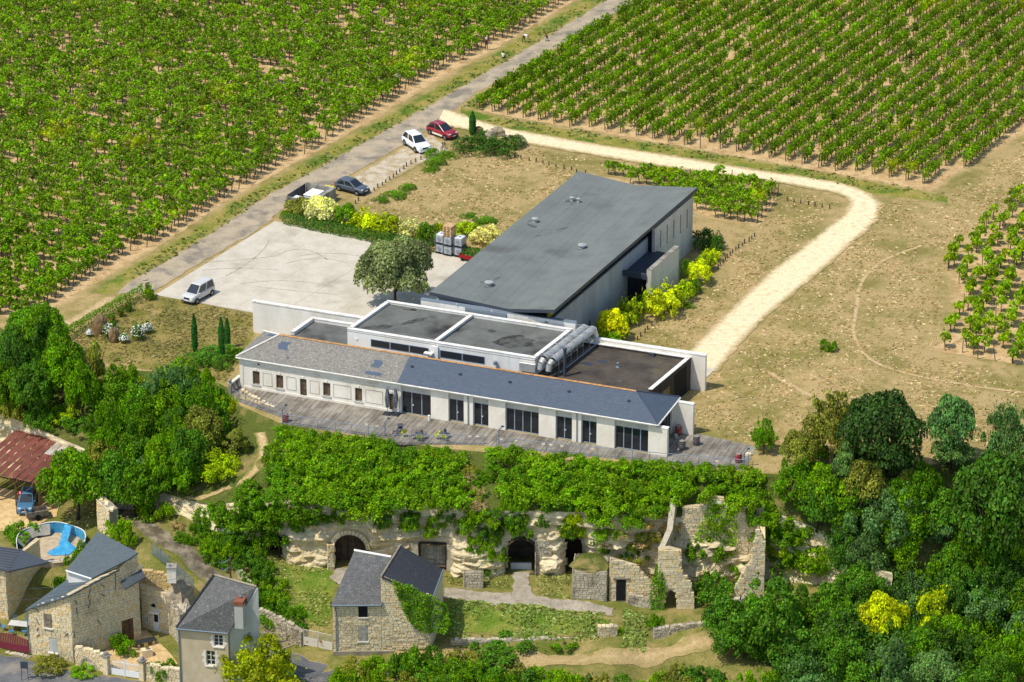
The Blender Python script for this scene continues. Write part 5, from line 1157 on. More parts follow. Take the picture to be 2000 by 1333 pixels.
tw = lambda k: RFd.w(top[k][0], -.12, top[k][1] + .08)
el = AF.w(-.2, -.2, zl); n_ = Vector((RFd.ex.x, RFd.ex.y, 0)); zz = zl + zb
wl = el + n_ * 6.0 + Vector((0, 0, .5)); free_roof(hA_, AF, [el, AF.w(LF + .1, -.25, zr1 + .1), tw(3), S(130, 1133, zr1 + zb - .3)], 'slate_house')
free_roof(hA_, AF, up, 'slate_house', name='upper_roof'); a_, b_ = AF.loc(up[0]), AF.loc(up[1])
MB().path([a_ + Vector((0, 0, -.05)), b_ + Vector((0, 0, -.05))], .08, 6).build('gutter', 'white_paint', hA_); MB().extr([a_ + Vector((.1, .2, -1.6)), b_ + Vector((0, .2, -1.6)), b_ + Vector((0, .2, -.1)), a_ + Vector((.1, .2, -.1))], (0, .2, 0)).build('attic_wall', 'white_render', hA_)
# side and rear walls to close the body
l0, l1 = AF.loc(el), AF.loc(S(130, 1133, zr1 + zb - .3)); l2 = AF.loc(up[5])
MB().extr([(.05, .46, -.3), (.05, .46, zl - .15), (l1.x, l1.y, zl - .1), (l1.x, l1.y, -.3)], (.35, 0, 0)).build('side_wall', 'rubble', hA_)
MB().extr([(l1.x, l1.y, 0), (l1.x, l1.y, zr1 + .7), (l2.x, l2.y, l2.z - .3), (l2.x, l2.y, 0)], (.3, 0, 0)).build('side_wall', 'rubble', hA_)
# lean-to roof strip on the flank
q0, q1, q2, q3 = RFd.hit(236, 1145), RFd.hit(277, 1121), RFd.hit(277, 1130), RFd.hit(240, 1158)
MB().extr([AF.loc(RFd.w(q0[0], -.75, q0[1])), AF.loc(RFd.w(q1[0], -.75, q1[1])), AF.loc(RFd.w(q1[0], .02, q1[1] + .5)), AF.loc(RFd.w(q0[0], .02, q0[1] + .5))], (0, 0, -.1)).build('lean_to_roof', 'slate_house', hA_)

# ------------------------------------------------------------------ plastered house with slate roof and chimney
zb = -13.0; p0, p1 = S(353, 1346, zb), S(449, 1355, zb)
hB_, PF = thing_at('plastered_house', p0, math.atan2(p1.y - p0.y, p1.x - p0.x), 'narrow plastered house with steep slate roof and brick chimney behind the walnut tree', 'house')
LP = (p1 - p0).length; ze = PF.hit(352, 1225)[1]; rl, rr = S(418, 1124, 0), S(500, 1147, 0)
ex_ = PF.hit(501, 1200, 0); dpt = 6.0
(ax0, az1), (ax1, az0) = PF.hit(417, 1240), PF.hit(436, 1264); (cx0, cz1), (cx1, cz0) = PF.hit(402, 1271), PF.hit(421, 1301)
mb = MB(); wall(mb, LP, ze, .35, [(ax0, ax1, az0, az1), (cx0, cx1, cz0, cz1)]); hw = mb.build('front_wall', 'plaster', hB_)
for (a, b, c, d) in ((ax0, ax1, az0, az1), (cx0, cx1, cz0, cz1)):
    opening(hw, a, b, c, d, 'glazed', y=.16); MB().box(a - .1, -.1, c - .12, b + .1, .1, c - .002).build('window_sill', 'stone_trim', hw)
    for k in range(5):
        z = c + (d - c) * k / 5; w = .22 + .12 * (k % 2)
        for (s0, s1) in ((a - w, a - .005), (b + .005, b + w)): MB().box(s0, -.025, z + .005, s1, -.001, z + (d - c) / 5 - .005).build('quoin', 'stone_trim', hw)
# roof: eave in front, ridge at the rear wall
zrg = ze + 4.2; R0, R1 = S(418, 1124, zb + zrg), S(501, 1147, zb + zrg); r0, r1 = PF.loc(R0), PF.loc(R1)
free_roof(hB_, PF, [PF.w(-.15, -.3, ze - .05), PF.w(LP + .1, -.3, ze - .05), R1, R0], 'slate_weathered'); MB().tube((-.15, -.34, ze - .06), (LP + .1, -.34, ze - .06), .07, n=8).build('gutter', 'zinc', hB_); MB().path([(-.1, -.2, ze + .02), r0 + Vector((0, 0, .06))], .13, 6).build('verge', 'slate_dark', hB_); MB().path([r0 + Vector((0, 0, .06)), r1 + Vector((0, 0, .06))], .1, 6).build('ridge', 'mortar_grey', hB_)
MB().extr([(LP - .01, .36, 0), (LP - .01, .36, ze - .2), (LP + .2, .2, ze), (r1.x + .15, r1.y, zrg - .05), (r1.x + .15, r1.y, 0)], (-.3, 0, 0)).build('side_wall', 'grey_plaster', hB_)
MB().extr([(.02, .36, 0), (.02, .36, ze - .2), (r0.x, r0.y, zrg - .2), (r0.x, r0.y, 0)], (.3, 0, 0)).build('side_wall', 'grey_plaster', hB_); MB().poly([(r0.x, r0.y, 0), (r1.x, r1.y, 0), (r1.x, r1.y, zrg - .15), (r0.x, r0.y, zrg - .15)]).build('rear_wall', 'grey_plaster', hB_)
c0 = Vector((LP + (r1.x - LP) * .52, r1.y * .55, ze + (zrg - ze) * .55)); ch_ = MB().box(c0.x - .55, c0.y - .9, c0.z - 1.8, c0.x + .25, c0.y + .25, c0.z + .55).build('chimney', 'grey_plaster', hB_)
for k in range(3): MB().box(c0.x - .6 + .005 * k, c0.y - .95, c0.z + .56 + .14 * k, c0.x + .3, c0.y + .3, c0.z + .69 + .14 * k).build('brick_course', 'brick_red', ch_)
MB().box(c0.x - .3, c0.y - .2, c0.z + .99, c0.x - .05, c0.y + .05, c0.z + 1.16).build('cowl', 'zinc', ch_)
MB().tube((0.05, -.1, ze), (.05, -.1, 0), .06, n=8).build('downpipe', 'zinc', hB_)
# utility mast on its corner
um = S(455.5, 1245, zb + 2.2); ms = empty('utility_mast', (um.x, um.y - .5, float(T(um.x, um.y - .5))), 0, 'rusty steel power mast with wire brackets beside the plastered house', 'mast')
hm = zb + PF.hit(456, 1155, -.5)[1] - ms.location.z; MB().box(-.08, -.08, 0, .08, .08, hm).build('pole', 'brown_wood', ms)
for k, z in enumerate((hm - .3, hm - 1.1, hm - 1.9, hm - 4.2)): MB().path([(0, 0, z), (-.75 + .05 * k, -.1, z - .45), (-.75 + .05 * k, -.1, z - .1)], .03, 5).build('bracket', 'galvanised', ms)
W0 = ms.location + Vector((-.7, -.1, hm - .5))
for (u, v, z, lab) in [(60, 1150, -5.5, 'thin power wire from the mast to the ashlar house'), (0, 1175, -5.0, 'thin power wire crossing the roofs to the left edge')]:
    e = S(u, v, z); MB().path([W0.lerp(e, k / 10) - Vector((0, 0, 1.2 * (k / 10) * (1 - k / 10) * 4 * .4)) for k in range(11)], .018, 4).build('power_wire', 'anthracite'); tag(bpy.data.objects[[o.name for o in COL.objects if o.name.startswith('power_wire')][-1]], lab, 'wire', 'power wires')
    W0 = W0 + Vector((0, 0, -.8))
# ------------------------------------------------------------------ left neighbour with dark ribbed roof
zb = -11.9; p0, p1 = S(-60, 1195, zb), S(16, 1207, zb); nb, NF = thing_at('neighbour_house', p0, math.atan2(p1.y - p0.y, p1.x - p0.x), 'stone outhouse with a dark ribbed metal roof at the left edge', 'house')
LN = (p1 - p0).length; p2 = p1 + NF.ey * 6.2 + NF.ex * .8; zt = 5.2; zt = NF.hit(15, 1112)[1]
wall_part(nb, NF, p0, p1, [(0, -.5), (LN, -.5), (LN, zt), (0, zt)], mat='ashlar', course=.32, blen=.5, name='front_wall'); W2 = frame2(p1, p2); zt2 = W2.hit(82, 1105)[1]
wall_part(nb, NF, p1, p2, [(0, -.5), ((p2 - p1).length, -.5), ((p2 - p1).length, zt + .3), (0, zt)], mat='ashlar', each=True, course=.32, blen=.46, name='flank_wall')
rp = [S(-70, 1098, zb + zt + .05), S(17, 1116, zb + zt + .05), S(96, 1098, zb + zt + .5), S(40, 1073, zb + zt + 1.1), S(-60, 1060, zb + zt + 1.1)]
free_roof(nb, NF, rp, 'anthracite')
a, b, c, d = NF.loc(rp[0]), NF.loc(rp[1]), NF.loc(rp[2]), NF.loc(rp[3])
for k in range(9):
    f = (k + .5) / 9; s = NF.loc(rp[4]).lerp(NF.loc(rp[0]), f); e = d.lerp(b, f) if True else b; e = NF.loc(rp[3]).lerp(c, .0).lerp(b, f); MB().tube(s + Vector((0, 0, .05)), e + Vector((0, 0, .05)), .05, n=4).build('roof_rib', 'anthracite', nb)
# ------------------------------------------------------------------ courtyard back: rock-cut dwelling with white door, terrace wall and chimney stub
zb = -12.1; p0, p1 = S(278, 1226, zb), S(330, 1238, zb); cd, CF = thing_at('rock_cut_dwelling', p0, math.atan2(p1.y - p0.y, p1.x - p0.x), 'cream stone front with a white door cut into the bank behind the gravel court', 'house')
Lc = (p1 - p0).length + .2; (dx0, dz1), (dx1, dz0) = CF.hit(298, 1194), CF.hit(311, 1234); (wx0, wz1), (wx1, wz0) = CF.hit(283, 1203), CF.hit(291, 1217); (vx0, vz1), (vx1, vz0) = CF.hit(295, 1178), CF.hit(303, 1187)
h, _ = wall_part(cd, CF, p0, p0 + CF.ex * Lc, [(0, -.3), (Lc, -.3), (Lc, 4.2), (0, 4.4)], mat='ashlar', course=.3, blen=.5, ops=[(dx0, dx1, -.1, dz1), (wx0, wx1, wz0, wz1), (vx0, vx1, vz0, vz1)], name='front_wall', t=.8)
dr = MB().box(dx0, .06, -.1, dx1, .11, dz1).build('door', 'white_paint', h); MB().box(dx0 + .1, .05, dz1 * .45, dx1 - .1, .058, dz1 - .12).build('pane', 'dark_glass', dr); MB().box(dx0 - .1, -.5, dz1 + .02, dx1 + .2, .1, dz1 + .1).build('door_hood', 'stone_trim', h)
opening(h, wx0, wx1, wz0, wz1, 'glazed'); opening(h, vx0, vx1, vz0, vz1, 'dark', mat='dark_glass')
# rock mass between courtyard and lane
def boulder(p, sx, sy, sz, mat, name, label=None, cat='rock', seed=0, parent=None, group=None, sub=3, rough=.35):
    bm = bmesh.new(); bmesh.ops.create_icosphere(bm, subdivisions=sub, radius=1)
    for v in bm.verts:
        n = mn.fractal(v.co * 1.3 + Vector((seed * 3.7, seed, 0)), 1, 2, 3); v.co *= 1 + rough * n; v.co.z = max(v.co.z, -.5); v.co = Vector((v.co.x * sx, v.co.y * sy, v.co.z * sz))
    me = bpy.data.meshes.new(name); bm.to_mesh(me); bm.free(); me.materials.append(MATS[mat]); o = link(name, me, parent); o.location = p
    if label: tag(o, label, cat, group)
    return o
def dry_wall(px, z0s, h, label, t=.5, mat='grey_rubble', name='stone_wall', course=.22, blen=.34, rag=.25, group=None, each=False):
    """free-standing stone wall along photo positions (base line)"""
    W = [S(u, v, z) for (u, v), z in zip(px, z0s)]; th = empty(name, W[0], 0, label, 'wall', group); TF = Frame(W[0], 0)
    for a, b in zip(W[:-1], W[1:]):
        L = (Vector((b.x, b.y, 0)) - Vector((a.x, a.y, 0))).length; dz = b.z - a.z; n = max(2, int(L / .5)); tp = [(L * k / n, h + dz * k / n + rng.uniform(-rag, rag) * .5) for k in range(n + 1)]
        wall_part(th, TF, a, Vector((b.x, b.y, a.z)), [(0, -.6), (L, -.6 + min(0, dz))] + tp[::-1], t=t, mat=mat, core='mortar_grey', course=course, blen=blen, name='wall', each=each)
        wf = frame2(a, b)                                           # its far face shows stones too from the side: coping stones
        cs = MB()
        for k in range(int(L / .38)): x = .38 * k; z = h + dz * x / L + rng.uniform(-.06, .1); c = TF.loc(wf.w(x + .19, t / 2, z)); s = .17; cs.box(c.x - s, c.y - t / 2, c.z - .12, c.x + s, c.y + t / 2, c.z + .05)
        if cs.f: tag(cs.build('coping_stones', mat, th), kind='stuff')
    return th
dry_wall([(278, 1168), (336, 1180)], [-9.2, -9.2], 2.9, 'upper terrace wall of ochre stone under the chimney stub', mat='ochre_rubble', rag=.1)
dry_wall([(330, 1238), (352, 1262)], [-12.2, -12.3], 3.6, 'rough dark stone pier between the gravel court and the plastered house', t=1.6, rag=.8)
p = S(336, 1132, -6.3); cs = empty('chimney_stub', p, 0, 'square pale stone chimney stub on the terrace wall beside the mesh fence', 'chimney'); MB().box(-.42, -.42, -.2, .42, .42, 1.35).build('shaft', 'white_stone', cs); MB().box(-.5, -.5, 1.351, .5, .5, 1.48).build('cap', 'old_concrete', cs)
boulder(S(312, 1158, -9.0), 2.0, 1.0, 1.2, 'tuffeau_rock', 'rock_outcrop', 'bare rock bank above the white door', seed=3); boulder(S(350, 1190, -10), 1.6, 1.8, 2.6, 'grey_rock', 'rock_outcrop', 'grey crumbling rock mass left of the slate roofed plastered house', seed=5); boulder(S(262, 1130, -8.5), 1.2, 1.0, 1.6, 'grey_rock', 'rock_outcrop', 'weedy rock bank behind the ashlar house', seed=6)
# ================================================================== lanes, walls, gates, ruins, pool, shed of the lower village
GB = (srgb(158, 140, 88), srgb(106, 112, 48), srgb(92, 100, 44), (.36, .6))
line('lane', [(215, 975), (250, 1000), (285, 1030), (340, 1068), (385, 1105), (430, 1150), (480, 1195), (530, 1232), (570, 1262)], 2.6, 'lane_gravel', .05, 'steep stony lane climbing behind the village houses', 'road', step=.6)
line('ramp_path', [(320, 1003), (380, 981), (430, 962), (480, 940), (505, 915), (518, 882), (508, 848)], 1.2, 'foot_path', .06, 'narrow dry path climbing through the bushes to the deck', step=.6)
strip('street', [(-30, 1268), (60, 1292), (150, 1316), (240, 1328), (330, 1340), (480, 1345), (600, 1322), (700, 1290)], [(-30, 1420), (60, 1420), (200, 1420), (330, 1420), (450, 1420), (560, 1400), (640, 1360), (770, 1310)], 'street_asphalt', .04, 'dark grey village street along the bottom left', 'road', step=.8, fade=.5)
strip('driveway', [(500, 1228), (545, 1262), (600, 1290), (640, 1300)], [(480, 1262), (510, 1300), (560, 1335), (600, 1350)], 'street_asphalt', .045, 'patched asphalt driveway in front of the rusty gate', 'road', step=.6, fade=.5)
strip('paved_path', [(868, 1148), (950, 1158), (1100, 1172), (1198, 1188)], [(868, 1170), (950, 1182), (1100, 1196), (1195, 1204)], 'paved_path', .05, 'pale cobbled path along the foot of the caves', 'path', step=.5, fade=.35)
strip('paved_path', [(1000, 1120), (1004, 1145), (998, 1165)], [(1034, 1118), (1034, 1142), (1045, 1168)], 'paved_path', .055, 'short paved spur leading to the dark cave arch', 'path', step=.4, fade=.3)
strip('paved_path', [(655, 1112), (640, 1130), (655, 1142)], [(712, 1112), (690, 1128), (680, 1146)], 'paved_path', .055, 'paved apron before the arched cellar door', 'path', step=.4, fade=.3)
strip('dirt_track', [(770, 1270), (900, 1268), (1050, 1276), (1200, 1268), (1330, 1252), (1430, 1238)], [(770, 1292), (900, 1286), (1050, 1302), (1200, 1300), (1330, 1284), (1440, 1270)], 'foot_path', .04, 'dusty grass track below the terrace wall', 'track', step=.7, fade=1.6)
strip('grass_terrace', [(870, 1174), (950, 1186), (1100, 1200), (1190, 1208)], [(870, 1238), (950, 1240), (1100, 1244), (1190, 1240)], 'lush_grass', .03, 'lush grass terrace right of the barn', 'lawn', step=.6, fade=.4)
strip('grass_yard', [(505, 1092), (500, 1140), (540, 1190), (600, 1215)], [(650, 1112), (660, 1140), (655, 1180), (640, 1230)], 'lush_grass', .025, 'shaggy grass yard in front of the cellar door', 'lawn', step=.6, fade=.8)
strip('courtyard', [(205, 1262), (240, 1250), (285, 1232)], [(215, 1312), (270, 1312), (350, 1300)], 'courtyard_gravel', .05, 'golden gravel courtyard behind the white gate', 'courtyard', step=.5, fade=.3)
strip('shed_yard', [(-40, 950), (60, 965), (120, 975)], [(-40, 1040), (40, 1040), (110, 1010)], 'courtyard_gravel', .05, 'dusty yard in front of the rusty shed', 'yard', step=.8, fade=1)
# terrace walls
dry_wall([(880, 1262), (1000, 1262), (1100, 1258), (1170, 1255)], [-11.9] * 4, .55, 'low overgrown terrace wall edging the grass strip', rag=.3)
dry_wall([(1168, 1256), (1206, 1252)], [-11.9, -11.9], 1.6, 'stepped end pillar of the low terrace wall', mat='ashlar', course=.28, blen=.42)
dry_wall([(1276, 1248), (1310, 1246), (1390, 1236)], [-11.7, -11.7, -11.6], 1.0, 'broken dry stone wall below the ruin', rag=.4)
dry_wall([(505, 1216), (560, 1243), (588, 1262)], [-11.6, -12, -12.3], 1.4, 'long stone wall climbing beside the driveway', rag=.15)
dry_wall([(432, 1095), (470, 1140), (500, 1180)], [-8.9, -9.9, -10.8], 1.0, 'mossy low wall along the upper lane', rag=.2)
# roadside wall with blind arch, gate pillars and white gate
zw = -12.7
wl_ = dry_wall([(147, 1300), (205, 1316)], [zw, zw], 1.9, 'patched roadside wall with a blind arch beside the ashlar house', mat='rubble', rag=.08)
WFr = frame2(S(147, 1300, zw), S(205, 1316, zw)); r = .75
for k in range(9):
    t0, t1 = math.pi * k / 9 + .02, math.pi * (k + 1) / 9 - .02; xc = WFr.hit(173, 1300)[0]
    P4 = [WFr.w(xc - rr * math.cos(t), -.05, .25 + rr * math.sin(t)) - Vector(wl_.location) for rr, t in ((r, t0), (r + .2, t0), (r + .2, t1), (r, t1))]; MB().extr(P4, WFr.ey * .1).build('voussoir', 'grey_rubble', wl_)
for (u, v, lab) in [(209, 1318, 'left stone pillar of the white gate'), (279, 1328, 'right stone pillar of the white gate')]:
    p = S(u, v, zw); gp = empty('gate_pillar', p, WFr.a, lab, 'pillar', 'pillars of the white gate')
    for k in range(6): MB().box(-.26 + .01 * (k % 2), -.26, .33 * k, .26, .26, .33 * (k + 1) - .012).build('stone', 'ashlar', gp)
    MB().box(-.36, -.36, 1.98, .36, .36, 2.12).build('cap', 'old_concrete', gp); MB().lathe([(.2, 0), (.24, .12), (.14, .3), (.05, .36)], 10, (0, 0, 2.121)).build('finial', 'old_concrete', gp)
g0, g1 = S(216, 1319, zw), S(273, 1328, zw); GF = frame2(g0, g1); gt = GF.empty('white_gate', 'white double metal gate with arched railings in front of the gravel court', 'gate'); Lg = (g1 - g0).length
for s in (0, 1):
    a, b = Lg * s / 2 + .02, Lg * (s + 1) / 2 - .02; lf = MB().box(a, 0, .12, b, .05, .75).build('leaf', 'white_paint', gt)
    bars = MB()
    for k in range(11):
        x = a + (b - a) * k / 10; f = (x - a) / (b - a); f = f if s == 0 else 1 - f; zt_ = 1.55 + .28 * f * f; bars.box(x - .018, .01, .75, x + .018, .04, zt_)
    bars.box(a, .005, 1.45, b, .045, 1.5); bars.build('railing_bars', 'white_paint', lf)
    MB().box(a if s else b - .05, -.01, .05, a + .05 if s else b, .06, 1.95).build('stile', 'white_paint', lf)
dry_wall([(285, 1330), (330, 1338), (352, 1342)], [zw] * 3, 1.7, 'roadside wall right of the white gate', mat='rubble', rag=.08)
# rusty gate
g0, g1 = S(592, 1262, -12.4), S(650, 1276, -12.5); GF = frame2(g0, g1); gt = GF.empty('rusty_gate', 'rust streaked white gate between the driveway wall and the barn', 'gate'); Lg = (g1 - g0).length
for s in (0, 1):
    a, b = Lg * s / 2 + .03, Lg * (s + 1) / 2 - .03; lf = MB().box(a, 0, .15, b, .04, 1.0).build('leaf', 'rusty_white', gt); bars = MB().box(a, .0, 1.75, b, .04, 1.8)
    for k in range(13): x = a + (b - a) * k / 12; bars.box(x - .015, .01, 1.0, x + .015, .035, 1.75)
    bars.build('railing_bars', 'rusty_white', lf); MB().box(a if s else a, -.02, 0, a + .06, .06, 1.95).build('stile', 'rusty_white', lf)
# maroon gate with arched top, left
g0, g1 = S(-30, 1262, -12.4), S(57, 1281, -12.6); GF = frame2(g0, g1); gt = GF.empty('maroon_gate', 'maroon slatted gate with curved top at the lower left', 'gate'); Lg = (g1 - g0).length
MB().box(0, 0, .1, Lg, .05, .75).build('lower_panel', 'maroon_paint', gt); n = 26
for k in range(n): x = Lg * k / n; MB().box(x + .02, .005, .75, x + Lg / n - .03, .04, 1.45 + .28 * math.cos((x / Lg - .55) * 4.2)).build('slat', 'maroon_paint', gt)
MB().path([(Lg * k / n, .02, 1.47 + .28 * math.cos((k / n - .55) * 4.2)) for k in range(n + 1)], .035, 5).build('top_rail', 'maroon_paint', gt)
dry_wall([(-40, 1270), (57, 1290)], [-12.75, -12.75], .2, 'low kerb wall under the maroon gate', rag=.02)
# mesh fence along the lane
def mesh_fence(px, zs, h, label):
    W = [S(u, v, z) for (u, v), z in zip(px, zs)]; f = empty('lane_fence', W[0], 0, label, 'fence', 'grey mesh fences along the lane'); W = [w - W[0] for w in W]
    for a, b in zip(W[:-1], W[1:]):
        n = max(1, round((b - a).length / 1.6))
        for k in range(n + 1): p = a.lerp(b, k / n); MB().tube(p - Vector((0, 0, .2)), p + Vector((0, 0, h + .1)), .03, n=5).build('post', 'galvanised', f)
        sl_ = MB(); m = max(2, int((b - a).length / .1))
        for k in range(m): p = a.lerp(b, (k + .5) / m); d = (b - a).normalized() * .035; sl_.poly([p - d, p + d, p + d + Vector((0, 0, h)), p - d + Vector((0, 0, h))])
        tag(sl_.build('slat_screen', 'zinc', f), kind='stuff')
    return f
mesh_fence([(297, 1082), (331, 1108)], [-7.6, -7.6], 1.2, 'grey slatted fence beside the lane left of the chimney stub'); mesh_fence([(343, 1125), (378, 1160)], [-8.0, -8.8], 1.5, 'grey slatted fence beside the lane right of the chimney stub')
# ------------------------------------------------------------------ cave forecourt: buttress, bunker, walls
def stone_box(name, p, a, L, W, H, label, cat, mat='grey_rubble', course=.24, blen=.36, taper=0):
    F = Frame(p, a); th = F.empty(name, label, cat); MB().box(.06, .06, -.4, L - .06, W - .06, H - .02).build('core', 'mortar_grey', th)
    for (x, y, ang, l) in ((0, 0, 0, L), (L, 0, math.pi / 2, W), (L, W, math.pi, L), (0, W, -math.pi / 2, W)):
        h = masonry(th, F, [(0, -.4), (l, -.4), (l - taper, H), (taper, H)], .2, mat=mat, core='mortar_grey', course=course, blen=blen); h.matrix_local = Matrix.Translation((x, y, 0)) @ Matrix.Rotation(ang, 4, 'Z')
    return th, F
p = S(1045, 1123, -9.6); stone_box('stone_buttress', p, 0, 1.6, 1.6, 3.7, 'square stone buttress right of the dark cave arch', 'buttress', taper=.08)
p = S(1085, 1119, -9.6); stone_box('stone_pier', p, 0, .95, 1.2, 3.1, 'slim pale stone pier beside the tall niche', 'pier', mat='ashlar')
p = S(938, 1122, -9.6); stone_box('stone_pier', p, 0, 2.2, 1.2, 2.6, 'ashlar jamb left of the dark cave arch', 'pier', mat='ashlar')
p = S(905, 1148, -9.9); stone_box('stone_trough_wall', p, 0, 1.9, .8, 1.5, 'short dark rubble wall under the ivy column', 'wall')
p = S(640, 1113, -9.6); stone_box('arch_spur_wall', p, rad(8), .7, 2.6, 2.6, 'projecting stone spur wall left of the great arch', 'wall', mat='ashlar')
p = S(1117, 1172, -10.1); bk, BK = stone_box('earth_roofed_store', p, rad(-5), 3.3, 3.6, 3.0, 'rubble walled store with an earth roof projecting from the cliff', 'outbuilding')
boulder((0, 0, 0), 1.7, 1.9, .55, 'slope_earth', 'earth_roof', seed=8, parent=bk).location = (1.6, 1.9, 3.0)
p0, p1 = S(1190, 1172, -10.1), S(1285, 1180, -10.3); ft, FT = thing_at('store_front', p0, math.atan2(p1.y - p0.y, p1.x - p0.x) + rad(6), 'cream stone front with a dark doorway between the store and the ruin', 'wall'); Lf = (p1 - p0).length
(xa, z1), (xb, z0) = FT.hit(1204, 1132), FT.hit(1222, 1168)
h, _ = wall_part(ft, FT, p0, p0 + FT.ex * Lf, [(0, -.4), (Lf, -.4), (Lf, 1.2), (Lf * .75, 2.4), (Lf * .55, 3.6), (0, 4.4)], mat='ashlar', course=.27, blen=.42, ops=[(xa, xb, -.4, z1)]); opening(h, xa, xb, -.1, z1); MB().box(xa - .3, -.08, z1, xb + .4, .1, z1 + .12).build('lintel', 'grey_wood', h)
# ------------------------------------------------------------------ ruined house in front of the cliff
zb = -10.5; p0, p1 = S(1284, 1190, zb), S(1332, 1196, zb)
rt, RT = thing_at('ruined_tower_wall', p0, 0, 'tall broken ashlar wall with a low arch at the left of the ruin', 'ruin'); z1 = RT.hit(1290, 1075)[1]; Lt = (p1 - p0).length
tpx = [(1286, 1073), (1305, 1072), (1330, 1078), (1332, 1120), (1345, 1125)]
poly = [(0, -.4), (.55, -.4), (.55, 1.2), (.75, 1.75), (1.2, 2.0), (1.65, 1.75), (1.8, 1.2), (1.8, -.4)] + [(RT.hit(1356, 1190)[0], -.4), (RT.hit(1356, 1160)[0], RT.hit(1356, 1165)[1]), RT.hit(1343, 1128), RT.hit(1332, 1122), RT.hit(1331, 1079), RT.hit(1308, 1073), RT.hit(1286, 1075), (0, z1)]
wall_part(rt, RT, p0, p0 + RT.ex * Lt, poly, mat='ashlar', each=True, course=.3, blen=.44, t=.7, name='front_wall')
p2 = S(1335, 1085, zb + 5.0); p2 = p0 + Vector((1.2, 6.2, 0)); fl = frame2(p0, p2)
zt_ = z1; MB().extr([(0, .72, -.3), (0, .72, z1 - .2), (.9, 3.2, z1 + .6), (1.3, 5.8, z1 + 2.6), (1.5, 6.4, z1 + 2.2), (1.5, 6.4, -.3)], (.55, 0, 0)).build('side_wall', 'grey_rubble', rt)
p0b = S(1332, 1150, zb + 1.0); yb = RT.o.y + 5.6; pb = Vector((p0.x + 2.0, yb, zb)); rb, RB = thing_at('ruined_back_wall', pb, rad(-4), 'crumbling back wall of the ruin with empty window frames', 'ruin')
pts = [RB.hit(u, v) for u, v in [(1334, 992), (1378, 988), (1380, 972), (1414, 974), (1416, 985), (1455, 990), (1456, 1005), (1480, 1010)]]; x_r = RB.hit(1484, 1050)[0]
w1 = RB.hit(1392, 984) + RB.hit(1405, 1010); w2 = RB.hit(1420, 992) + RB.hit(1434, 1012)
ops = [(w1[0], w1[2], w1[3], w1[1]), (w2[0], w2[2], w2[3], w2[1])]
h, _ = wall_part(rb, RB, pb, pb + RB.ex * x_r, [(0, 1.5), (x_r, 1.5), (x_r, pts[-1][1])] + pts[::-1], mat='rubble', course=.28, blen=.42, t=.5, ops=ops, name='wall')
for o_ in ops: opening(h, *o_, mat='slope_earth'); MB().box(o_[0] - .2, -.1, o_[3], o_[1] + .2, .1, o_[3] + .22).build('lintel', 'stone_trim', h)
p0, p1 = S(1466, 1180, -10.3), S(1490, 1160, -10.2); rr_, RR = thing_at('ruined_right_wall', p0, 0, 'tall narrow ashlar wall stub at the right of the ruin', 'ruin')
zt_ = RR.hit(1478, 1055)[1]; wall_part(rr_, RR, p0, p0 + Vector((1.25, 0, 0)), [(-1.6, -.4), (1.25, -.4), (1.25, RR.hit(1485, 1060)[1]), (.55, RR.hit(1475, 1030)[1]), (.2, RR.hit(1468, 1060)[1]), (.0, 4.6), (-.9, 3.0), (-1.6, 1.4)], mat='ashlar', each=True, course=.3, blen=.44, t=.6, name='front_wall')
MB().extr([(1.24, .3, -.3), (1.24, .3, RR.hit(1487, 1065)[1]), (1.5, 5.0, RR.hit(1487, 1065)[1] + .4), (1.5, 5.0, -.3)], (-.5, 0, 0)).build('side_wall', 'rubble', rr_)
dry_wall([(1415, 1198), (1470, 1186)], [-10.5, -10.4], 1.1, 'tumbled rubble wall at the foot of the ruin', rag=.5)
dry_wall([(1225, 1180), (1284, 1192)], [-10.4, -10.5], .9, 'collapsed rubble bank left of the ruin tower', rag=.5)
# rock spur where the ramp path meets the deck
dry_wall([(470, 800), (510, 822), (550, 840)], [-1.2, -1.8, -2.2], 2.0, 'old retaining wall under the left corner of the deck', rag=.2, mat='rubble')
dry_wall([(548, 838), (752, 866)], [-1.6, -1.6], 1.5, 'retaining wall under the front of the deck', rag=.05, mat='grey_rubble'); dry_wall([(762, 880), (945, 880)], [-1.4, -1.4], 1.3, 'retaining wall under the table sets', rag=.05, mat='grey_rubble'); dry_wall([(945, 880), (1303, 918), (1460, 931)], [-1.2] * 3, 1.1, 'retaining wall under the right half of the deck', rag=.05, mat='grey_rubble')
for i, (u, v, s) in enumerate([(905, 900, .5), (930, 930, .5), (918, 955, .45), (945, 968, .5), (900, 985, .7)]): boulder(hit(u, v) - Vector((0, 0, .2)), s * 1.5, s * .7, s, 'grey_rock', 'rock_outcrop', ['pale rock poking out below the railing', 'larger pale rock in the gap between the bushes', 'small rock in the scree gully', 'weathered rock above the cliff edge', 'broad rock ledge at the cliff top'][i], seed=20 + i, rough=.75)
dry_wall([(190, 1030), (215, 1052)], [-8.0, -8.0], 3.0, 'broken masonry corner above the slate roof', mat='ashlar', t=1.0, rag=.3); dry_wall([(225, 995), (265, 998)], [-7.6, -7.6], 1.3, 'mossy wall stub at the top of the lane', rag=.3)
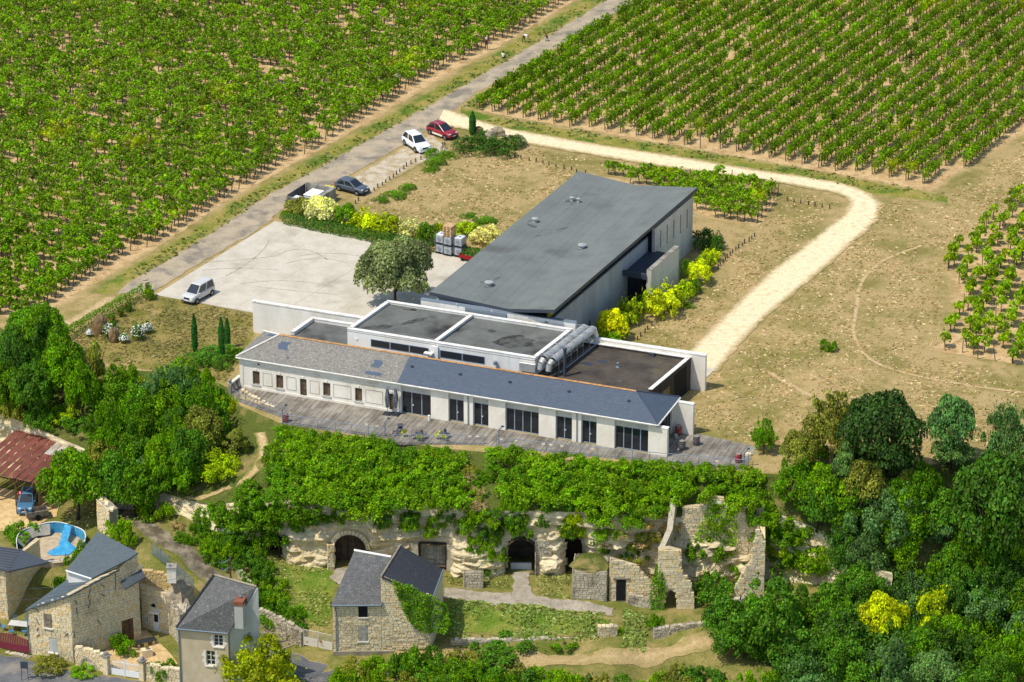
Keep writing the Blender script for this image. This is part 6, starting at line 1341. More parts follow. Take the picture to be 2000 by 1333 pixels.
# ------------------------------------------------------------------ collapsed above-ground pool
zp = -9.05; pc = S(101, 1072, zp); sp_ = ppm(pc); R = 67 / sp_
surf('pool_liner', srgb(60, 150, 200), srgb(90, 176, 214), 2, fine=.08, rough=.5); surf('tarp', srgb(176, 172, 162), srgb(150, 146, 138), 1.5, fine=.1); surf('pool_floor', srgb(196, 178, 150), srgb(170, 150, 122), 2, fine=.2)
pool = empty('garden_pool', pc, 0, 'round half-collapsed garden pool with torn blue liner', 'pool'); NP = 40
MB().lathe([(R * .99, -1.2), (R * .99, .06), (.01, .06)], NP).build('floor', 'pool_floor', pool)
hh = lambda t: 1.15 + .08 * math.sin(5 * t); mb = MB()
for k in range(NP):
    t0, t1 = 2 * math.pi * k / NP, 2 * math.pi * (k + 1) / NP
    if math.pi * 1.05 < t0 < math.pi * 1.85: continue
    mb.poly([(R * math.cos(t0), R * math.sin(t0), 0), (R * math.cos(t1), R * math.sin(t1), 0), (R * math.cos(t1), R * math.sin(t1), hh(t1)), (R * math.cos(t0), R * math.sin(t0), hh(t0))])
mb.build('wall', 'pool_liner', pool)
mb = MB()
for k in range(14):                                                 # grey sheet sagging from the left rim
    t0 = math.pi * (.55 + .5 * k / 13); t1 = math.pi * (.55 + .5 * (k + 1) / 13); sag = lambda t: .55 + .5 * abs(math.sin(t * 3.3)); q = R * .96
    mb.poly([(q * math.cos(t0), q * math.sin(t0), 1.1), (q * math.cos(t1), q * math.sin(t1), 1.1), (q * .8 * math.cos(t1), q * .8 * math.sin(t1), sag(t1) * .35), (q * .8 * math.cos(t0), q * .8 * math.sin(t0), sag(t0) * .35)])
mb.build('sagging_sheet', 'tarp', pool)
mb = MB(); P0 = [(R * .3, R * .9, 1.2), (R * .52, R * .8, 1.2), (R * .45, R * .2, .5), (R * .75, -.1 * R, .2), (R * .55, -.45 * R, .12), (R * .05, -.5 * R, .1), (-.1 * R, -.3 * R, .12), (R * .2, 0, .3)]; mb.poly(P0); mb.build('torn_liner', 'pool_liner', pool)
mb = MB(); 
for k in range(NP): t0, t1 = 2 * math.pi * k / NP, 2 * math.pi * (k + 1) / NP; mb.tube((R * math.cos(t0), R * math.sin(t0), hh(t0) if not math.pi * 1.05 < t0 < math.pi * 1.85 else .35), (R * math.cos(t1), R * math.sin(t1), hh(t1) if not math.pi * 1.05 < t1 < math.pi * 1.85 else .35), .05, n=5)
mb.build('rim', 'white_paint', pool)
# ------------------------------------------------------------------ rusty shed
zs_ = -8.4; Zr0, Zr1 = zs_ + 3.1, zs_ + 4.6
q0, q1, q2, q3 = S(-60, 918, Zr0), S(75, 948, Zr0), S(178, 850, Zr1), S(60, 815, Zr1)
shed = empty('rusty_shed', q0 - Vector((0, 0, 3.1)), 0, 'open shed under a rust red corrugated roof with missing sheets', 'shed'); o_ = shed.location
surf('rust_sheet', srgb(128, 74, 62), srgb(104, 60, 52), 1.2, fine=.12, c3=srgb(150, 110, 84), c3scale=1.0, c3amt=(.58, .72), objrand=.2, rough=.7); surf('bare_sheet', srgb(190, 184, 174), srgb(160, 130, 104), 1.2, fine=.12, objrand=.1)
NU, NV = 9, 4
for i in range(NU):
    for j in range(NV):
        if (i, j) in ((5, 3), (6, 3)): continue
        f = lambda a, b: (q0.lerp(q1, a).lerp(q3.lerp(q2, a), b)) - o_
        g = .006; u0, u1, w0, w1 = i / NU + g, (i + 1) / NU - g, j / NV - (.02 if j else 0), (j + 1) / NV; lift = Vector((0, 0, .03 * (NV - j) + .02 * (i % 2)))
        n = 7; mb = MB()
        for k in range(n):                                          # corrugation
            a0, a1 = u0 + (u1 - u0) * k / n, u0 + (u1 - u0) * (k + 1) / n; z0, z1 = Vector((0, 0, .018 * (k % 2))), Vector((0, 0, .018 * ((k + 1) % 2))); mb.poly([f(a0, w0) + lift + z0, f(a1, w0) + lift + z1, f(a1, w1) + lift + z1, f(a0, w1) + lift + z0])
        mb.build('roof_sheet', 'bare_sheet' if (j == 3 and i in (3, 4, 7, 8)) or (i, j) in ((6, 2), (7, 2)) else 'rust_sheet', shed)
for a in (0, .33, .66, 1):
    b = q0.lerp(q1, a) - o_; MB().box(b.x - .1, b.y + .2, -.2, b.x + .1, b.y + .4, 3.05).build('post', 'brown_wood', shed); MB().tube((b.x, b.y + .3, 2.1), (b.x + .7, b.y + .3, 3.0), .06, n=4).build('brace', 'brown_wood', shed)
    c = q3.lerp(q2, a) - o_; MB().tube(b + Vector((0, .3, -.08)), c + Vector((0, -.1, -.12)), .07, n=4).build('rafter', 'brown_wood', shed)
MB().tube(q0 - o_ + Vector((0, .25, -.15)), q1 - o_ + Vector((0, .25, -.15)), .09, n=4).build('beam', 'brown_wood', shed)
# ================================================================== shrubs and trees
BUDGET = []
AVOID = [[(320, 1003), (380, 981), (430, 962), (480, 940), (505, 915), (518, 882), (508, 848)], [(215, 985), (285, 1030), (340, 1068), (385, 1105)]]
def clear_of(u, v, d=24):
    for ln in AVOID:
        for (a, b), (c, e) in zip(ln[:-1], ln[1:]):
            t = max(0, min(1, ((u - a) * (c - a) + (v - b) * (e - b)) / ((c - a) ** 2 + (e - b) ** 2)))
            if math.hypot(u - a - t * (c - a), v - b - t * (e - b)) < d: return False
    return True
def scatter(poly, spacing, fn, jitter_=.42, seed=1):
    """irregular but even cover of a photo-space region, back to front"""
    g = np.random.default_rng(seed); us = [p[0] for p in poly]; vs_ = [p[1] for p in poly]; k = 0
    for j, v in enumerate(np.arange(min(vs_), max(vs_) + 1, spacing * .62)):
        for u in np.arange(min(us) - (spacing / 2 if j % 2 else 0), max(us) + 1, spacing):
            uu, vv = u + g.uniform(-1, 1) * spacing * jitter_, v + g.uniform(-1, 1) * spacing * jitter_ * .6
            if inside(poly, uu, vv) and clear_of(uu, vv): fn(uu, vv, k); k += 1
def mixcol(opts): return opts[int(rng.integers(len(opts)))]
def filler(colors, label, group, w=(64, 98), h=(34, 54), name='shrub'):
    def f(u, v, k): c = mixcol(colors); bush(u, v, rng.uniform(*w), rng.uniform(*h), c, HUE[c] + ' ' + label, group, name=name, mesh=pick('bramble'))
    return f
def tfill(colors, label, group, w=(80, 130), h=(95, 150), kinds=('tree',)):
    def f(u, v, k):
        wp, hp = rng.uniform(*w), rng.uniform(*h); p, r, hh_ = at_crown(u, v, wp, hp, .6); c = mixcol(colors); tree(p - Vector((0, 0, .1)), r, hh_, c, HUE[c] + ' ' + label, kind=mixcol(kinds), group=group)
    return f
# thicket under the deck
scatter([(520, 838), (600, 850), (760, 874), (885, 884), (890, 930), (895, 985), (760, 985), (600, 985), (560, 1010), (500, 1030), (400, 1015), (390, 985), (450, 950), (505, 905), (528, 880)], 37, filler(['fresh', 'fresh', 'mid', 'mid', 'fresh'], 'bramble bush in the green thicket on the slope left below the deck', 'brambles left below the deck'), seed=3)
scatter([(975, 892), (1100, 900), (1303, 922), (1330, 935), (1300, 975), (1262, 1000), (1215, 1030), (1180, 1045), (1150, 985), (1085, 975), (1010, 965), (970, 960)], 35, filler(['fresh', 'fresh', 'fresh', 'mid'], 'bramble bush on the slope right below the deck', 'brambles right below the deck'), seed=4)
scatter([(1310, 925), (1480, 940), (1500, 975), (1540, 1010), (1600, 1050), (1600, 1105), (1500, 1075), (1490, 1010), (1440, 970), (1340, 960)], 38, filler(['fresh', 'mid', 'fresh'], 'bramble bush in the thicket above and right of the ruin', 'brambles above the ruin'), seed=5)
scatter([(900, 990), (960, 970), (985, 1010), (975, 1060), (960, 1110), (930, 1115), (905, 1050)], 30, filler(['mid', 'deep', 'fresh'], 'climbing bush in the green column hanging over the cliff face', 'creepers over the cliff', (36, 52), (34, 48)), seed=6)
scatter([(1095, 985), (1130, 985), (1140, 1030), (1115, 1040)], 26, filler(['fresh', 'lime'], 'creeper hanging down the rock beside the tall niche', 'creepers beside the niche', (26, 40), (26, 40)), seed=16)
scatter([(1190, 1040), (1270, 1010), (1300, 1040), (1280, 1090), (1215, 1110), (1160, 1095)], 40, filler(['straw', 'olive', 'straw'], 'dry tussock on the bank above the earth roofed store', 'dry tussocks', (34, 60), (18, 30)), seed=7)
scatter([(555, 985), (890, 985), (890, 1004), (820, 1010), (700, 1000), (560, 1010)], 32, filler(['mid', 'fresh', 'deep'], 'creeper hanging over the upper edge of the cliff', 'creepers along the cliff top', (34, 56), (22, 34)), seed=8)
for px, lab in (([(556, 842), (655, 856), (752, 868)], 'bramble bush pushing through the railing before the stone house'), ([(770, 882), (850, 882), (890, 884)], 'bramble bush hanging under the table sets'), ([(975, 884), (1100, 896), (1199, 904), (1303, 912), (1400, 918), (1470, 922)], 'bramble bush along the foot of the right-hand railing')):
    Q = resample(px, max(3, int((px[-1][0] - px[0][0]) / 24)))
    for u, v in Q: c = mixcol(['fresh', 'mid', 'fresh']); bush(u + rng.uniform(-6, 6), v + rng.uniform(-4, 6), rng.uniform(46, 70), rng.uniform(26, 38), c, HUE[c] + ' ' + lab, 'brambles along the deck edge', mesh=pick('bramble'))
scatter([(-30, 765), (60, 775), (120, 790), (185, 840), (150, 850), (60, 812), (-30, 815)], 46, filler(['mid', 'deep', 'lime', 'olive'], 'creeper bush hanging over the rock behind the rusty shed', 'creepers behind the shed', (50, 80), (36, 56)), seed=26)
scatter([(180, 840), (215, 860), (230, 940), (330, 990), (250, 990), (200, 980), (188, 900)], 44, filler(['mid', 'deep', 'fresh'], 'bush at the foot of the green hollow', 'bushes at the foot of the hollow', (56, 84), (44, 66)), seed=27)
scatter([(395, 1000), (560, 985), (545, 1035), (515, 1060), (460, 1050)], 34, filler(['mid', 'deep', 'fresh'], 'bush smothering the rock left of the small cave door', 'bushes left of the cave door', (50, 76), (36, 52)), seed=28)
scatter([(1495, 1035), (1620, 1060), (1625, 1105), (1560, 1090), (1500, 1075)], 34, filler(['fresh', 'mid', 'lime'], 'creeper hanging over the bare rock right of the ruin', 'creepers right of the ruin', (46, 70), (30, 46)), seed=29)
for u0, v0, n_ in ((575, 1010, 2), (600, 1003, 2), (745, 1005, 2), (800, 1003, 2), (850, 1008, 3), (1000, 990, 4), (1015, 985, 5), (1060, 1000, 2), (1165, 1040, 3), (1110, 1000, 4), (1520, 1080, 3), (1580, 1085, 4), (1240, 1050, 3)):
    for k in range(n_): c = mixcol(['mid', 'fresh', 'deep']); bush(u0 + rng.uniform(-12, 12), v0 + k * 11, rng.uniform(26, 44), rng.uniform(22, 34), c, HUE[c] + ' strand of creeper hanging down the cliff face', 'creeper strands', mesh=pick('bramble'))
scatter([(895, 905), (950, 900), (962, 955), (940, 1000), (905, 985)], 26, filler(['straw', 'olive', 'mid', 'straw'], 'dry weed tuft in the rocky gully below the railing', 'weeds in the gully', (24, 40), (14, 24)), seed=31)
scatter([(1255, 985), (1300, 975), (1320, 1010), (1300, 1055), (1262, 1050)], 26, filler(['straw', 'straw', 'olive'], 'dry grass tussock on the bank left of the ruin', 'dry tussocks by the ruin', (30, 48), (18, 28)), seed=32)
# ivy hedge down to the plastered house, shrubs at the foot
scatter([(375, 1020), (440, 1030), (520, 1080), (555, 1150), (590, 1205), (500, 1195), (455, 1110), (400, 1065)], 31, filler(['fresh', 'mid', 'mid', 'deep'], 'leafy creeper bush on the long hedge between lane and grass yard', 'hedge bushes along the lane', (38, 56), (30, 46)), seed=9)
scatter([(330, 1000), (400, 1000), (450, 1060), (380, 1060), (330, 1035)], 30, filler(['olive', 'mid', 'straw'], 'weedy tuft on the bank above the lane', 'weeds above the lane', (26, 44), (16, 28)), seed=10)
# left wood
scatter([(-20, 650), (60, 640), (120, 655), (150, 700), (140, 760), (60, 770), (-20, 790)], 62, tfill(['deep', 'mid', 'dark'], 'dense tree at the far left edge of the lawn', 'trees left of the lawn', (90, 130), (90, 130)), seed=11)
scatter([(150, 735), (240, 735), (345, 730), (405, 755), (425, 800), (425, 845), (400, 880), (350, 925), (300, 955), (225, 985), (215, 930), (205, 850), (190, 800), (160, 770)], 58, tfill(['mid', 'fresh', 'deep', 'mid', 'olive', 'blue'], 'bushy tree in the green hollow left of the deck', 'trees in the hollow left of the deck', (75, 115), (80, 120)), seed=12)
scatter([(360, 720), (440, 745), (455, 790), (430, 800), (350, 760), (250, 745), (180, 730)], 40, filler(['mid', 'fresh', 'lime'], 'leafy bush along the lower edge of the lawn', 'bushes along the lawn edge', (44, 66), (40, 60)), seed=13)
for (u, v, w, h, c, lab) in [(185, 715, 62, 110, 'olive', 'slim loose tree rising in front of the standing rocks'), (148, 945, 150, 130, 'mid', 'big round maple hiding the right end of the rusty shed'), (60, 640, 110, 80, 'mid', 'broad bush at the corner of the vineyard and the lawn'), (20, 720, 90, 120, 'dark', 'dark shaggy tree at the left picture edge'), (345, 740, 80, 70, 'fresh', 'young bright tree at the lawn edge'), (405, 760, 70, 90, 'fresh', 'light green young tree just left of the old house'), (462, 862, 70, 56, 'olive', 'rounded olive bush beside the climbing path'), (290, 930, 110, 90, 'blue', 'blue green bush above the top of the lane'), (430, 908, 90, 50, 'lime', 'bright yellow green bush in the hollow')]:
    p, r, hh_ = at_crown(u, v, w, h, .58); tree(p, r, hh_, c, lab, kind='tree' if w > 70 else 'tall')
# right wood
RW = 'tree in the dense wood at the lower right'
for (u, v, w, h, c, lab, kd) in [(1722, 848, 185, 160, 'black', 'very large dark evergreen at the edge of the dry meadow', 'tree'), (1632, 835, 130, 120, 'olive', 'feathery olive shrub tree left of the big dark evergreen', 'tree'), (1855, 835, 110, 130, 'blue', 'blue green oak standing against the dry meadow', 'tree'), (1970, 855, 100, 130, 'blue', 'blue green oak at the right picture edge', 'tree'), (1492, 852, 54, 60, 'mid', 'small clipped round tree at the end of the deck', 'tree'), (1560, 885, 90, 80, 'olive', 'yellowish loose bush right of the round clipped tree', 'tree'), (1650, 920, 100, 130, 'blue', 'grey blue tree below the big dark evergreen', 'tall'), (1560, 952, 100, 60, 'bronze', 'bronze leaved smoke bush among the green brambles', 'tree'), (1945, 990, 210, 210, 'dark', 'huge glossy leaved tree at the right edge', 'tree'),
        (1740, 1010, 130, 110, 'blue', 'rounded blue green tree in the middle of the right wood', 'tree'), (1775, 960, 80, 90, 'olive', 'twiggy olive tree above the middle of the right wood', 'tree'), (1765, 1055, 60, 70, 'lime', 'bright lime green young tree in the right wood', 'tall'), (1720, 1215, 110, 120, 'yellow', 'golden yellow tree in the lower right wood, left half of the pair', 'tree'), (1815, 1205, 110, 110, 'yellow', 'golden yellow tree in the lower right wood, right half of the pair', 'tree'), (1790, 1275, 60, 50, 'yellow', 'small golden bush below the yellow trees', 'tree'),
        (1640, 1230, 110, 120, 'mid', 'dark spreading tree left of the yellow trees', 'tree'), (1500, 1210, 170, 140, 'deep', 'massive dark shrub mass right of the broken wall', 'tree'), (1770, 1240, 70, 80, 'deep', 'dark tree between the two yellow trees', 'tree'), (1690, 905, 90, 60, 'black', 'dark bush at the left foot of the very large evergreen', 'tree'), (1755, 905, 90, 60, 'black', 'dark bush at the right foot of the very large evergreen', 'tree'), (1860, 885, 90, 60, 'blue', 'blue green bush at the foot of the oak', 'tree'), (1600, 880, 40, 40, 'mid', 'small bush below the feathery shrub tree', 'tree')]:
    p, r, hh_ = at_crown(u, v, w, h, .58); tree(p, r, hh_, c, lab, kind=kd)
scatter([(1530, 905), (1600, 925), (1700, 945), (1790, 945), (1880, 930), (2030, 900), (2030, 1120), (1900, 1110), (1800, 1080), (1640, 1130), (1600, 1030), (1500, 940)], 72, tfill(['mid', 'fresh', 'mid', 'blue', 'olive', 'deep', 'blue', 'deep'], 'tree crowded into the upper part of the right wood', 'upper trees of the right wood', (85, 125), (85, 125), ('tree', 'tree', 'tall')), seed=14)
scatter([(1640, 1120), (1800, 1090), (1900, 1115), (2030, 1120), (2030, 1345), (1560, 1345), (1560, 1290), (1600, 1200)], 76, tfill(['deep', 'dark', 'deep', 'blue', 'mid', 'dark'], 'tree crowded into the lower part of the right wood', 'lower trees of the right wood', (90, 140), (85, 120)), seed=15)
scatter([(1420, 1195), (1520, 1170), (1600, 1200), (1560, 1300), (1400, 1250)], 56, tfill(['deep', 'dark', 'deep'], 'shrubby tree in front of the bare rock at the right', 'dark shrubs before the bare rock', (80, 110), (75, 100)), seed=17)
scatter([(650, 1300), (700, 1280), (850, 1275), (960, 1272), (1010, 1300), (1250, 1312), (1380, 1300), (1460, 1290), (1580, 1310), (1580, 1345), (640, 1345)], 42, filler(['mid', 'fresh', 'deep', 'fresh', 'olive'], 'bush in the hedge along the bottom edge', 'hedge bushes along the bottom edge', (54, 84), (44, 66)), seed=18)
for (u, v, w, h, c, lab) in [(800, 1285, 84, 70, 'mid', 'big bright bush in front of the ivy gable'), (715, 1310, 66, 76, 'fresh', 'upright bush at the bottom beside the street'), (545, 1190, 84, 46, 'mid', 'bushy shrub overhanging the driveway wall'), (585, 1222, 44, 36, 'deep', 'round bush at the end of the driveway wall'), (1282, 1130, 34, 70, 'mid', 'ivy clump climbing the ruin tower'), (1278, 1208, 36, 46, 'mid', 'ivy covered wall stump below the ruin'), (1395, 1140, 90, 70, 'deep', 'thick shrub filling the middle of the ruin'), (1380, 1060, 80, 60, 'mid', 'leafy shrub growing inside the upper ruin'), (1440, 1100, 40, 60, 'fresh', 'creeper on the right inner wall of the ruin'), (1400, 1010, 40, 40, 'fresh', 'creeper in the empty window of the ruin'), (240, 1250, 60, 50, 'mid', 'shrub against the flank of the ashlar house'), (95, 1292, 76, 36, 'olive', 'low flowering bush along the street below the ashlar house'), (165, 1306, 56, 26, 'fresh', 'low green bush below the blind arch'), (322, 1300, 60, 60, 'mid', 'rose bush with pale flowers beside the plastered house'), (235, 1025, 70, 76, 'fresh', 'bright ivy mound beside the broken masonry corner'), (130, 1130, 50, 70, 'mid', 'ivy hanging between the pool and the slate roofs'), (155, 1080, 60, 60, 'mid', 'leafy bush right of the pool'), (40, 1030, 70, 46, 'mid', 'bush left of the pool'), (1210, 1230, 24, 16, 'fresh', 'grassy tuft beside the pillar'), (1100, 1250, 60, 18, 'mid', 'low creeper over the terrace wall'), (980, 1256, 130, 28, 'deep', 'long low creeper covering the terrace wall'), (1600, 668, 36, 30, 'mid', 'lone small bush in the dry meadow')]:
    if lab.startswith('lone'): u = 1620
    bush(u, v, w, h, c, lab, mesh=pick('bramble'))
p, r, hh_ = at_crown(508, 1306, 172, 112, .6); tree(p, r, hh_, 'walnut', 'yellow green walnut tree in front of the plastered house', kind='tree', name='walnut_tree')
# ------------------------------------------------------------------ ivy on the barn's gable
def ivy_on(name, F, region, n, leaf, color, label, depth=.35, parent=None):
    g = rng; P_ = []
    xs_ = [p[0] for p in region]; zs_ = [p[1] for p in region]
    while len(P_) < n:
        x, z = g.uniform(min(xs_), max(xs_)), g.uniform(min(zs_), max(zs_))
        if inside(region, x, z): d = depth * (.45 + .55 * mn.noise(Vector((x * .9, 3, z * .9)))); P_.append((x, -abs(g.uniform(.2, 1) * d) - .03, z))
    P_ = np.array(P_); nr = np.c_[g.normal(0, .45, n), -np.abs(g.normal(.8, .3, n)), g.normal(.4, .4, n)]; nr /= np.linalg.norm(nr, axis=1, keepdims=True); v, f = leaf_quads(P_, nr, leaf)
    o = link(name, npmesh(name, v, f, 'leaves')); o.location = F.o; o.rotation_euler = (0, 0, F.a); o.color = GREEN[color]; return tag(o, label, 'ivy')
BF_, LB_, LG_, ze_, za2, zr_ = BARN
h = BF_.hit; ivy_on('ivy', BF_, [h(766, 1130), h(800, 1140), h(850, 1165), h(872, 1180), h(880, 1215), h(870, 1235), h(840, 1235), h(812, 1228), h(795, 1205), h(785, 1185), h(775, 1160)], 2600, .17, 'mid', 'thick ivy covering the right gable of the stone barn', .9)
ivy_on('ivy', RT, [RT.hit(1270, 1140), RT.hit(1292, 1110), RT.hit(1300, 1150), RT.hit(1296, 1190), RT.hit(1268, 1195)], 700, .16, 'mid', 'ivy on the left edge of the ruin tower', .5)
ivy_on('ivy', RB, [RB.hit(1385, 980), RB.hit(1440, 985), RB.hit(1440, 1080), RB.hit(1400, 1100), RB.hit(1340, 1080), RB.hit(1360, 1040)], 1500, .17, 'fresh', 'ivy trailing over the back wall of the ruin', .6)
# ------------------------------------------------------------------ planted shrubs on the plateau
HG = 'clipped shrubs in the bed beside the concrete yard'
for (u, v, w, h, c, lab) in [(590, 405, 60, 34, 'olive', 'dark olive shrub at the left end of the yard bed'), (627, 410, 72, 46, 'cream', 'large cream variegated shrub beside the concrete enclosure'), (676, 420, 46, 36, 'mid', 'plain green shrub right of the cream variegated one'), (712, 430, 60, 36, 'yellow', 'golden yellow shrub in the middle of the yard bed'), (756, 440, 56, 36, 'lime', 'lime green shrub right of the golden one'), (800, 446, 52, 34, 'cream', 'cream flowered shrub right of the lime green one'), (835, 455, 44, 34, 'mid', 'dark green shrub left of the white tanks'), (860, 446, 26, 20, 'yellow', 'small golden shrub behind the white tanks'), (910, 448, 50, 26, 'lime', 'lime shrub behind the pallets'), (950, 458, 62, 30, 'cream', 'cream shrub partly behind the hall roof')]:
    bush(u, v, w * 1.22, h * 1.08, c, lab, HG)
def hedge_strip(px, wid, hgt, color, label, n=4200, leaf=.16, name='hedge'):
    W = [S(u, v) for u, v in px]; P_ = []; g = rng; seg = [(a, b, (b - a).length) for a, b in zip(W[:-1], W[1:])]; tot = sum(s[2] for s in seg)
    for a, b, L in seg:
        m = int(n * L / tot); d = (b - a) / L; nn = Vector((-d.y, d.x, 0)); t = g.uniform(0, L, m); an = g.uniform(0, math.pi, m); bump_ = np.array([1 + .18 * mn.noise(Vector((a.x + d.x * x, a.y + d.y * x, 2)) * .9) for x in t])
        cx = np.cos(an) * wid / 2 * bump_; cz = (np.sin(an) ** .6) * hgt * bump_ * g.uniform(.75, 1.05, m); p = np.c_[a.x + d.x * t + nn.x * cx, a.y + d.y * t + nn.y * cx, cz]; P_.append((p, np.c_[nn.x * np.cos(an), nn.y * np.cos(an), np.sin(an)]))
    p = np.concatenate([q[0] for q in P_]); nr = np.concatenate([q[1] for q in P_]) + rng.normal(0, .5, (len(p), 3)); nr /= np.linalg.norm(nr, axis=1, keepdims=True); v, f = leaf_quads(p, nr, leaf)
    o = link(name, npmesh(name, v, f, 'leaves')); o.color = GREEN[color]; return tag(o, label, 'hedge')
hedge_strip([(560, 433), (620, 446), (700, 462), (780, 479), (845, 494)], 2.1, 1.1, 'dark', 'low dark clipped hedge edging the concrete yard', 7500)
hedge_strip([(905, 500), (940, 508)], 2.0, 1.1, 'dark', 'short piece of dark hedge right of the white tanks', 900)
hedge_strip([(120, 672), (150, 650), (200, 622), (250, 594), (285, 574)], .9, 1.35, 'mid', 'ivy covered garden wall between the farm track and the lawn', 3600, .14, 'ivy_wall')
p = S(284, 585); stone_box('wall_pillar', p, rad(30), .6, .6, 1.9, 'pale stone pillar at the end of the ivy covered wall', 'pillar', mat='ashlar'); bush(291, 572, 24, 28, 'fresh', 'small leafy bush behind the wall pillar')
for (u, v, lab) in [(196, 652, 'tall standing rock beside the white flowers'), (222, 668, 'shorter dark rock in front of the standing rock')]: boulder(S(u, v) + Vector((0, 0, .6)), .75 if u < 200 else .5, .5, 1.7 if u < 200 else 1.1, 'garden_rock', 'standing_rock', lab, seed=u, rough=.3)
surf('white_petals', srgb(244, 242, 240), fine=.06)
def flowering(u, v, w, h, lab, petals='white_petals', n=170, size=.13, group=None, base='mid'):
    p, r, hh_ = at_crown(u, v, w, h); t = empty('flowering_shrub', p, 0, lab, 'shrub', group); shrub((0, 0, -.05), r, hh_, base, None, name='foliage', parent=t)
    d = rng.normal(size=(n, 3)); d /= np.linalg.norm(d, axis=1, keepdims=True); d[:, 2] = np.abs(d[:, 2]) * .9; pts = d * np.array([r * .98, r * .98, hh_ * .62]) + np.array([0, 0, hh_ * .42]); nr = d + rng.normal(0, .3, d.shape); nr /= np.linalg.norm(nr, axis=1, keepdims=True)
    v_, f_ = leaf_quads(pts, nr, size, 1.05); tag(link('blossoms', npmesh('blossoms', v_, f_, petals), t), kind='stuff'); return t
for (u, v, w, h, lab) in [(216, 644, 32, 30, 'white flowering shrub right of the standing rock'), (174, 650, 14, 16, 'small white flowering shrub left of the standing rock'), (242, 660, 22, 20, 'low white flowering shrub in front of the rocks'), (269, 648, 30, 34, 'tall white flowering shrub on the lawn'), (287, 640, 24, 22, 'right-hand white flowering shrub on the lawn')]: flowering(u, v, w, h, lab, group='white flowering shrubs on the lawn')
surf('rose_petals', srgb(170, 40, 70), fine=.05); surf('cream_petals', srgb(244, 222, 196), fine=.05)
for (u, v, lab) in [(218, 622, 'red rose bush at the left of the ivy wall border'), (235, 610, 'red rose bush in the middle of the ivy wall border'), (250, 600, 'red rose bush nearest the wall pillar')]: flowering(u, v, 18, 18, lab, 'rose_petals', 22, .14, 'rose bushes along the ivy wall', 'deep')
flowering(1135, 968, 10, 10, 'tiny flowering tuft on the slope', 'cream_petals', 10, .1)
# cypresses and ground cover beds
def cypress(u, v, h, r, lab):
    p = S(u, v); t = empty('cypress_tree', p, 0, lab, 'tree', 'columnar cypresses'); n = 2200; z = rng.uniform(.03, 1, n); an = rng.uniform(0, 6.283, n); rr = r * np.minimum(1, (1 - z) * 3.2) ** .75 * np.minimum(1, .55 + z * 2.5) * rng.uniform(.8, 1.05, n)
    pts = np.c_[np.cos(an) * rr, np.sin(an) * rr, z * h]; nr = np.c_[np.cos(an), np.sin(an), np.full(n, .45)] + rng.normal(0, .3, (n, 3)); nr /= np.linalg.norm(nr, axis=1, keepdims=True); v_, f_ = leaf_quads(pts, nr, .16, 2.2)
    o = link('crown', npmesh('crown', v_, f_, 'needles'), t); o.color = G3(44, 92, 34); MB().tube((0, 0, -.1), (0, 0, h * .6), .07, .03, 6).build('trunk', 'bark', t)
cypress(381, 688, 4.2, .3, 'slim cypress standing alone at the left of the juniper bed'); cypress(434, 706, 4.9, .32, 'tallest slim cypress in the front of the juniper bed'); cypress(445, 680, 3.3, .27, 'smaller cypress behind the tallest one'); cypress(923, 264, 2.95, .4, 'column shaped cypress beside the rocks near the parked cars')
def mound(u, v, w, h, c, lab, group=None):
    p, r, hh_ = at_crown(u, v, w, h, .35); return shrub(p - Vector((0, 0, .1)), r, hh_, c, lab, 'ground cover', group, name='juniper_mound', mesh=pick('mound'), mat='needles')
JM = 'juniper mounds'
for (u, v, w, h, c, lab) in [(385, 702, 76, 24, 'deep', 'left juniper mound of the cypress bed'), (425, 690, 80, 24, 'deep', 'juniper mound behind the tallest cypress'), (425, 708, 84, 24, 'deep', 'front juniper mound of the cypress bed'), (460, 693, 50, 22, 'mid', 'right juniper mound touching the old house corner'), (920, 284, 76, 30, 'dark', 'left dark juniper mound around the rocks'), (965, 288, 100, 28, 'dark', 'broad front juniper mound around the rocks'), (1000, 278, 60, 26, 'dark', 'right juniper mound around the rocks'), (945, 270, 60, 24, 'dark', 'juniper mound behind the rocks'), (1378, 470, 70, 40, 'dark', 'dark juniper mass behind the end of the hall'), (1395, 480, 56, 34, 'deep', 'dark juniper mass at the far corner of the hall'), (1340, 528, 40, 40, 'deep', 'dark green mound between entrance block and shrubs')]: mound(u, v, w, h, c, lab, JM)
for i, (u, v, sx, sy, sz, lab) in enumerate([(933, 263, .55, .4, .5, 'small tan boulder beside the near cypress'), (957, 278, .75, .6, 1.0, 'large weathered boulder in the juniper bed'), (972, 266, .8, .5, .8, 'jagged grey boulder behind the large one')]): boulder(S(u, v) + Vector((0, 0, .5)), sx, sy, sz, 'garden_rock' if i == 0 else 'grey_rock', 'garden_boulder', lab, seed=30 + i, rough=.4)
RS = 'shrubs in the bed along the right side of the hall'
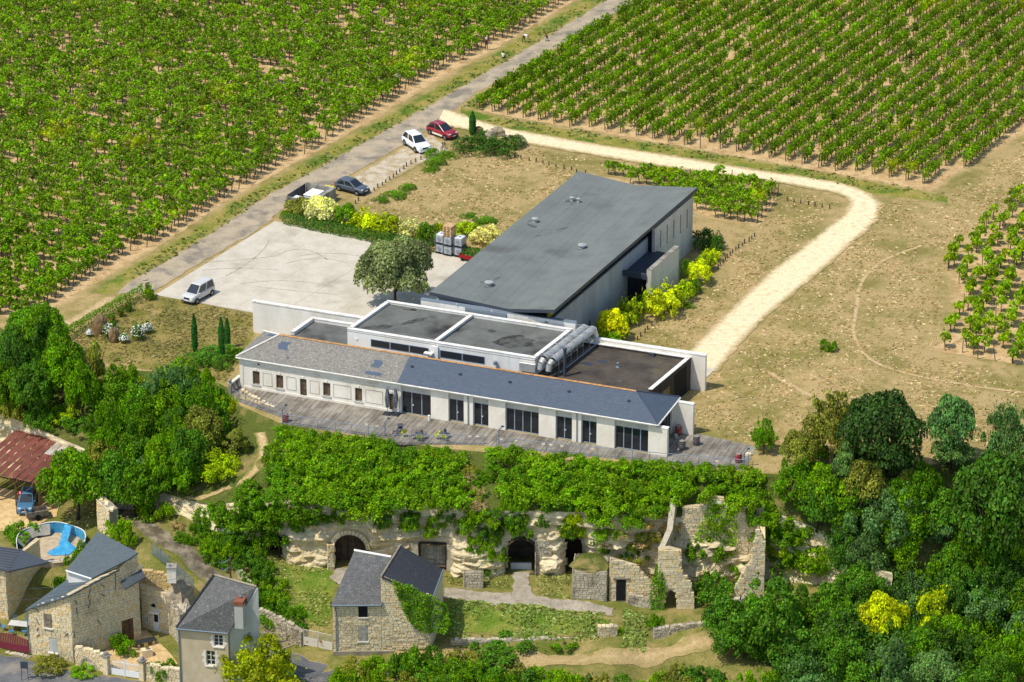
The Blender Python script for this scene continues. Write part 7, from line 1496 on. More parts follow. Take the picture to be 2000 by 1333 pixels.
for (u, v, w, h, c, lab) in [(1390, 498, 34, 22, 'yellow', 'golden shrub at the far end of the right-hand bed'), (1377, 512, 38, 28, 'lime', 'lime shrub second from the far end of the bed'), (1366, 532, 50, 40, 'cream', 'pale variegated shrub beside the entrance block'), (1338, 568, 40, 34, 'lime', 'lime shrub in front of the entrance block'), (1355, 558, 30, 26, 'mid', 'green shrub tucked beside the lime one'), (1290, 588, 72, 48, 'cream', 'largest cream variegated shrub below the entrance block'), (1318, 582, 34, 34, 'lime', 'lime shrub right of the largest cream one'), (1258, 590, 34, 36, 'mid', 'green shrub left of the largest cream one'), (1232, 606, 52, 44, 'lime', 'lime shrub near the front of the hall'), (1196, 634, 58, 50, 'cream', 'pale yellow shrub beside the silver ducts'), (1188, 655, 60, 24, 'fresh', 'fresh green shrub in front of the pale yellow one'), (1215, 625, 30, 30, 'lime', 'small lime shrub between its larger neighbours')]: bush(u, v, w * 1.18, h * 1.1, c if c != 'cream' else G3(206, 214, 84), lab, RS)
# the round olive-like tree in front of the hall
p, r, hh_ = at_crown(763, 545, 165, 128, .58); p = S(772, 600); t = tree(p, 4.8, 7.0, 'grey', 'broad grey green olive tree between the yard and the hall', name='olive_tree', trunk=.1, mesh=LEAF['tree'][0], limb=8)
olive_me = crown_mesh('olive_crown', 20000, .05, 'round', 47)
for ch in t.children:
    if ch.name.startswith('crown'): ch.color = G3(138, 150, 104); ch.data = olive_me
# green weeds in the dry field
for i, (u, v, w, h) in enumerate([(770, 378, 60, 14), (795, 365, 50, 14), (745, 388, 40, 12), (850, 315, 54, 16), (875, 300, 46, 14), (840, 330, 36, 10), (846, 296, 40, 18), (945, 430, 70, 10), (915, 420, 40, 8), (1345, 596, 30, 10), (560, 415, 40, 16)]): bush(u, v, w, h, 'mid', ['feathery weed patch right of the grey hatchback', 'feathery weed patch further along the stakes', 'low weed patch nearest the grey hatchback', 'weed patch left of the boulders', 'weed patch below the red car', 'low weeds in the dry field edge', 'tall weeds in front of the white car', 'weed patch behind the hedge shrubs', 'small weed patch in the dry field', 'low weeds beside the lime shrub', 'olive shrub at the corner of the enclosure'][i], 'weed patches', name='weed_patch', mesh=pick('mound'))
# ================================================================== vehicles
def paint(name, c, rough=.28):
    m = NT(name); m.b.inputs['Coat Weight'].default_value = .35; return m.done(c, rough, .5)
paint('car_white', srgb(236, 237, 238)); paint('car_silver', srgb(206, 206, 200)); paint('car_red', srgb(150, 34, 44)); paint('car_grey', srgb(82, 92, 102)); paint('car_blue', srgb(72, 118, 150))
surf('rubber', srgb(34, 34, 36), fine=.1, rough=.9); surf('rim_metal', srgb(176, 178, 180), fine=.05, rough=.35, metal=.6); surf('black_plastic', srgb(42, 46, 52), fine=.06, rough=.6); surf('lamp_glass', srgb(214, 220, 226), fine=0, rough=.15, spec=.7); surf('tail_red', srgb(150, 26, 30), fine=0, rough=.3); surf('red_cloth', srgb(196, 66, 74), fine=.1)
def section(x, zb, zt, w):
    return [(x, -w * .86, zb), (x, -w * .98, zb + .1), (x, -w, zb + (zt - zb) * .45), (x, -w * .97, zt - .1), (x, -w * .86, zt), (x, w * .86, zt), (x, w * .97, zt - .1), (x, w, zb + (zt - zb) * .45), (x, w * .98, zb + .1), (x, w * .86, zb)]
def loft(mb, secs):
    n = len(secs[0]); o = len(mb.v)
    for s in secs: mb.v += [tuple(p) for p in s]
    for j in range(len(secs) - 1):
        for i in range(n): mb.f.append((o + j * n + i, o + j * n + (i + 1) % n, o + (j + 1) * n + (i + 1) % n, o + (j + 1) * n + i))
    mb.f.append(tuple(o + i for i in range(n))[::-1]); mb.f.append(tuple(o + (len(secs) - 1) * n + i for i in range(n))); return mb
def car(name, label, rear, front, side, L, W, H, wb, body, style='hatch', ground_z=0.0, rails=False, cladding=False, dash=None):
    """rear/front: photo positions of the two wheel contacts on the side seen; side=+1 when that is the car's left"""
    a, b = S(*rear, ground_z), S(*front, ground_z); d = (b - a).normalized(); rz = math.atan2(d.y, d.x); nrm = Vector((-d.y, d.x, 0)) * side
    c = (a + b) / 2 - nrm * (W / 2 - .1) + d * .02; t = empty(name, (c.x, c.y, ground_z + .01), rz, label, 'car', 'parked cars'); w = W / 2; l = L / 2
    hb = H * (.6 if style != 'van' else .56); hood = H * (.6 if style != 'van' else .58)
    secs = [section(-l, .42, hb * .9, w * .82), section(-l + .12, .3, hb * .98, w * .95), section(-l * .5, .26, hb, w), section(0, .26, hb, w), section(l * .42, .26, hood, w), section(l * .8, .28, hood * .93, w * .96), section(l - .12, .3, hood * .8, w * .9), section(l, .4, hood * .66, w * .74)]
    bd_ = loft(MB(), secs).build('body', body, t, smooth=False, bevel=.04)
    # greenhouse
    if style == 'van': xr0, xr1, xf0, xf1 = -l + .06, -l + .18, l * .58, l * .16
    elif style == 'suv': xr0, xr1, xf0, xf1 = -l + .12, -l + .55, l * .46, l * .06
    else: xr0, xr1, xf0, xf1 = -l + .14, -l + .62, l * .5, l * .02
    wb0, wt0 = w * .9, w * .7; z0, z1 = hb - .03, H - .05; mx = (xr1 + xf1) / 2
    lo = [(xr0, -wb0, z0), (xf0, -wb0 * .95, z0), (xf0, wb0 * .95, z0), (xr0, wb0, z0)]; hi = [(xr1, -wt0, z1), (xf1, -wt0, z1), (xf1, wt0, z1), (xr1, wt0, z1)]; tp = [(xr1 + .2, -wt0 * .8, H), (xf1 - .2, -wt0 * .8, H), (xf1 - .2, wt0 * .8, H), (xr1 + .2, wt0 * .8, H)]
    g = MB(); g.add(lo + hi + tp, [(0, 1, 5, 4), (1, 2, 6, 5), (2, 3, 7, 6), (3, 0, 4, 7), (4, 5, 9, 8), (5, 6, 10, 9), (6, 7, 11, 10), (7, 4, 8, 11), (8, 9, 10, 11)]); g.build('cabin', body, t, bevel=.03)
    def pane(q, nm, inset=.08, off=.018, mat='car_glass'):
        q = [Vector(p) for p in q]; n = (q[1] - q[0]).cross(q[3] - q[0]).normalized(); cc = sum(q, Vector()) / 4
        if n.dot(cc - Vector((mx, 0, hb))) < 0: n = -n
        q = [p + (cc - p).normalized() * inset + n * off for p in q]; return MB().extr(q, -n * .015).build(nm, mat, t)
    pane([lo[1], lo[2], hi[2], hi[1]], 'windscreen', .09); pane([lo[3], lo[0], hi[0], hi[3]], 'rear_window', .12)
    def lerp3(p, q, f): return tuple(p[i] + (q[i] - p[i]) * f for i in range(3))
    for s in (0, 1):
        A_, B_, C_, D_ = (lo[0], lo[1], hi[1], hi[0]) if s == 0 else (lo[3], lo[2], hi[2], hi[3])
        for f0, f1 in ((.03, .47), (.5, .93)): pane([lerp3(A_, B_, f0), lerp3(A_, B_, f1), lerp3(D_, C_, f1 if f1 < .9 else 1.0), lerp3(D_, C_, f0)], 'side_window', .07)
    R_ = .31 + (.04 if style == 'suv' else 0)
    for sx in (-1, 1):
        for sy in (-1, 1):
            x = sx * wb / 2; y = sy * (w - .11); wh = MB(); n = 18
            ring = lambda r, yy: [(x + r * math.cos(2 * math.pi * k / n), yy, R_ + r * math.sin(2 * math.pi * k / n)) for k in range(n)]
            MB().add(ring(R_ + .07, sy * (w - .05)) + ring(R_ + .07, sy * (w + .012)), [tuple(range(n)), tuple(range(2 * n - 1, n - 1, -1))] + [(i, (i + 1) % n, n + (i + 1) % n, n + i) for i in range(n)]).build('wheel_arch', 'black_plastic', t)
            wl = MB().add(ring(R_, y - .1) + ring(R_, y + .12 if sy > 0 else y + .1), [tuple(range(n)), tuple(range(2 * n - 1, n - 1, -1))] + [(i, (i + 1) % n, n + (i + 1) % n, n + i) for i in range(n)])
            wl = MB().add(ring(R_, sy * (w - .2)) + ring(R_, sy * (w + .03)), [tuple(range(n)), tuple(range(2 * n - 1, n - 1, -1))] + [(i, (i + 1) % n, n + (i + 1) % n, n + i) for i in range(n)]).build('wheel', 'rubber', t)
            rm = MB()
            for k in range(5): a0 = 2 * math.pi * k / 5; rm.add([(x + .05 * math.cos(a0 - .8), sy * (w + .035), R_ + .05 * math.sin(a0 - .8)), (x + R_ * .64 * math.cos(a0 - .3), sy * (w + .035), R_ + R_ * .64 * math.sin(a0 - .3)), (x + R_ * .64 * math.cos(a0 + .3), sy * (w + .035), R_ + R_ * .64 * math.sin(a0 + .3)), (x + .05 * math.cos(a0 + .8), sy * (w + .035), R_ + .05 * math.sin(a0 + .8))], [(0, 1, 2, 3)])
            rm.build('rim', 'rim_metal', wl)
    for s in (-1, 1):
        MB().box(l - .34, s * w * .62 - .16, hood * .74, l - .1, s * w * .62 + .16, hood * .86).build('headlight', 'lamp_glass', t, bevel=.03); MB().box(-l - .01, s * w * .72 - .1, hb * .72, -l + .2, s * w * .72 + .1, hb * 1.0).build('tail_light', 'tail_red', t, bevel=.02)
        MB().box(xf0 - .32, s * (w + .02) - .09, hb + .0, xf0 - .2, s * (w + .02) + .09, hb + .14).build('mirror', body, t, bevel=.03); MB().box(-wb / 2 + .45, s * (w + .004) - .02, .3, wb / 2 - .45, s * (w + .004) + .02, .42 if not cladding else .5).build('sill', 'coping_white' if cladding else 'black_plastic', t)
        for xx in (-.55, .35): MB().box(xx, s * (w - .005) - .015, hb * .8, xx + .2, s * (w - .005) + .015, hb * .83).build('door_handle', 'rim_metal' if cladding else body, t)
        if rails: MB().path([(xr1 + .15, s * wt0 * .92, H + .0), (xr1 + .3, s * wt0 * .92, H + .07), (xf1 - .35, s * wt0 * .92, H + .07), (xf1 - .15, s * wt0 * .92, H)], .03, 5).build('roof_rail', 'rim_metal', t)
    MB().box(l - .12, -w * .42, hood * .58, l + .012, w * .42, hood * .76).build('grille', 'black_plastic', t, bevel=.02); MB().box(l - .3, -w * .84, .26, l + .03, w * .84, .44).build('bumper', 'black_plastic' if style != 'suv' else body, t, bevel=.04); MB().box(l + .03, -.26, .46, l + .045, .26, .57).build('number_plate', 'white_paint', t); MB().box(-l - .03, -w * .86, .3, -l + .25, w * .86, .5).build('bumper', 'black_plastic', t, bevel=.04)
    if dash: MB().box(xf0 - .55, -.1, hb + .02, xf0 - .2, .55, hb + .1).build('dash_cover', dash, t)
    return t
car('parked_van', 'silver white estate van parked alone on the concrete yard', (412.3, 578.2), (385.1, 593.8), 1, 4.11, 1.72, 1.8, 2.69, 'car_silver', 'van')
car('parked_car', 'white sport utility car parked beside the road', (791.3, 284.5), (811.6, 298.6), -1, 4.6, 1.85, 1.72, 2.707, 'car_white', 'suv', dash='red_cloth')
car('parked_car', 'dark red crossover hatchback with roof rails beside the white car', (839.2, 262.7), (870.4, 274.1), -1, 4.02, 1.75, 1.56, 2.591, 'car_red', 'hatch', rails=True, cladding=True)
car('parked_car', 'slate grey hatchback parked next to the concrete enclosure', (660.4, 372.4), (699.1, 383.1), -1, 4.06, 1.73, 1.45, 2.589, 'car_grey', 'hatch')
_g = ground(66, 1000); a_ = proj(_g); b_ = proj(_g + Vector((.9, -2.3, 0))); car('parked_car', 'old blue car half hidden under the rusty shed', proj(_g + Vector((.0, 2.0, 0))), proj(_g), 1, 4.1, 1.7, 1.6, 2.6, 'car_blue', 'suv', ground_z=_g.z)
# ------------------------------------------------------------------ bicycle
p = S(866, 293); bk_ = empty('bicycle', p, rad(70), 'dark bicycle standing in front of the red car', 'bicycle')
for x in (-.52, .52):
    mb = MB(); n = 20
    for k in range(n): a0, a1 = 2 * math.pi * k / n, 2 * math.pi * (k + 1) / n; mb.tube((x + .33 * math.cos(a0), 0, .34 + .33 * math.sin(a0)), (x + .33 * math.cos(a1), 0, .34 + .33 * math.sin(a1)), .025, n=5)
    w_ = mb.build('wheel', 'rubber', bk_); sp = MB()
    for k in range(6): a0 = math.pi * k / 6; sp.tube((x - .32 * math.cos(a0), 0, .34 - .32 * math.sin(a0)), (x + .32 * math.cos(a0), 0, .34 + .32 * math.sin(a0)), .006, n=4)
    sp.build('spokes', 'rim_metal', w_)
MB().path([(-.52, 0, .34), (-.12, 0, .32), (.38, 0, .78), (-.2, 0, .8), (-.12, 0, .32)], .022, 6).tube((-.52, 0, .34), (-.2, 0, .8), .016, n=5).tube((.38, 0, .78), (.52, 0, .34), .02, n=6).build('frame', 'black_plastic', bk_)
MB().box(-.34, -.07, .92, -.08, .07, .97).tube((-.2, 0, .8), (-.2, 0, .93), .016, n=5).build('saddle', 'black_plastic', bk_); MB().tube((.38, 0, .78), (.36, 0, 1.0), .018, n=5).tube((.36, -.28, 1.0), (.36, .28, 1.0), .018, n=5).build('handlebar', 'black_plastic', bk_); MB().tube((-.12, -.12, .32), (-.12, .12, .32), .015, n=5).box(-.2, .1, .2, -.1, .18, .22).build('pedals', 'black_plastic', bk_)
# ================================================================== people
surf('skin', srgb(200, 150, 118), fine=.04); surf('hair_dark', srgb(40, 34, 30), fine=.1); surf('cloth_white', srgb(232, 232, 232), fine=.06); surf('cloth_dark', srgb(40, 42, 50), fine=.08); surf('cloth_maroon', srgb(84, 38, 36), fine=.08); surf('cloth_navy', srgb(44, 52, 74), fine=.08); surf('cloth_grey', srgb(186, 190, 196), fine=.06); surf('straw_hat', srgb(200, 160, 110), fine=.1)
J0 = dict(pel=(0, 0, .95, .13), spi=(0, 0, 1.15, .125), che=(0, 0, 1.34, .14), nek=(0, 0, 1.5, .055), hed=(0, -.01, 1.6, .085), top=(0, 0, 1.7, .075), shl=(-.19, 0, 1.42, .065), ell=(-.25, 0, 1.14, .05), wrl=(-.27, -.05, .9, .035), hal=(-.27, -.07, .82, .03), shr=(.19, 0, 1.42, .065), elr=(.25, 0, 1.14, .05), wrr=(.27, -.05, .9, .035), har=(.27, -.07, .82, .03),
          hil=(-.1, 0, .9, .1), knl=(-.11, -.02, .5, .065), anl=(-.11, .02, .09, .042), tol=(-.12, -.16, .03, .035), hir=(.1, 0, .9, .1), knr=(.11, -.02, .5, .065), anr=(.11, .02, .09, .042), tor=(.12, -.16, .03, .035))
BON = [('pel', 'spi', 't'), ('spi', 'che', 't'), ('che', 'nek', 's'), ('nek', 'hed', 's'), ('hed', 'top', 's'), ('che', 'shl', 't'), ('shl', 'ell', 't'), ('ell', 'wrl', 's'), ('wrl', 'hal', 's'), ('che', 'shr', 't'), ('shr', 'elr', 't'), ('elr', 'wrr', 's'), ('wrr', 'har', 's'), ('pel', 'hil', 'l'), ('hil', 'knl', 'l'), ('knl', 'anl', 'l'), ('anl', 'tol', 'f'), ('pel', 'hir', 'l'), ('hir', 'knr', 'l'), ('knr', 'anr', 'l'), ('anr', 'tor', 'f')]
PEOPLE = []
def person(u, v, rz, pose, mats, label, hat=None, z=0.0, uz=None):
    J = {k: list(q) for k, q in J0.items()}
    for k, q in pose.items(): J[k][:3] = q
    names = list(J); me = bpy.data.meshes.new('person_rig'); me.from_pydata([J[n][:3] for n in names], [(names.index(a), names.index(b)) for a, b, _ in BON], [])
    o = link('person', me); md = o.modifiers.new('skin', 'SKIN'); md.use_smooth_shade = True
    for i, n in enumerate(names): sv = me.skin_vertices[0].data[i]; sv.radius = (J[n][3], J[n][3] * .85); sv.use_root = n == 'pel'
    o.modifiers.new('sub', 'SUBSURF').levels = 1; o.location = S(u, v, z); o.rotation_euler = (0, 0, rz); tag(o, label, 'person', 'people in the vineyard'); PEOPLE.append((o, J, mats, hat))
CROUCH = dict(pel=(0, .08, .34), spi=(0, -.02, .52), che=(0, -.12, .7), nek=(0, -.17, .84), hed=(0, -.2, .94), top=(0, -.21, 1.04), shl=(-.19, -.13, .77), ell=(-.24, -.28, .56), wrl=(-.12, -.42, .5), hal=(-.08, -.48, .48), shr=(.19, -.13, .77), elr=(.24, -.28, .56), wrr=(.12, -.42, .5), har=(.08, -.48, .48), hil=(-.1, .06, .32), knl=(-.15, -.32, .48), anl=(-.13, -.08, .09), tol=(-.14, -.25, .03), hir=(.1, .06, .32), knr=(.15, -.32, .48), anr=(.13, -.08, .09), tor=(.14, -.25, .03))
SIT = dict(CROUCH, pel=(0, .1, .14), spi=(0, .06, .34), che=(0, .02, .54), nek=(0, 0, .7), hed=(0, -.02, .8), top=(0, -.02, .9), shl=(-.19, .02, .62), ell=(-.26, -.1, .4), wrl=(-.16, -.3, .36), hal=(-.12, -.36, .34), shr=(.19, .02, .62), elr=(.26, -.1, .4), wrr=(.16, -.3, .36), har=(.12, -.36, .34), hil=(-.1, .06, .13), knl=(-.26, -.3, .32), anl=(-.12, -.45, .08), tol=(-.1, -.6, .04), hir=(.1, .06, .13), knr=(.26, -.3, .32), anr=(.12, -.45, .08), tor=(.1, -.6, .04))
BEND = dict(spi=(0, -.16, 1.02), che=(0, -.36, 1.04), nek=(0, -.5, 1.0), hed=(0, -.6, .97), top=(0, -.69, .94), shl=(-.18, -.4, 1.0), ell=(-.22, -.46, .74), wrl=(-.2, -.56, .52), hal=(-.2, -.6, .44), shr=(.18, -.4, 1.0), elr=(.22, -.46, .74), wrr=(.2, -.56, .52), har=(.2, -.6, .44), pel=(0, .04, .92), hil=(-.1, .04, .88), hir=(.1, .04, .88), knl=(-.14, .06, .48), knr=(.16, -.06, .48), anl=(-.16, .16, .09), anr=(.18, -.08, .09), tol=(-.17, -.02, .03), tor=(.2, -.26, .03))
ARMS = dict(ell=(-.45, -.05, 1.38), wrl=(-.66, -.15, 1.36), hal=(-.74, -.18, 1.34), elr=(.45, -.05, 1.38), wrr=(.66, -.15, 1.36), har=(.74, -.18, 1.34))
person(950, 99, math.pi * .95, ARMS, ('cloth_maroon', 'cloth_navy'), 'person in a dark top and white cap standing with arms spread at the vines', 'cloth_white')
person(982.5, 114, math.pi * .9, SIT, ('cloth_white', 'cloth_navy'), 'person in a white shirt sitting in the verge grass')
person(1023, 83, rad(70), BEND, ('cloth_white', 'cloth_dark'), 'person in white top and black trousers bending over in the verge', 'straw_hat')
person(1069, 81, rad(-70), CROUCH, ('cloth_dark', 'cloth_white'), 'person in dark top and white trousers crouching at the road edge')
person(643.8, 152, math.pi, {}, ('cloth_white', 'cloth_grey'), 'person in white half hidden among the left vineyard rows')
person(776.5, 166, math.pi * .9, dict(BEND, che=(0, -.2, 1.28), spi=(0, -.08, 1.12), nek=(0, -.28, 1.42), hed=(0, -.33, 1.5), top=(0, -.36, 1.59), shl=(-.19, -.2, 1.34), shr=(.19, -.2, 1.34)), ('cloth_grey', 'cloth_navy'), 'person in a pale grey shirt working at the row ends of the left vineyard')
bpy.context.view_layer.update(); dg = bpy.context.evaluated_depsgraph_get()
for o, J, mats, hat in PEOPLE:
    me = bpy.data.meshes.new_from_object(o.evaluated_get(dg)); o.modifiers.clear(); o.data = me; me.name = 'person'; me.materials.clear()
    for m in ('skin', mats[0], mats[1], 'cloth_dark'): me.materials.append(MATS[m])
    seg = [(Vector(J[a][:3]), Vector(J[b][:3]), {'s': 0, 't': 1, 'l': 2, 'f': 3}[k]) for a, b, k in BON]
    for f in me.polygons:
        c = f.center; best = 9
        for a, b, k in seg:
            t = max(0, min(1, (c - a).dot(b - a) / (b - a).length_squared)); d = (c - a.lerp(b, t)).length
            if d < best: best = d; f.material_index = k
        f.use_smooth = True
    hd, tp = Vector(J['hed'][:3]), Vector(J['top'][:3]); up_ = (tp - hd).normalized(); fwd = (Vector((0, -1, 0)) - up_ * Vector((0, -1, 0)).dot(up_)).normalized(); sd = up_.cross(fwd)
    cc = hd.lerp(tp, .5); cap_ = MB(); n = 10
    rings = [[cc + (sd * math.cos(2 * math.pi * k / n) + fwd * math.sin(2 * math.pi * k / n)) * .107 * math.cos(e) + up_ * (.135 * math.sin(e)) - fwd * .012 for k in range(n)] for e in (-.15, .35, .8, 1.2, 1.5)]
    for r0, r1 in zip(rings[:-1], rings[1:]):
        for k in range(n): cap_.poly([r0[k], r0[(k + 1) % n], r1[(k + 1) % n], r1[k]])
    if hat: cap_.tube(cc - up_ * .02, cc - up_ * .005, .2 if hat == 'straw_hat' else .14, n=12)
    cap_.build('hat' if hat else 'hair', hat or 'hair_dark', o)
    fc = MB(); fp = hd.lerp(tp, .15) + fwd * .085; fc.tube(fp, fp + fwd * .03 - up_ * .02, .012, .016, 5)
    for s in (-1, 1): fc.tube(hd.lerp(tp, .2) + sd * s * .085, hd.lerp(tp, .2) + sd * s * .105, .025, n=5)
    for hn, wn_ in (('hal', 'wrl'), ('har', 'wrr')):
        h_, w_ = Vector(J[hn][:3]), Vector(J[wn_][:3]); dv = (h_ - w_).normalized(); sdv = dv.cross(Vector((0, 1, .3))).normalized()
        for k, (off, ln) in enumerate(((-.028, .065), (-.01, .08), (.01, .076), (.028, .06))): q = h_ + sdv * off; fc.path([q, q + dv * ln * .6, q + dv * ln + fwd * .02], [.010, .009, .007], 5)
        fc.path([w_.lerp(h_, .5) + sdv * .03, w_.lerp(h_, .7) + sdv * .06, h_ + sdv * .065], [.011, .010, .008], 5)
    fc.build('fingers_and_face', 'skin', o)
# ================================================================== deck furniture
surf('barrel_wood', srgb(116, 112, 108), srgb(90, 88, 88), 2.5, fine=.2, stretch=(3, 3, .5), obj=True); surf('barrel_head', srgb(150, 142, 132), fine=.15); surf('barrel_red', srgb(176, 60, 72), srgb(200, 150, 110), 2.2, amt=(.5, .62), fine=.12); surf('hoop', srgb(80, 84, 92), fine=.1, rough=.5, metal=.5)
def barrel(u, v, red, lab, k=1.0):
    b = empty('wine_barrel', S(u, v, .045), rng.uniform(0, 6), lab, 'barrel', 'wine barrels on the deck'); b.scale = (k, k, k); n = 16
    for i in range(n):                                              # staves
        a0, a1 = 2 * math.pi * i / n + .01, 2 * math.pi * (i + 1) / n - .01; mb = MB(); pr = [(.28, 0), (.325, .22), (.345, .475), (.325, .73), (.28, .95)]
        for (r0, z0), (r1, z1) in zip(pr[:-1], pr[1:]): mb.poly([(r0 * math.cos(a0), r0 * math.sin(a0), z0), (r0 * math.cos(a1), r0 * math.sin(a1), z0), (r1 * math.cos(a1), r1 * math.sin(a1), z1), (r1 * math.cos(a0), r1 * math.sin(a0), z1)])
        mb.build('stave', 'barrel_red' if red else 'barrel_wood', b)
    for z, r in ((.06, .298), (.24, .333), (.7, .333), (.88, .298)): MB().lathe([(r, z - .025), (r + .008, z - .025), (r + .008, z + .025), (r, z + .025)], 20).build('hoop', 'hoop', b)
    MB().lathe([(.01, .9), (.275, .9), (.275, .92), (.01, .92)], 18).build('head', 'barrel_head', b)
barrel(1332, 878, 0, 'grey wine barrel nearer the glass corner'); barrel(1360, 869, 0, 'grey wine barrel further out on the deck'); barrel(1442, 903, 1, 'red and cream barrel at the right end of the railing'); barrel(1325, 849, 1, 'red barrel in the shade between the fin walls'); barrel(557.5, 824, 1, 'red barrel at the left railing lamp')
t = empty('planter', S(1320, 856, .045), 0, 'small grey planter pot beside the shaded red barrel', 'pot'); MB().lathe([(.1, 0), (.16, .02), (.2, .4), (.17, .4), (.14, .3)], 12).build('pot', 'block_concrete', t)
boulder(S(1462, 888, .1), .35, .25, .25, 'tuffeau_rock', 'deck_stone', 'pale stones lying at the right end of the deck', seed=44, sub=2)
surf('chair_lime', srgb(196, 206, 40), fine=.04, rough=.5); surf('chair_grey', srgb(82, 88, 96), fine=.05, rough=.5)
def chair(p, rz, mat, lab, group):
    c = empty('deck_chair', p, rz, lab, 'chair', group); MB().box(-.22, -.22, .42, .22, .22, .46).build('seat', mat, c, bevel=.015); MB().extr([(-.21, .2, .46), (.21, .2, .46), (.2, .3, .84), (-.2, .3, .84)], (0, .03, .005)).build('backrest', mat, c)
    for x in (-.19, .19):
        for y in (-.19, .19): MB().tube((x, y, .42), (x * 1.12, y * 1.15, 0), .018, n=5).build('leg', mat, c)
        MB().path([(x * 1.1, .22, .62), (x * 1.1, -.16, .63), (x * 1.05, -.18, .45)], .015, 5).build('armrest', mat, c)
def table(p, lab):
    t = empty('deck_table', p, 0, lab, 'table', 'round deck tables'); MB().lathe([(.01, .71), (.34, .71), (.34, .735), (.01, .735)], 20).build('table_top', 'chair_grey', t); MB().tube((0, 0, .03), (0, 0, .709), .03, n=8).build('pedestal', 'chair_grey', t); MB().lathe([(.24, 0), (.24, .025), (.03, .03)], 14).build('base', 'chair_grey', t)
for i, (nm, tb, ch) in enumerate([('left', (782, 843.5), [((788.5, 853), 20, 1), ((771.5, 851), 100, 0), ((781.5, 845), 170, 0)]), ('middle', (818.5, 860), [((819.5, 862.5), -10, 1), ((807, 858), 95, 0), ((829, 857), 250, 0)]), ('right', (863.5, 858.5), [((853, 858), 110, 1), ((868, 862), -20, 1), ((874, 855), 240, 0)])]):
    table(S(*tb, .045), 'round grey table of the %s set on the deck' % nm)
    for k, (q, a, lime) in enumerate(ch): chair(S(*q, .045), rad(a + 180), 'chair_lime' if lime else 'chair_grey', ('lime yellow chair %s' % ('on the left side of the right table' if (nm, k) == ('right', 0) else 'in front of the right table' if nm == 'right' else 'at the %s table' % nm)) if lime else 'dark grey chair %s' % {('left', 1): 'left of the left table', ('left', 2): 'behind the left table', ('middle', 1): 'left of the middle table', ('middle', 2): 'right of the middle table', ('right', 2): 'right of the right table'}[(nm, k)], 'chairs on the deck')
surf('parasol_cloth', srgb(112, 118, 126), srgb(80, 86, 94), 3, fine=.2)
for (u, v, lab) in [(757, 809, 'left of the two closed grey parasols beside the glazed door'), (773, 810, 'right of the two closed grey parasols beside the glazed door')]:
    p_ = empty('closed_parasol', S(u, v, .045), FB.a, lab, 'parasol', 'closed parasols'); MB().box(-.42, -.42, 0, .42, .42, .1).build('base', 'black_plastic', p_, bevel=.04); MB().tube((0, 0, .1), (0, 0, 2.9), .03, n=8).build('pole', 'galvanised', p_); mb = MB(); n = 14
    for i in range(8):
        z0, z1 = .75 + i * .24, .75 + (i + 1) * .24; r = lambda z, k: (.1 + .13 * math.sin(min(1, (z - .7) / 1.9) * math.pi * .85 + .3)) * (1 + .25 * math.cos(k * 2 * math.pi / n * 5 + z * 2))
        for k in range(n): a0, a1 = 2 * math.pi * k / n, 2 * math.pi * (k + 1) / n; mb.poly([(r(z0, k) * math.cos(a0), r(z0, k) * math.sin(a0), z0), (r(z0, k + 1) * math.cos(a1), r(z0, k + 1) * math.sin(a1), z0), (r(z1, k + 1) * math.cos(a1), r(z1, k + 1) * math.sin(a1), z1), (r(z1, k) * math.cos(a0), r(z1, k) * math.sin(a0), z1)])
    mb.build('folded_canopy', 'parasol_cloth', p_)
t = empty('ash_bin', S(838, 822, .045), 0, 'small white cylinder beside the first white wall of the wing', 'bin'); MB().lathe([(.11, 0), (.11, .5), (.13, .51), (.13, .56), (.05, .6)], 12).build('bin', 'white_paint', t)
# ================================================================== yard furniture
surf('ibc_plastic', srgb(226, 228, 228), srgb(206, 208, 206), 1.5, fine=.06, rough=.5); surf('cap_blue', srgb(50, 130, 190), fine=0)
YA = math.atan2((S(845, 495) - S(540, 433)).y, (S(845, 495) - S(540, 433)).x); q0 = S(850, 494.5, .06); IF = Frame(q0, YA)
def ibc(x, y, z, lab):
    t = empty('liquid_tank', IF.w(x, y, z), YA, lab, 'tank', 'white liquid tanks'); w, d, h = .98, 1.15, 1.1
    MB().box(.05, .05, .16, w - .05, d - .05, h - .02).build('bottle', 'ibc_plastic', t, bevel=.06); MB().box(0, 0, 0, w, d, .05).box(0, 0, .05, .12, d, .14).box(w - .12, 0, .05, w, d, .14).box(w / 2 - .06, 0, .05, w / 2 + .06, d, .14).build('pallet', 'black_plastic', t)
    cg = MB()
    for zz in (.2, .42, .64, .86, 1.06): cg.box(-.01, -.012, zz, w + .01, .0, zz + .025).box(-.01, d, zz, w + .01, d + .012, zz + .025).box(-.012, 0, zz, 0, d, zz + .025).box(w, 0, zz, w + .012, d, zz + .025)
    for k in range(6): xx = w * k / 5; cg.box(xx - .012, -.02, .14, xx + .012, -.012, 1.08).box(xx - .012, d + .012, .14, xx + .012, d + .02, 1.08)
    for k in range(7): yy = d * k / 6; cg.box(-.02, yy - .012, .14, -.012, yy + .012, 1.08).box(w + .012, yy - .012, .14, w + .02, yy + .012, 1.08)
    cg.build('cage', 'galvanised', t); MB().lathe([(.12, 0), (.12, .05), (.02, .06)], 12, (w / 2, d / 2, h - .02)).build('cap', 'cap_blue', t); MB().box(w / 2 - .07, -.1, .14, w / 2 + .07, .04, .24).build('valve', 'black_plastic', t); MB().box(w * .3, -.03, .5, w * .7, -.021, .8).build('label_plate', 'galvanised', t)
for c, nm in enumerate(('left', 'middle', 'right')):
    for z, lv in ((0, 'lower'), (1.12, 'upper')): ibc(c * 1.06 + (.12 if c == 2 else 0), -.12 * c if c < 2 else .1, z, '%s white caged tank of the %s column beside the hedge' % (lv, nm))
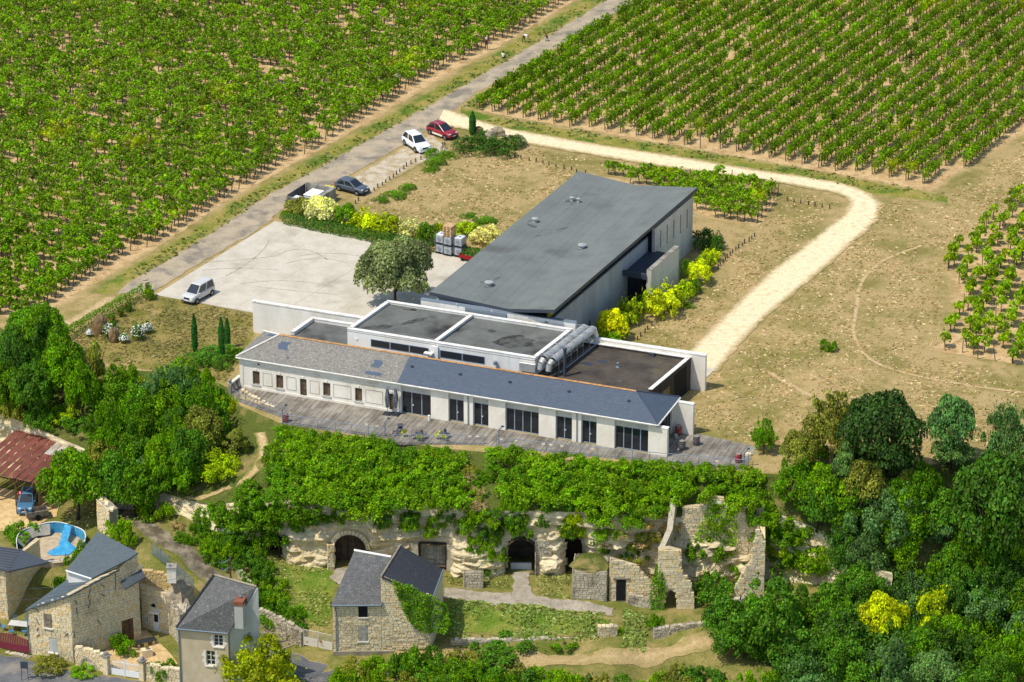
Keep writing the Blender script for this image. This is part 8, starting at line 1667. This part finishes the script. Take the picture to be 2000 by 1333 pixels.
island_wood('pallet_wood', srgb(214, 184, 140), srgb(186, 150, 104), .2)
for k in range(8):
    t = empty('wooden_pallet', IF.w(1.04 + rng.uniform(-.03, .03), -.15 + rng.uniform(-.03, .03), 2.26 + .145 * k), YA + rng.uniform(-.03, .03), 'wooden pallet in the stack on the middle tanks, number %s from the bottom' % ('one two three four five six seven eight'.split()[k]), 'pallet', 'stacked wooden pallets')
    for i in range(7): MB().box(0, .18 * i, .118, 1.0, .18 * i + .12, .14).build('slat', 'pallet_wood', t)
    for i in range(3): MB().box(.0 + .43 * i, 0, 0, .14 + .43 * i, 1.2, .117).build('runner', 'pallet_wood', t)
t = empty('red_trailer', IF.w(3.3, -.6, 0), YA, 'small red flatbed trailer beside the tanks', 'trailer'); MB().box(0, 0, .35, 1.9, 1.1, .42).build('bed', 'pale_wood', t)
for (a, b, c, d) in ((0, -.04, 1.9, 0), (0, 1.1, 1.9, 1.14), (-.04, -.04, 0, 1.14), (1.9, -.04, 1.94, 1.14)): MB().box(a, b, .3, c, d, .75).build('side_board', 'maroon_paint' if False else 'barrel_red_paint' if 'barrel_red_paint' in MATS else 'tail_red', t)
for x in (.4, 1.5):
    for y in (-.06, 1.06): MB().tube((x, y, .2), (x, y + .1, .2), .2, n=14).build('wheel', 'rubber', t)
MB().tube((1.94, .5, .4), (2.7, .5, .35), .04, n=6).build('drawbar', 'tail_red', t)
# concrete enclosure with white containers
e0, e1, e2 = S(560, 406), S(598, 414), S(664, 392); EF = frame2(S(561, 405), S(598, 412)); en = empty('concrete_enclosure', e0, YA, 'weathered open concrete enclosure beside the road', 'enclosure'); EN = Frame(e0, YA)
c_r, c_b = EN.loc(S(664, 403)), EN.loc(S(612, 384)); Lx, Ly = 3.3, 4.6
MB().box(0, 0, 0, Lx, .2, 1.35).build('front_wall', 'old_concrete', en); MB().box(Lx, 0, 0, Lx + .45, Ly, 1.5).build('right_wall', 'old_concrete', en); MB().box(0, Ly - .3, 0, Lx - .002, Ly, 1.5).build('rear_wall', 'old_concrete', en)
for k in range(3): y = .25 + k * 1.35; MB().box(-.06, y, .1, -.01, y + 1.28, 1.45).build('gate_panel', 'anthracite', en)
for (x, y, w, d, h, lab) in [(1.3, 1.6, 1.5, 2.0, 1.15, 'large white container inside the concrete enclosure'), (.25, .5, .8, 1.2, .8, 'small white container inside the concrete enclosure')]:
    t = empty('waste_container', EN.w(x, y, .03), YA, lab, 'container', 'white containers in the enclosure'); MB().box(0, 0, 0, w, d, h).build('body', 'ibc_plastic', t, bevel=.05); MB().box(-.05, -.05, h, w + .05, d + .05, h + .14).build('lid', 'white_paint', t, bevel=.05)
surf('bin_yellow', srgb(232, 214, 60), fine=.05, rough=.5)
t = empty('yellow_bin', S(641, 383), YA, 'yellow lidded recycling bin behind the enclosure', 'bin'); MB().box(-.6, -.4, 0, .6, .4, 1.0).build('body', 'anthracite', t, bevel=.05); MB().extr([(-.65, -.45, 1.0), (.65, -.45, 1.0), (.65, .45, 1.0), (-.65, .45, 1.0)], (0, 0, .12)).build('lid', 'bin_yellow', t, bevel=.05)
# ================================================================== short timber posts
me_b = MB().lathe([(.075, -.2), (.075, .5), (.05, .56), (.01, .57)], 8).mesh('bollard'); me_b.materials.append(MATS['post_wood'])
def posts(pts, n, label, group):
    W = [S(*q) for q in pts]; Wr = resample([(w.x, w.y) for w in W], n)
    for k, (x, y) in enumerate(Wr):
        o = tag(link('timber_bollard', me_b), nth(k + 1) + ' ' + label, 'bollard', group); o.location = (x + rng.normal(0, .05), y + rng.normal(0, .05), 0); o.rotation_euler = (rng.normal(0, .05), rng.normal(0, .05), 0); o.scale = (1, 1, rng.uniform(.75, 1.1))
posts([(731, 373), (765, 350), (800, 322), (833, 309)], 14, 'short timber bollard from the hatchback in the line beside the gravel parking strip', 'bollards beside the parking strip'); posts([(695, 398), (702, 393)], 2, 'low timber stump from the left in front of the grey hatchback', 'stumps near the hatchback')
posts([(964, 300), (976, 303), (1028, 313), (1065, 322), (1115, 334), (1142, 340)], 14, 'short timber bollard from the boulders below the dirt track behind the hall', 'bollards behind the hall'); posts([(1537, 393), (1620, 408)], 7, 'short timber bollard from the left at the end of the short vine rows', 'bollards beyond the vine rows')
posts([(1475, 463), (1440, 487), (1402, 525)], 14, 'short timber bollard from the top beyond the right-hand shrub bed', 'bollards beyond the shrub bed'); posts([(1307, 612), (1270, 640), (1245, 665)], 9, 'short timber bollard from the top near the front of the right-hand bed', 'bollards near the front bed')
me_g = MB().lathe([(.05, 0), (.05, .45), (.03, .46)], 6).mesh('vine_guard'); me_g.materials.append(MATS['white_paint'])
for k in range(34):
    u, v = rng.uniform(1100, 1950), rng.uniform(40, 320); 
    if v > 215 + (u - 945) * .165: continue
    o = tag(link('vine_guard', me_g), 'small white vine guard tube between the rows of the right vineyard', 'vine guard', 'white vine guards'); o.location = S(u, v)
# ================================================================== village furniture
p = ground(38, 1232); gt_ = empty('garden_table', p, rad(-12), 'grey garden table on the patio behind the maroon gate', 'table'); MB().box(-.95, -.5, .7, .95, .5, .75).build('table_top', 'block_concrete', gt_)
for x in (-.8, .8):
    for y in (-.4, .4): MB().box(x - .04, y - .04, 0, x + .04, y + .04, .7).build('leg', 'zinc', gt_)
surf('chair_blue', srgb(84, 132, 160), fine=.05)
for i, (x, y, a, lab) in enumerate([(-.6, -1.0, 180, 'front left'), (.6, -1.0, 180, 'front right'), (-.6, 1.0, 0, 'rear left'), (.6, 1.0, 0, 'rear right'), (-1.5, 0, 90, 'left end'), (1.5, 0, 270, 'right end')]):
    c = empty('garden_chair', p + Vector((x, y, 0)), rad(a), 'pale blue garden chair at the %s of the patio table' % lab, 'chair', 'garden chairs on the patio'); MB().box(-.24, -.24, .42, .24, .24, .45).build('seat', 'chair_blue', c)
    for k in range(5): MB().tube((-.2 + .1 * k, .24, .45), (-.2 + .1 * k, .36, .95), .018, n=5).build('back_slat', 'chair_blue', c)
    for x_ in (-.22, .22):
        for y_ in (-.2, .22): MB().tube((x_, y_, 0), (x_, y_, .42), .018, n=5).build('leg', 'chair_blue', c)
p = ground(49, 1330); sg = empty('street_sign', p, rad(-8), 'dark street sign seen from behind at the bottom left', 'sign'); MB().box(-.35, -.03, 1.3, .35, .03, 2.0).build('sign_panel', 'anthracite', sg)
for x in (-.32, .28): MB().box(x, -.035, 0, x + .05, .035, 1.3).build('post', 'anthracite', sg)
p = ground(283, 1262); st = empty('stone_table', p, rad(28), 'long slate topped bench table on the gravel court', 'table'); MB().box(-1.1, -.35, .5, 1.1, .35, .58).build('table_top', 'slate_dark', st)
for x in (-.8, .7): MB().box(x, -.25, 0, x + .2, .25, .499).build('support', 'ashlar', st)
p = ground(287, 1282); pl_ = empty('planter_box', p, rad(20), 'stone planter block with dry plant beside the white gate', 'planter'); MB().box(-.5, -.3, 0, .5, .3, .75).build('block', 'ashlar', pl_); shrub((0, 0, .7), .25, .6, 'straw', None, name='plant', parent=pl_)
p = ground(72, 1012); tl = empty('farm_trailer', p, rad(18), 'grey wooden box trailer beside the rusty shed', 'trailer'); MB().box(-1.1, -.6, .35, 1.1, .6, .4).build('floor', 'grey_wood', tl)
for (a, b, c, d) in ((-1.1, -.6, 1.1, -.55), (-1.1, .55, 1.1, .6), (-1.1, -.55, -1.05, .55), (1.05, -.55, 1.1, .55)): MB().box(a, b, .4, c, d, .9).build('side_board', 'grey_wood', tl)
for y in (-.7, .62): MB().tube((0, y, .3), (0, y + .1, .3), .3, n=14).build('wheel', 'rubber', tl)
p = ground(42, 990); gc = empty('gas_pump', p, 0, 'old post with a red cap beside the shed', 'post'); MB().box(-.2, -.15, 0, .2, .15, 1.3).build('body', 'block_concrete', gc, bevel=.03); MB().lathe([(.28, 0), (.28, .25), (.1, .4)], 12, (0, 0, 1.31)).build('cap', 'tail_red', gc)
# ================================================================== grass tufts that roughen the ground (nobody could count them)
def tufts(name, polys, n, h, w, color, label, z0=0.0, avoid=(), patch=None, parent=None):
    P_ = []; W = [[tuple(S(*q, z0)[:2]) for q in p] for p in polys]; A_ = [[tuple(S(*q)[:2]) for q in p] for p in avoid]
    ar = []
    for p in W: ar.append((min(q[0] for q in p), max(q[0] for q in p), min(q[1] for q in p), max(q[1] for q in p)))
    tot = sum((a[1] - a[0]) * (a[3] - a[2]) for a in ar)
    for p, (x0, x1, y0, y1) in zip(W, ar):
        m = int(n * (x1 - x0) * (y1 - y0) / tot); X = rng.uniform(x0, x1, m); Y = rng.uniform(y0, y1, m)
        def mask(pl):
            c = np.zeros(m, bool)
            for i in range(len(pl)):
                (xa, ya), (xb, yb) = pl[i], pl[(i + 1) % len(pl)]
                if ya == yb: continue
                c ^= ((ya > Y) != (yb > Y)) & (X < (xb - xa) * (Y - ya) / (yb - ya) + xa)
            return c
        k = mask(p)
        for a in A_: k &= ~mask(a)
        P_.append(np.c_[X[k], Y[k]])
    P_ = np.concatenate(P_); nz = np.array([mn.noise(Vector((x * .25, y * .25, 1))) + .5 * mn.noise(Vector((x * .9, y * .9, 4))) for x, y in P_]); P_ = P_[nz > rng.uniform(-.6, .5, len(P_))]; m = len(P_)
    z = T(P_[:, 0], P_[:, 1]); Q = []
    for k in range(2):
        a = rng.uniform(0, 6.283, m); ww = w * rng.uniform(.5, 1.3, m); hh = h * rng.uniform(.4, 1.3, m); c, s = np.cos(a) * ww, np.sin(a) * ww; lx, ly = rng.normal(0, .5, m) * hh, rng.normal(0, .5, m) * hh
        Q.append(np.stack([np.c_[P_[:, 0] - c * .5, P_[:, 1] - s * .5, z], np.c_[P_[:, 0] + c * .5, P_[:, 1] + s * .5, z], np.c_[P_[:, 0] + c * .9 + lx, P_[:, 1] + s * .9 + ly, z + hh], np.c_[P_[:, 0] - c * .9 + lx, P_[:, 1] - s * .9 + ly, z + hh]], 1))
    Q = np.concatenate(Q); o = link(name, npmesh(name, Q.reshape(-1, 3), np.arange(len(Q) * 4).reshape(-1, 4), 'grass_blades')); o.color = color; return tag(o, label, 'grass', kind='stuff')
leaf_mat('grass_blades', trans=.2, var=.3, sat=.85)
MEADOW = [[(700, 400), (900, 300), (1000, 285), (1150, 310), (1130, 335), (985, 450), (760, 420)], [(1150, 312), (1500, 362), (1640, 395), (1560, 480), (1330, 690), (1240, 665), (1420, 490), (1520, 385), (1180, 340)], [(1720, 400), (1860, 372), (2010, 270), (2010, 385), (1850, 480), (1830, 700), (2010, 740), (2010, 880), (1720, 900), (1480, 870), (1360, 840), (1345, 770), (1400, 730), (1510, 620), (1660, 480)]]
tufts('dry_grass_tufts', MEADOW, 46000, .09, .2, G3(214, 190, 136), 'straw tufts all over the dry meadow')
tufts('green_grass_tufts', MEADOW, 16000, .09, .2, G3(166, 160, 88), 'greenish tufts mixed into the dry meadow')
tufts('lawn_tufts', [[(300, 580), (495, 615), (470, 700), (440, 745), (110, 690), (240, 600)]], 12000, .1, .18, G3(148, 142, 72), 'short olive grass of the garden lawn')
VG = [[(u - 34, v - 2) for u, v in ROAD_L[1:-1]] + [(u + 2, v + 2) for u, v in ROAD_L[1:-1]][::-1], [(1240, 2), (1140, 64), (1000, 147), (905, 208), (935, 222), (1030, 150), (1190, 62), (1300, 0)], [(900, 228), (1000, 234), (1300, 284), (1700, 352), (1850, 384), (1700, 372), (1300, 300), (1000, 250)]]
tufts('verge_tufts', VG, 32000, .2, .24, G3(134, 144, 58), 'rough green grass of the road and track verges')
tufts('valley_tufts', [[(505, 1095), (630, 1115), (650, 1150), (640, 1215), (560, 1190)], [(870, 1128), (990, 1122), (995, 1150), (880, 1142)], [(1045, 1126), (1112, 1126), (1112, 1166), (1050, 1160)]], 5000, .12, .16, G3(168, 172, 78), 'shaggy grass before the caves', z0=-9.9)
tufts('terrace_tufts', [[(880, 1190), (1180, 1214), (1165, 1248), (880, 1244)], [(1215, 1205), (1262, 1210), (1260, 1262), (1215, 1262)]], 5000, .16, .18, G3(150, 172, 62), 'lush grass of the terrace below the caves', z0=-11.2)
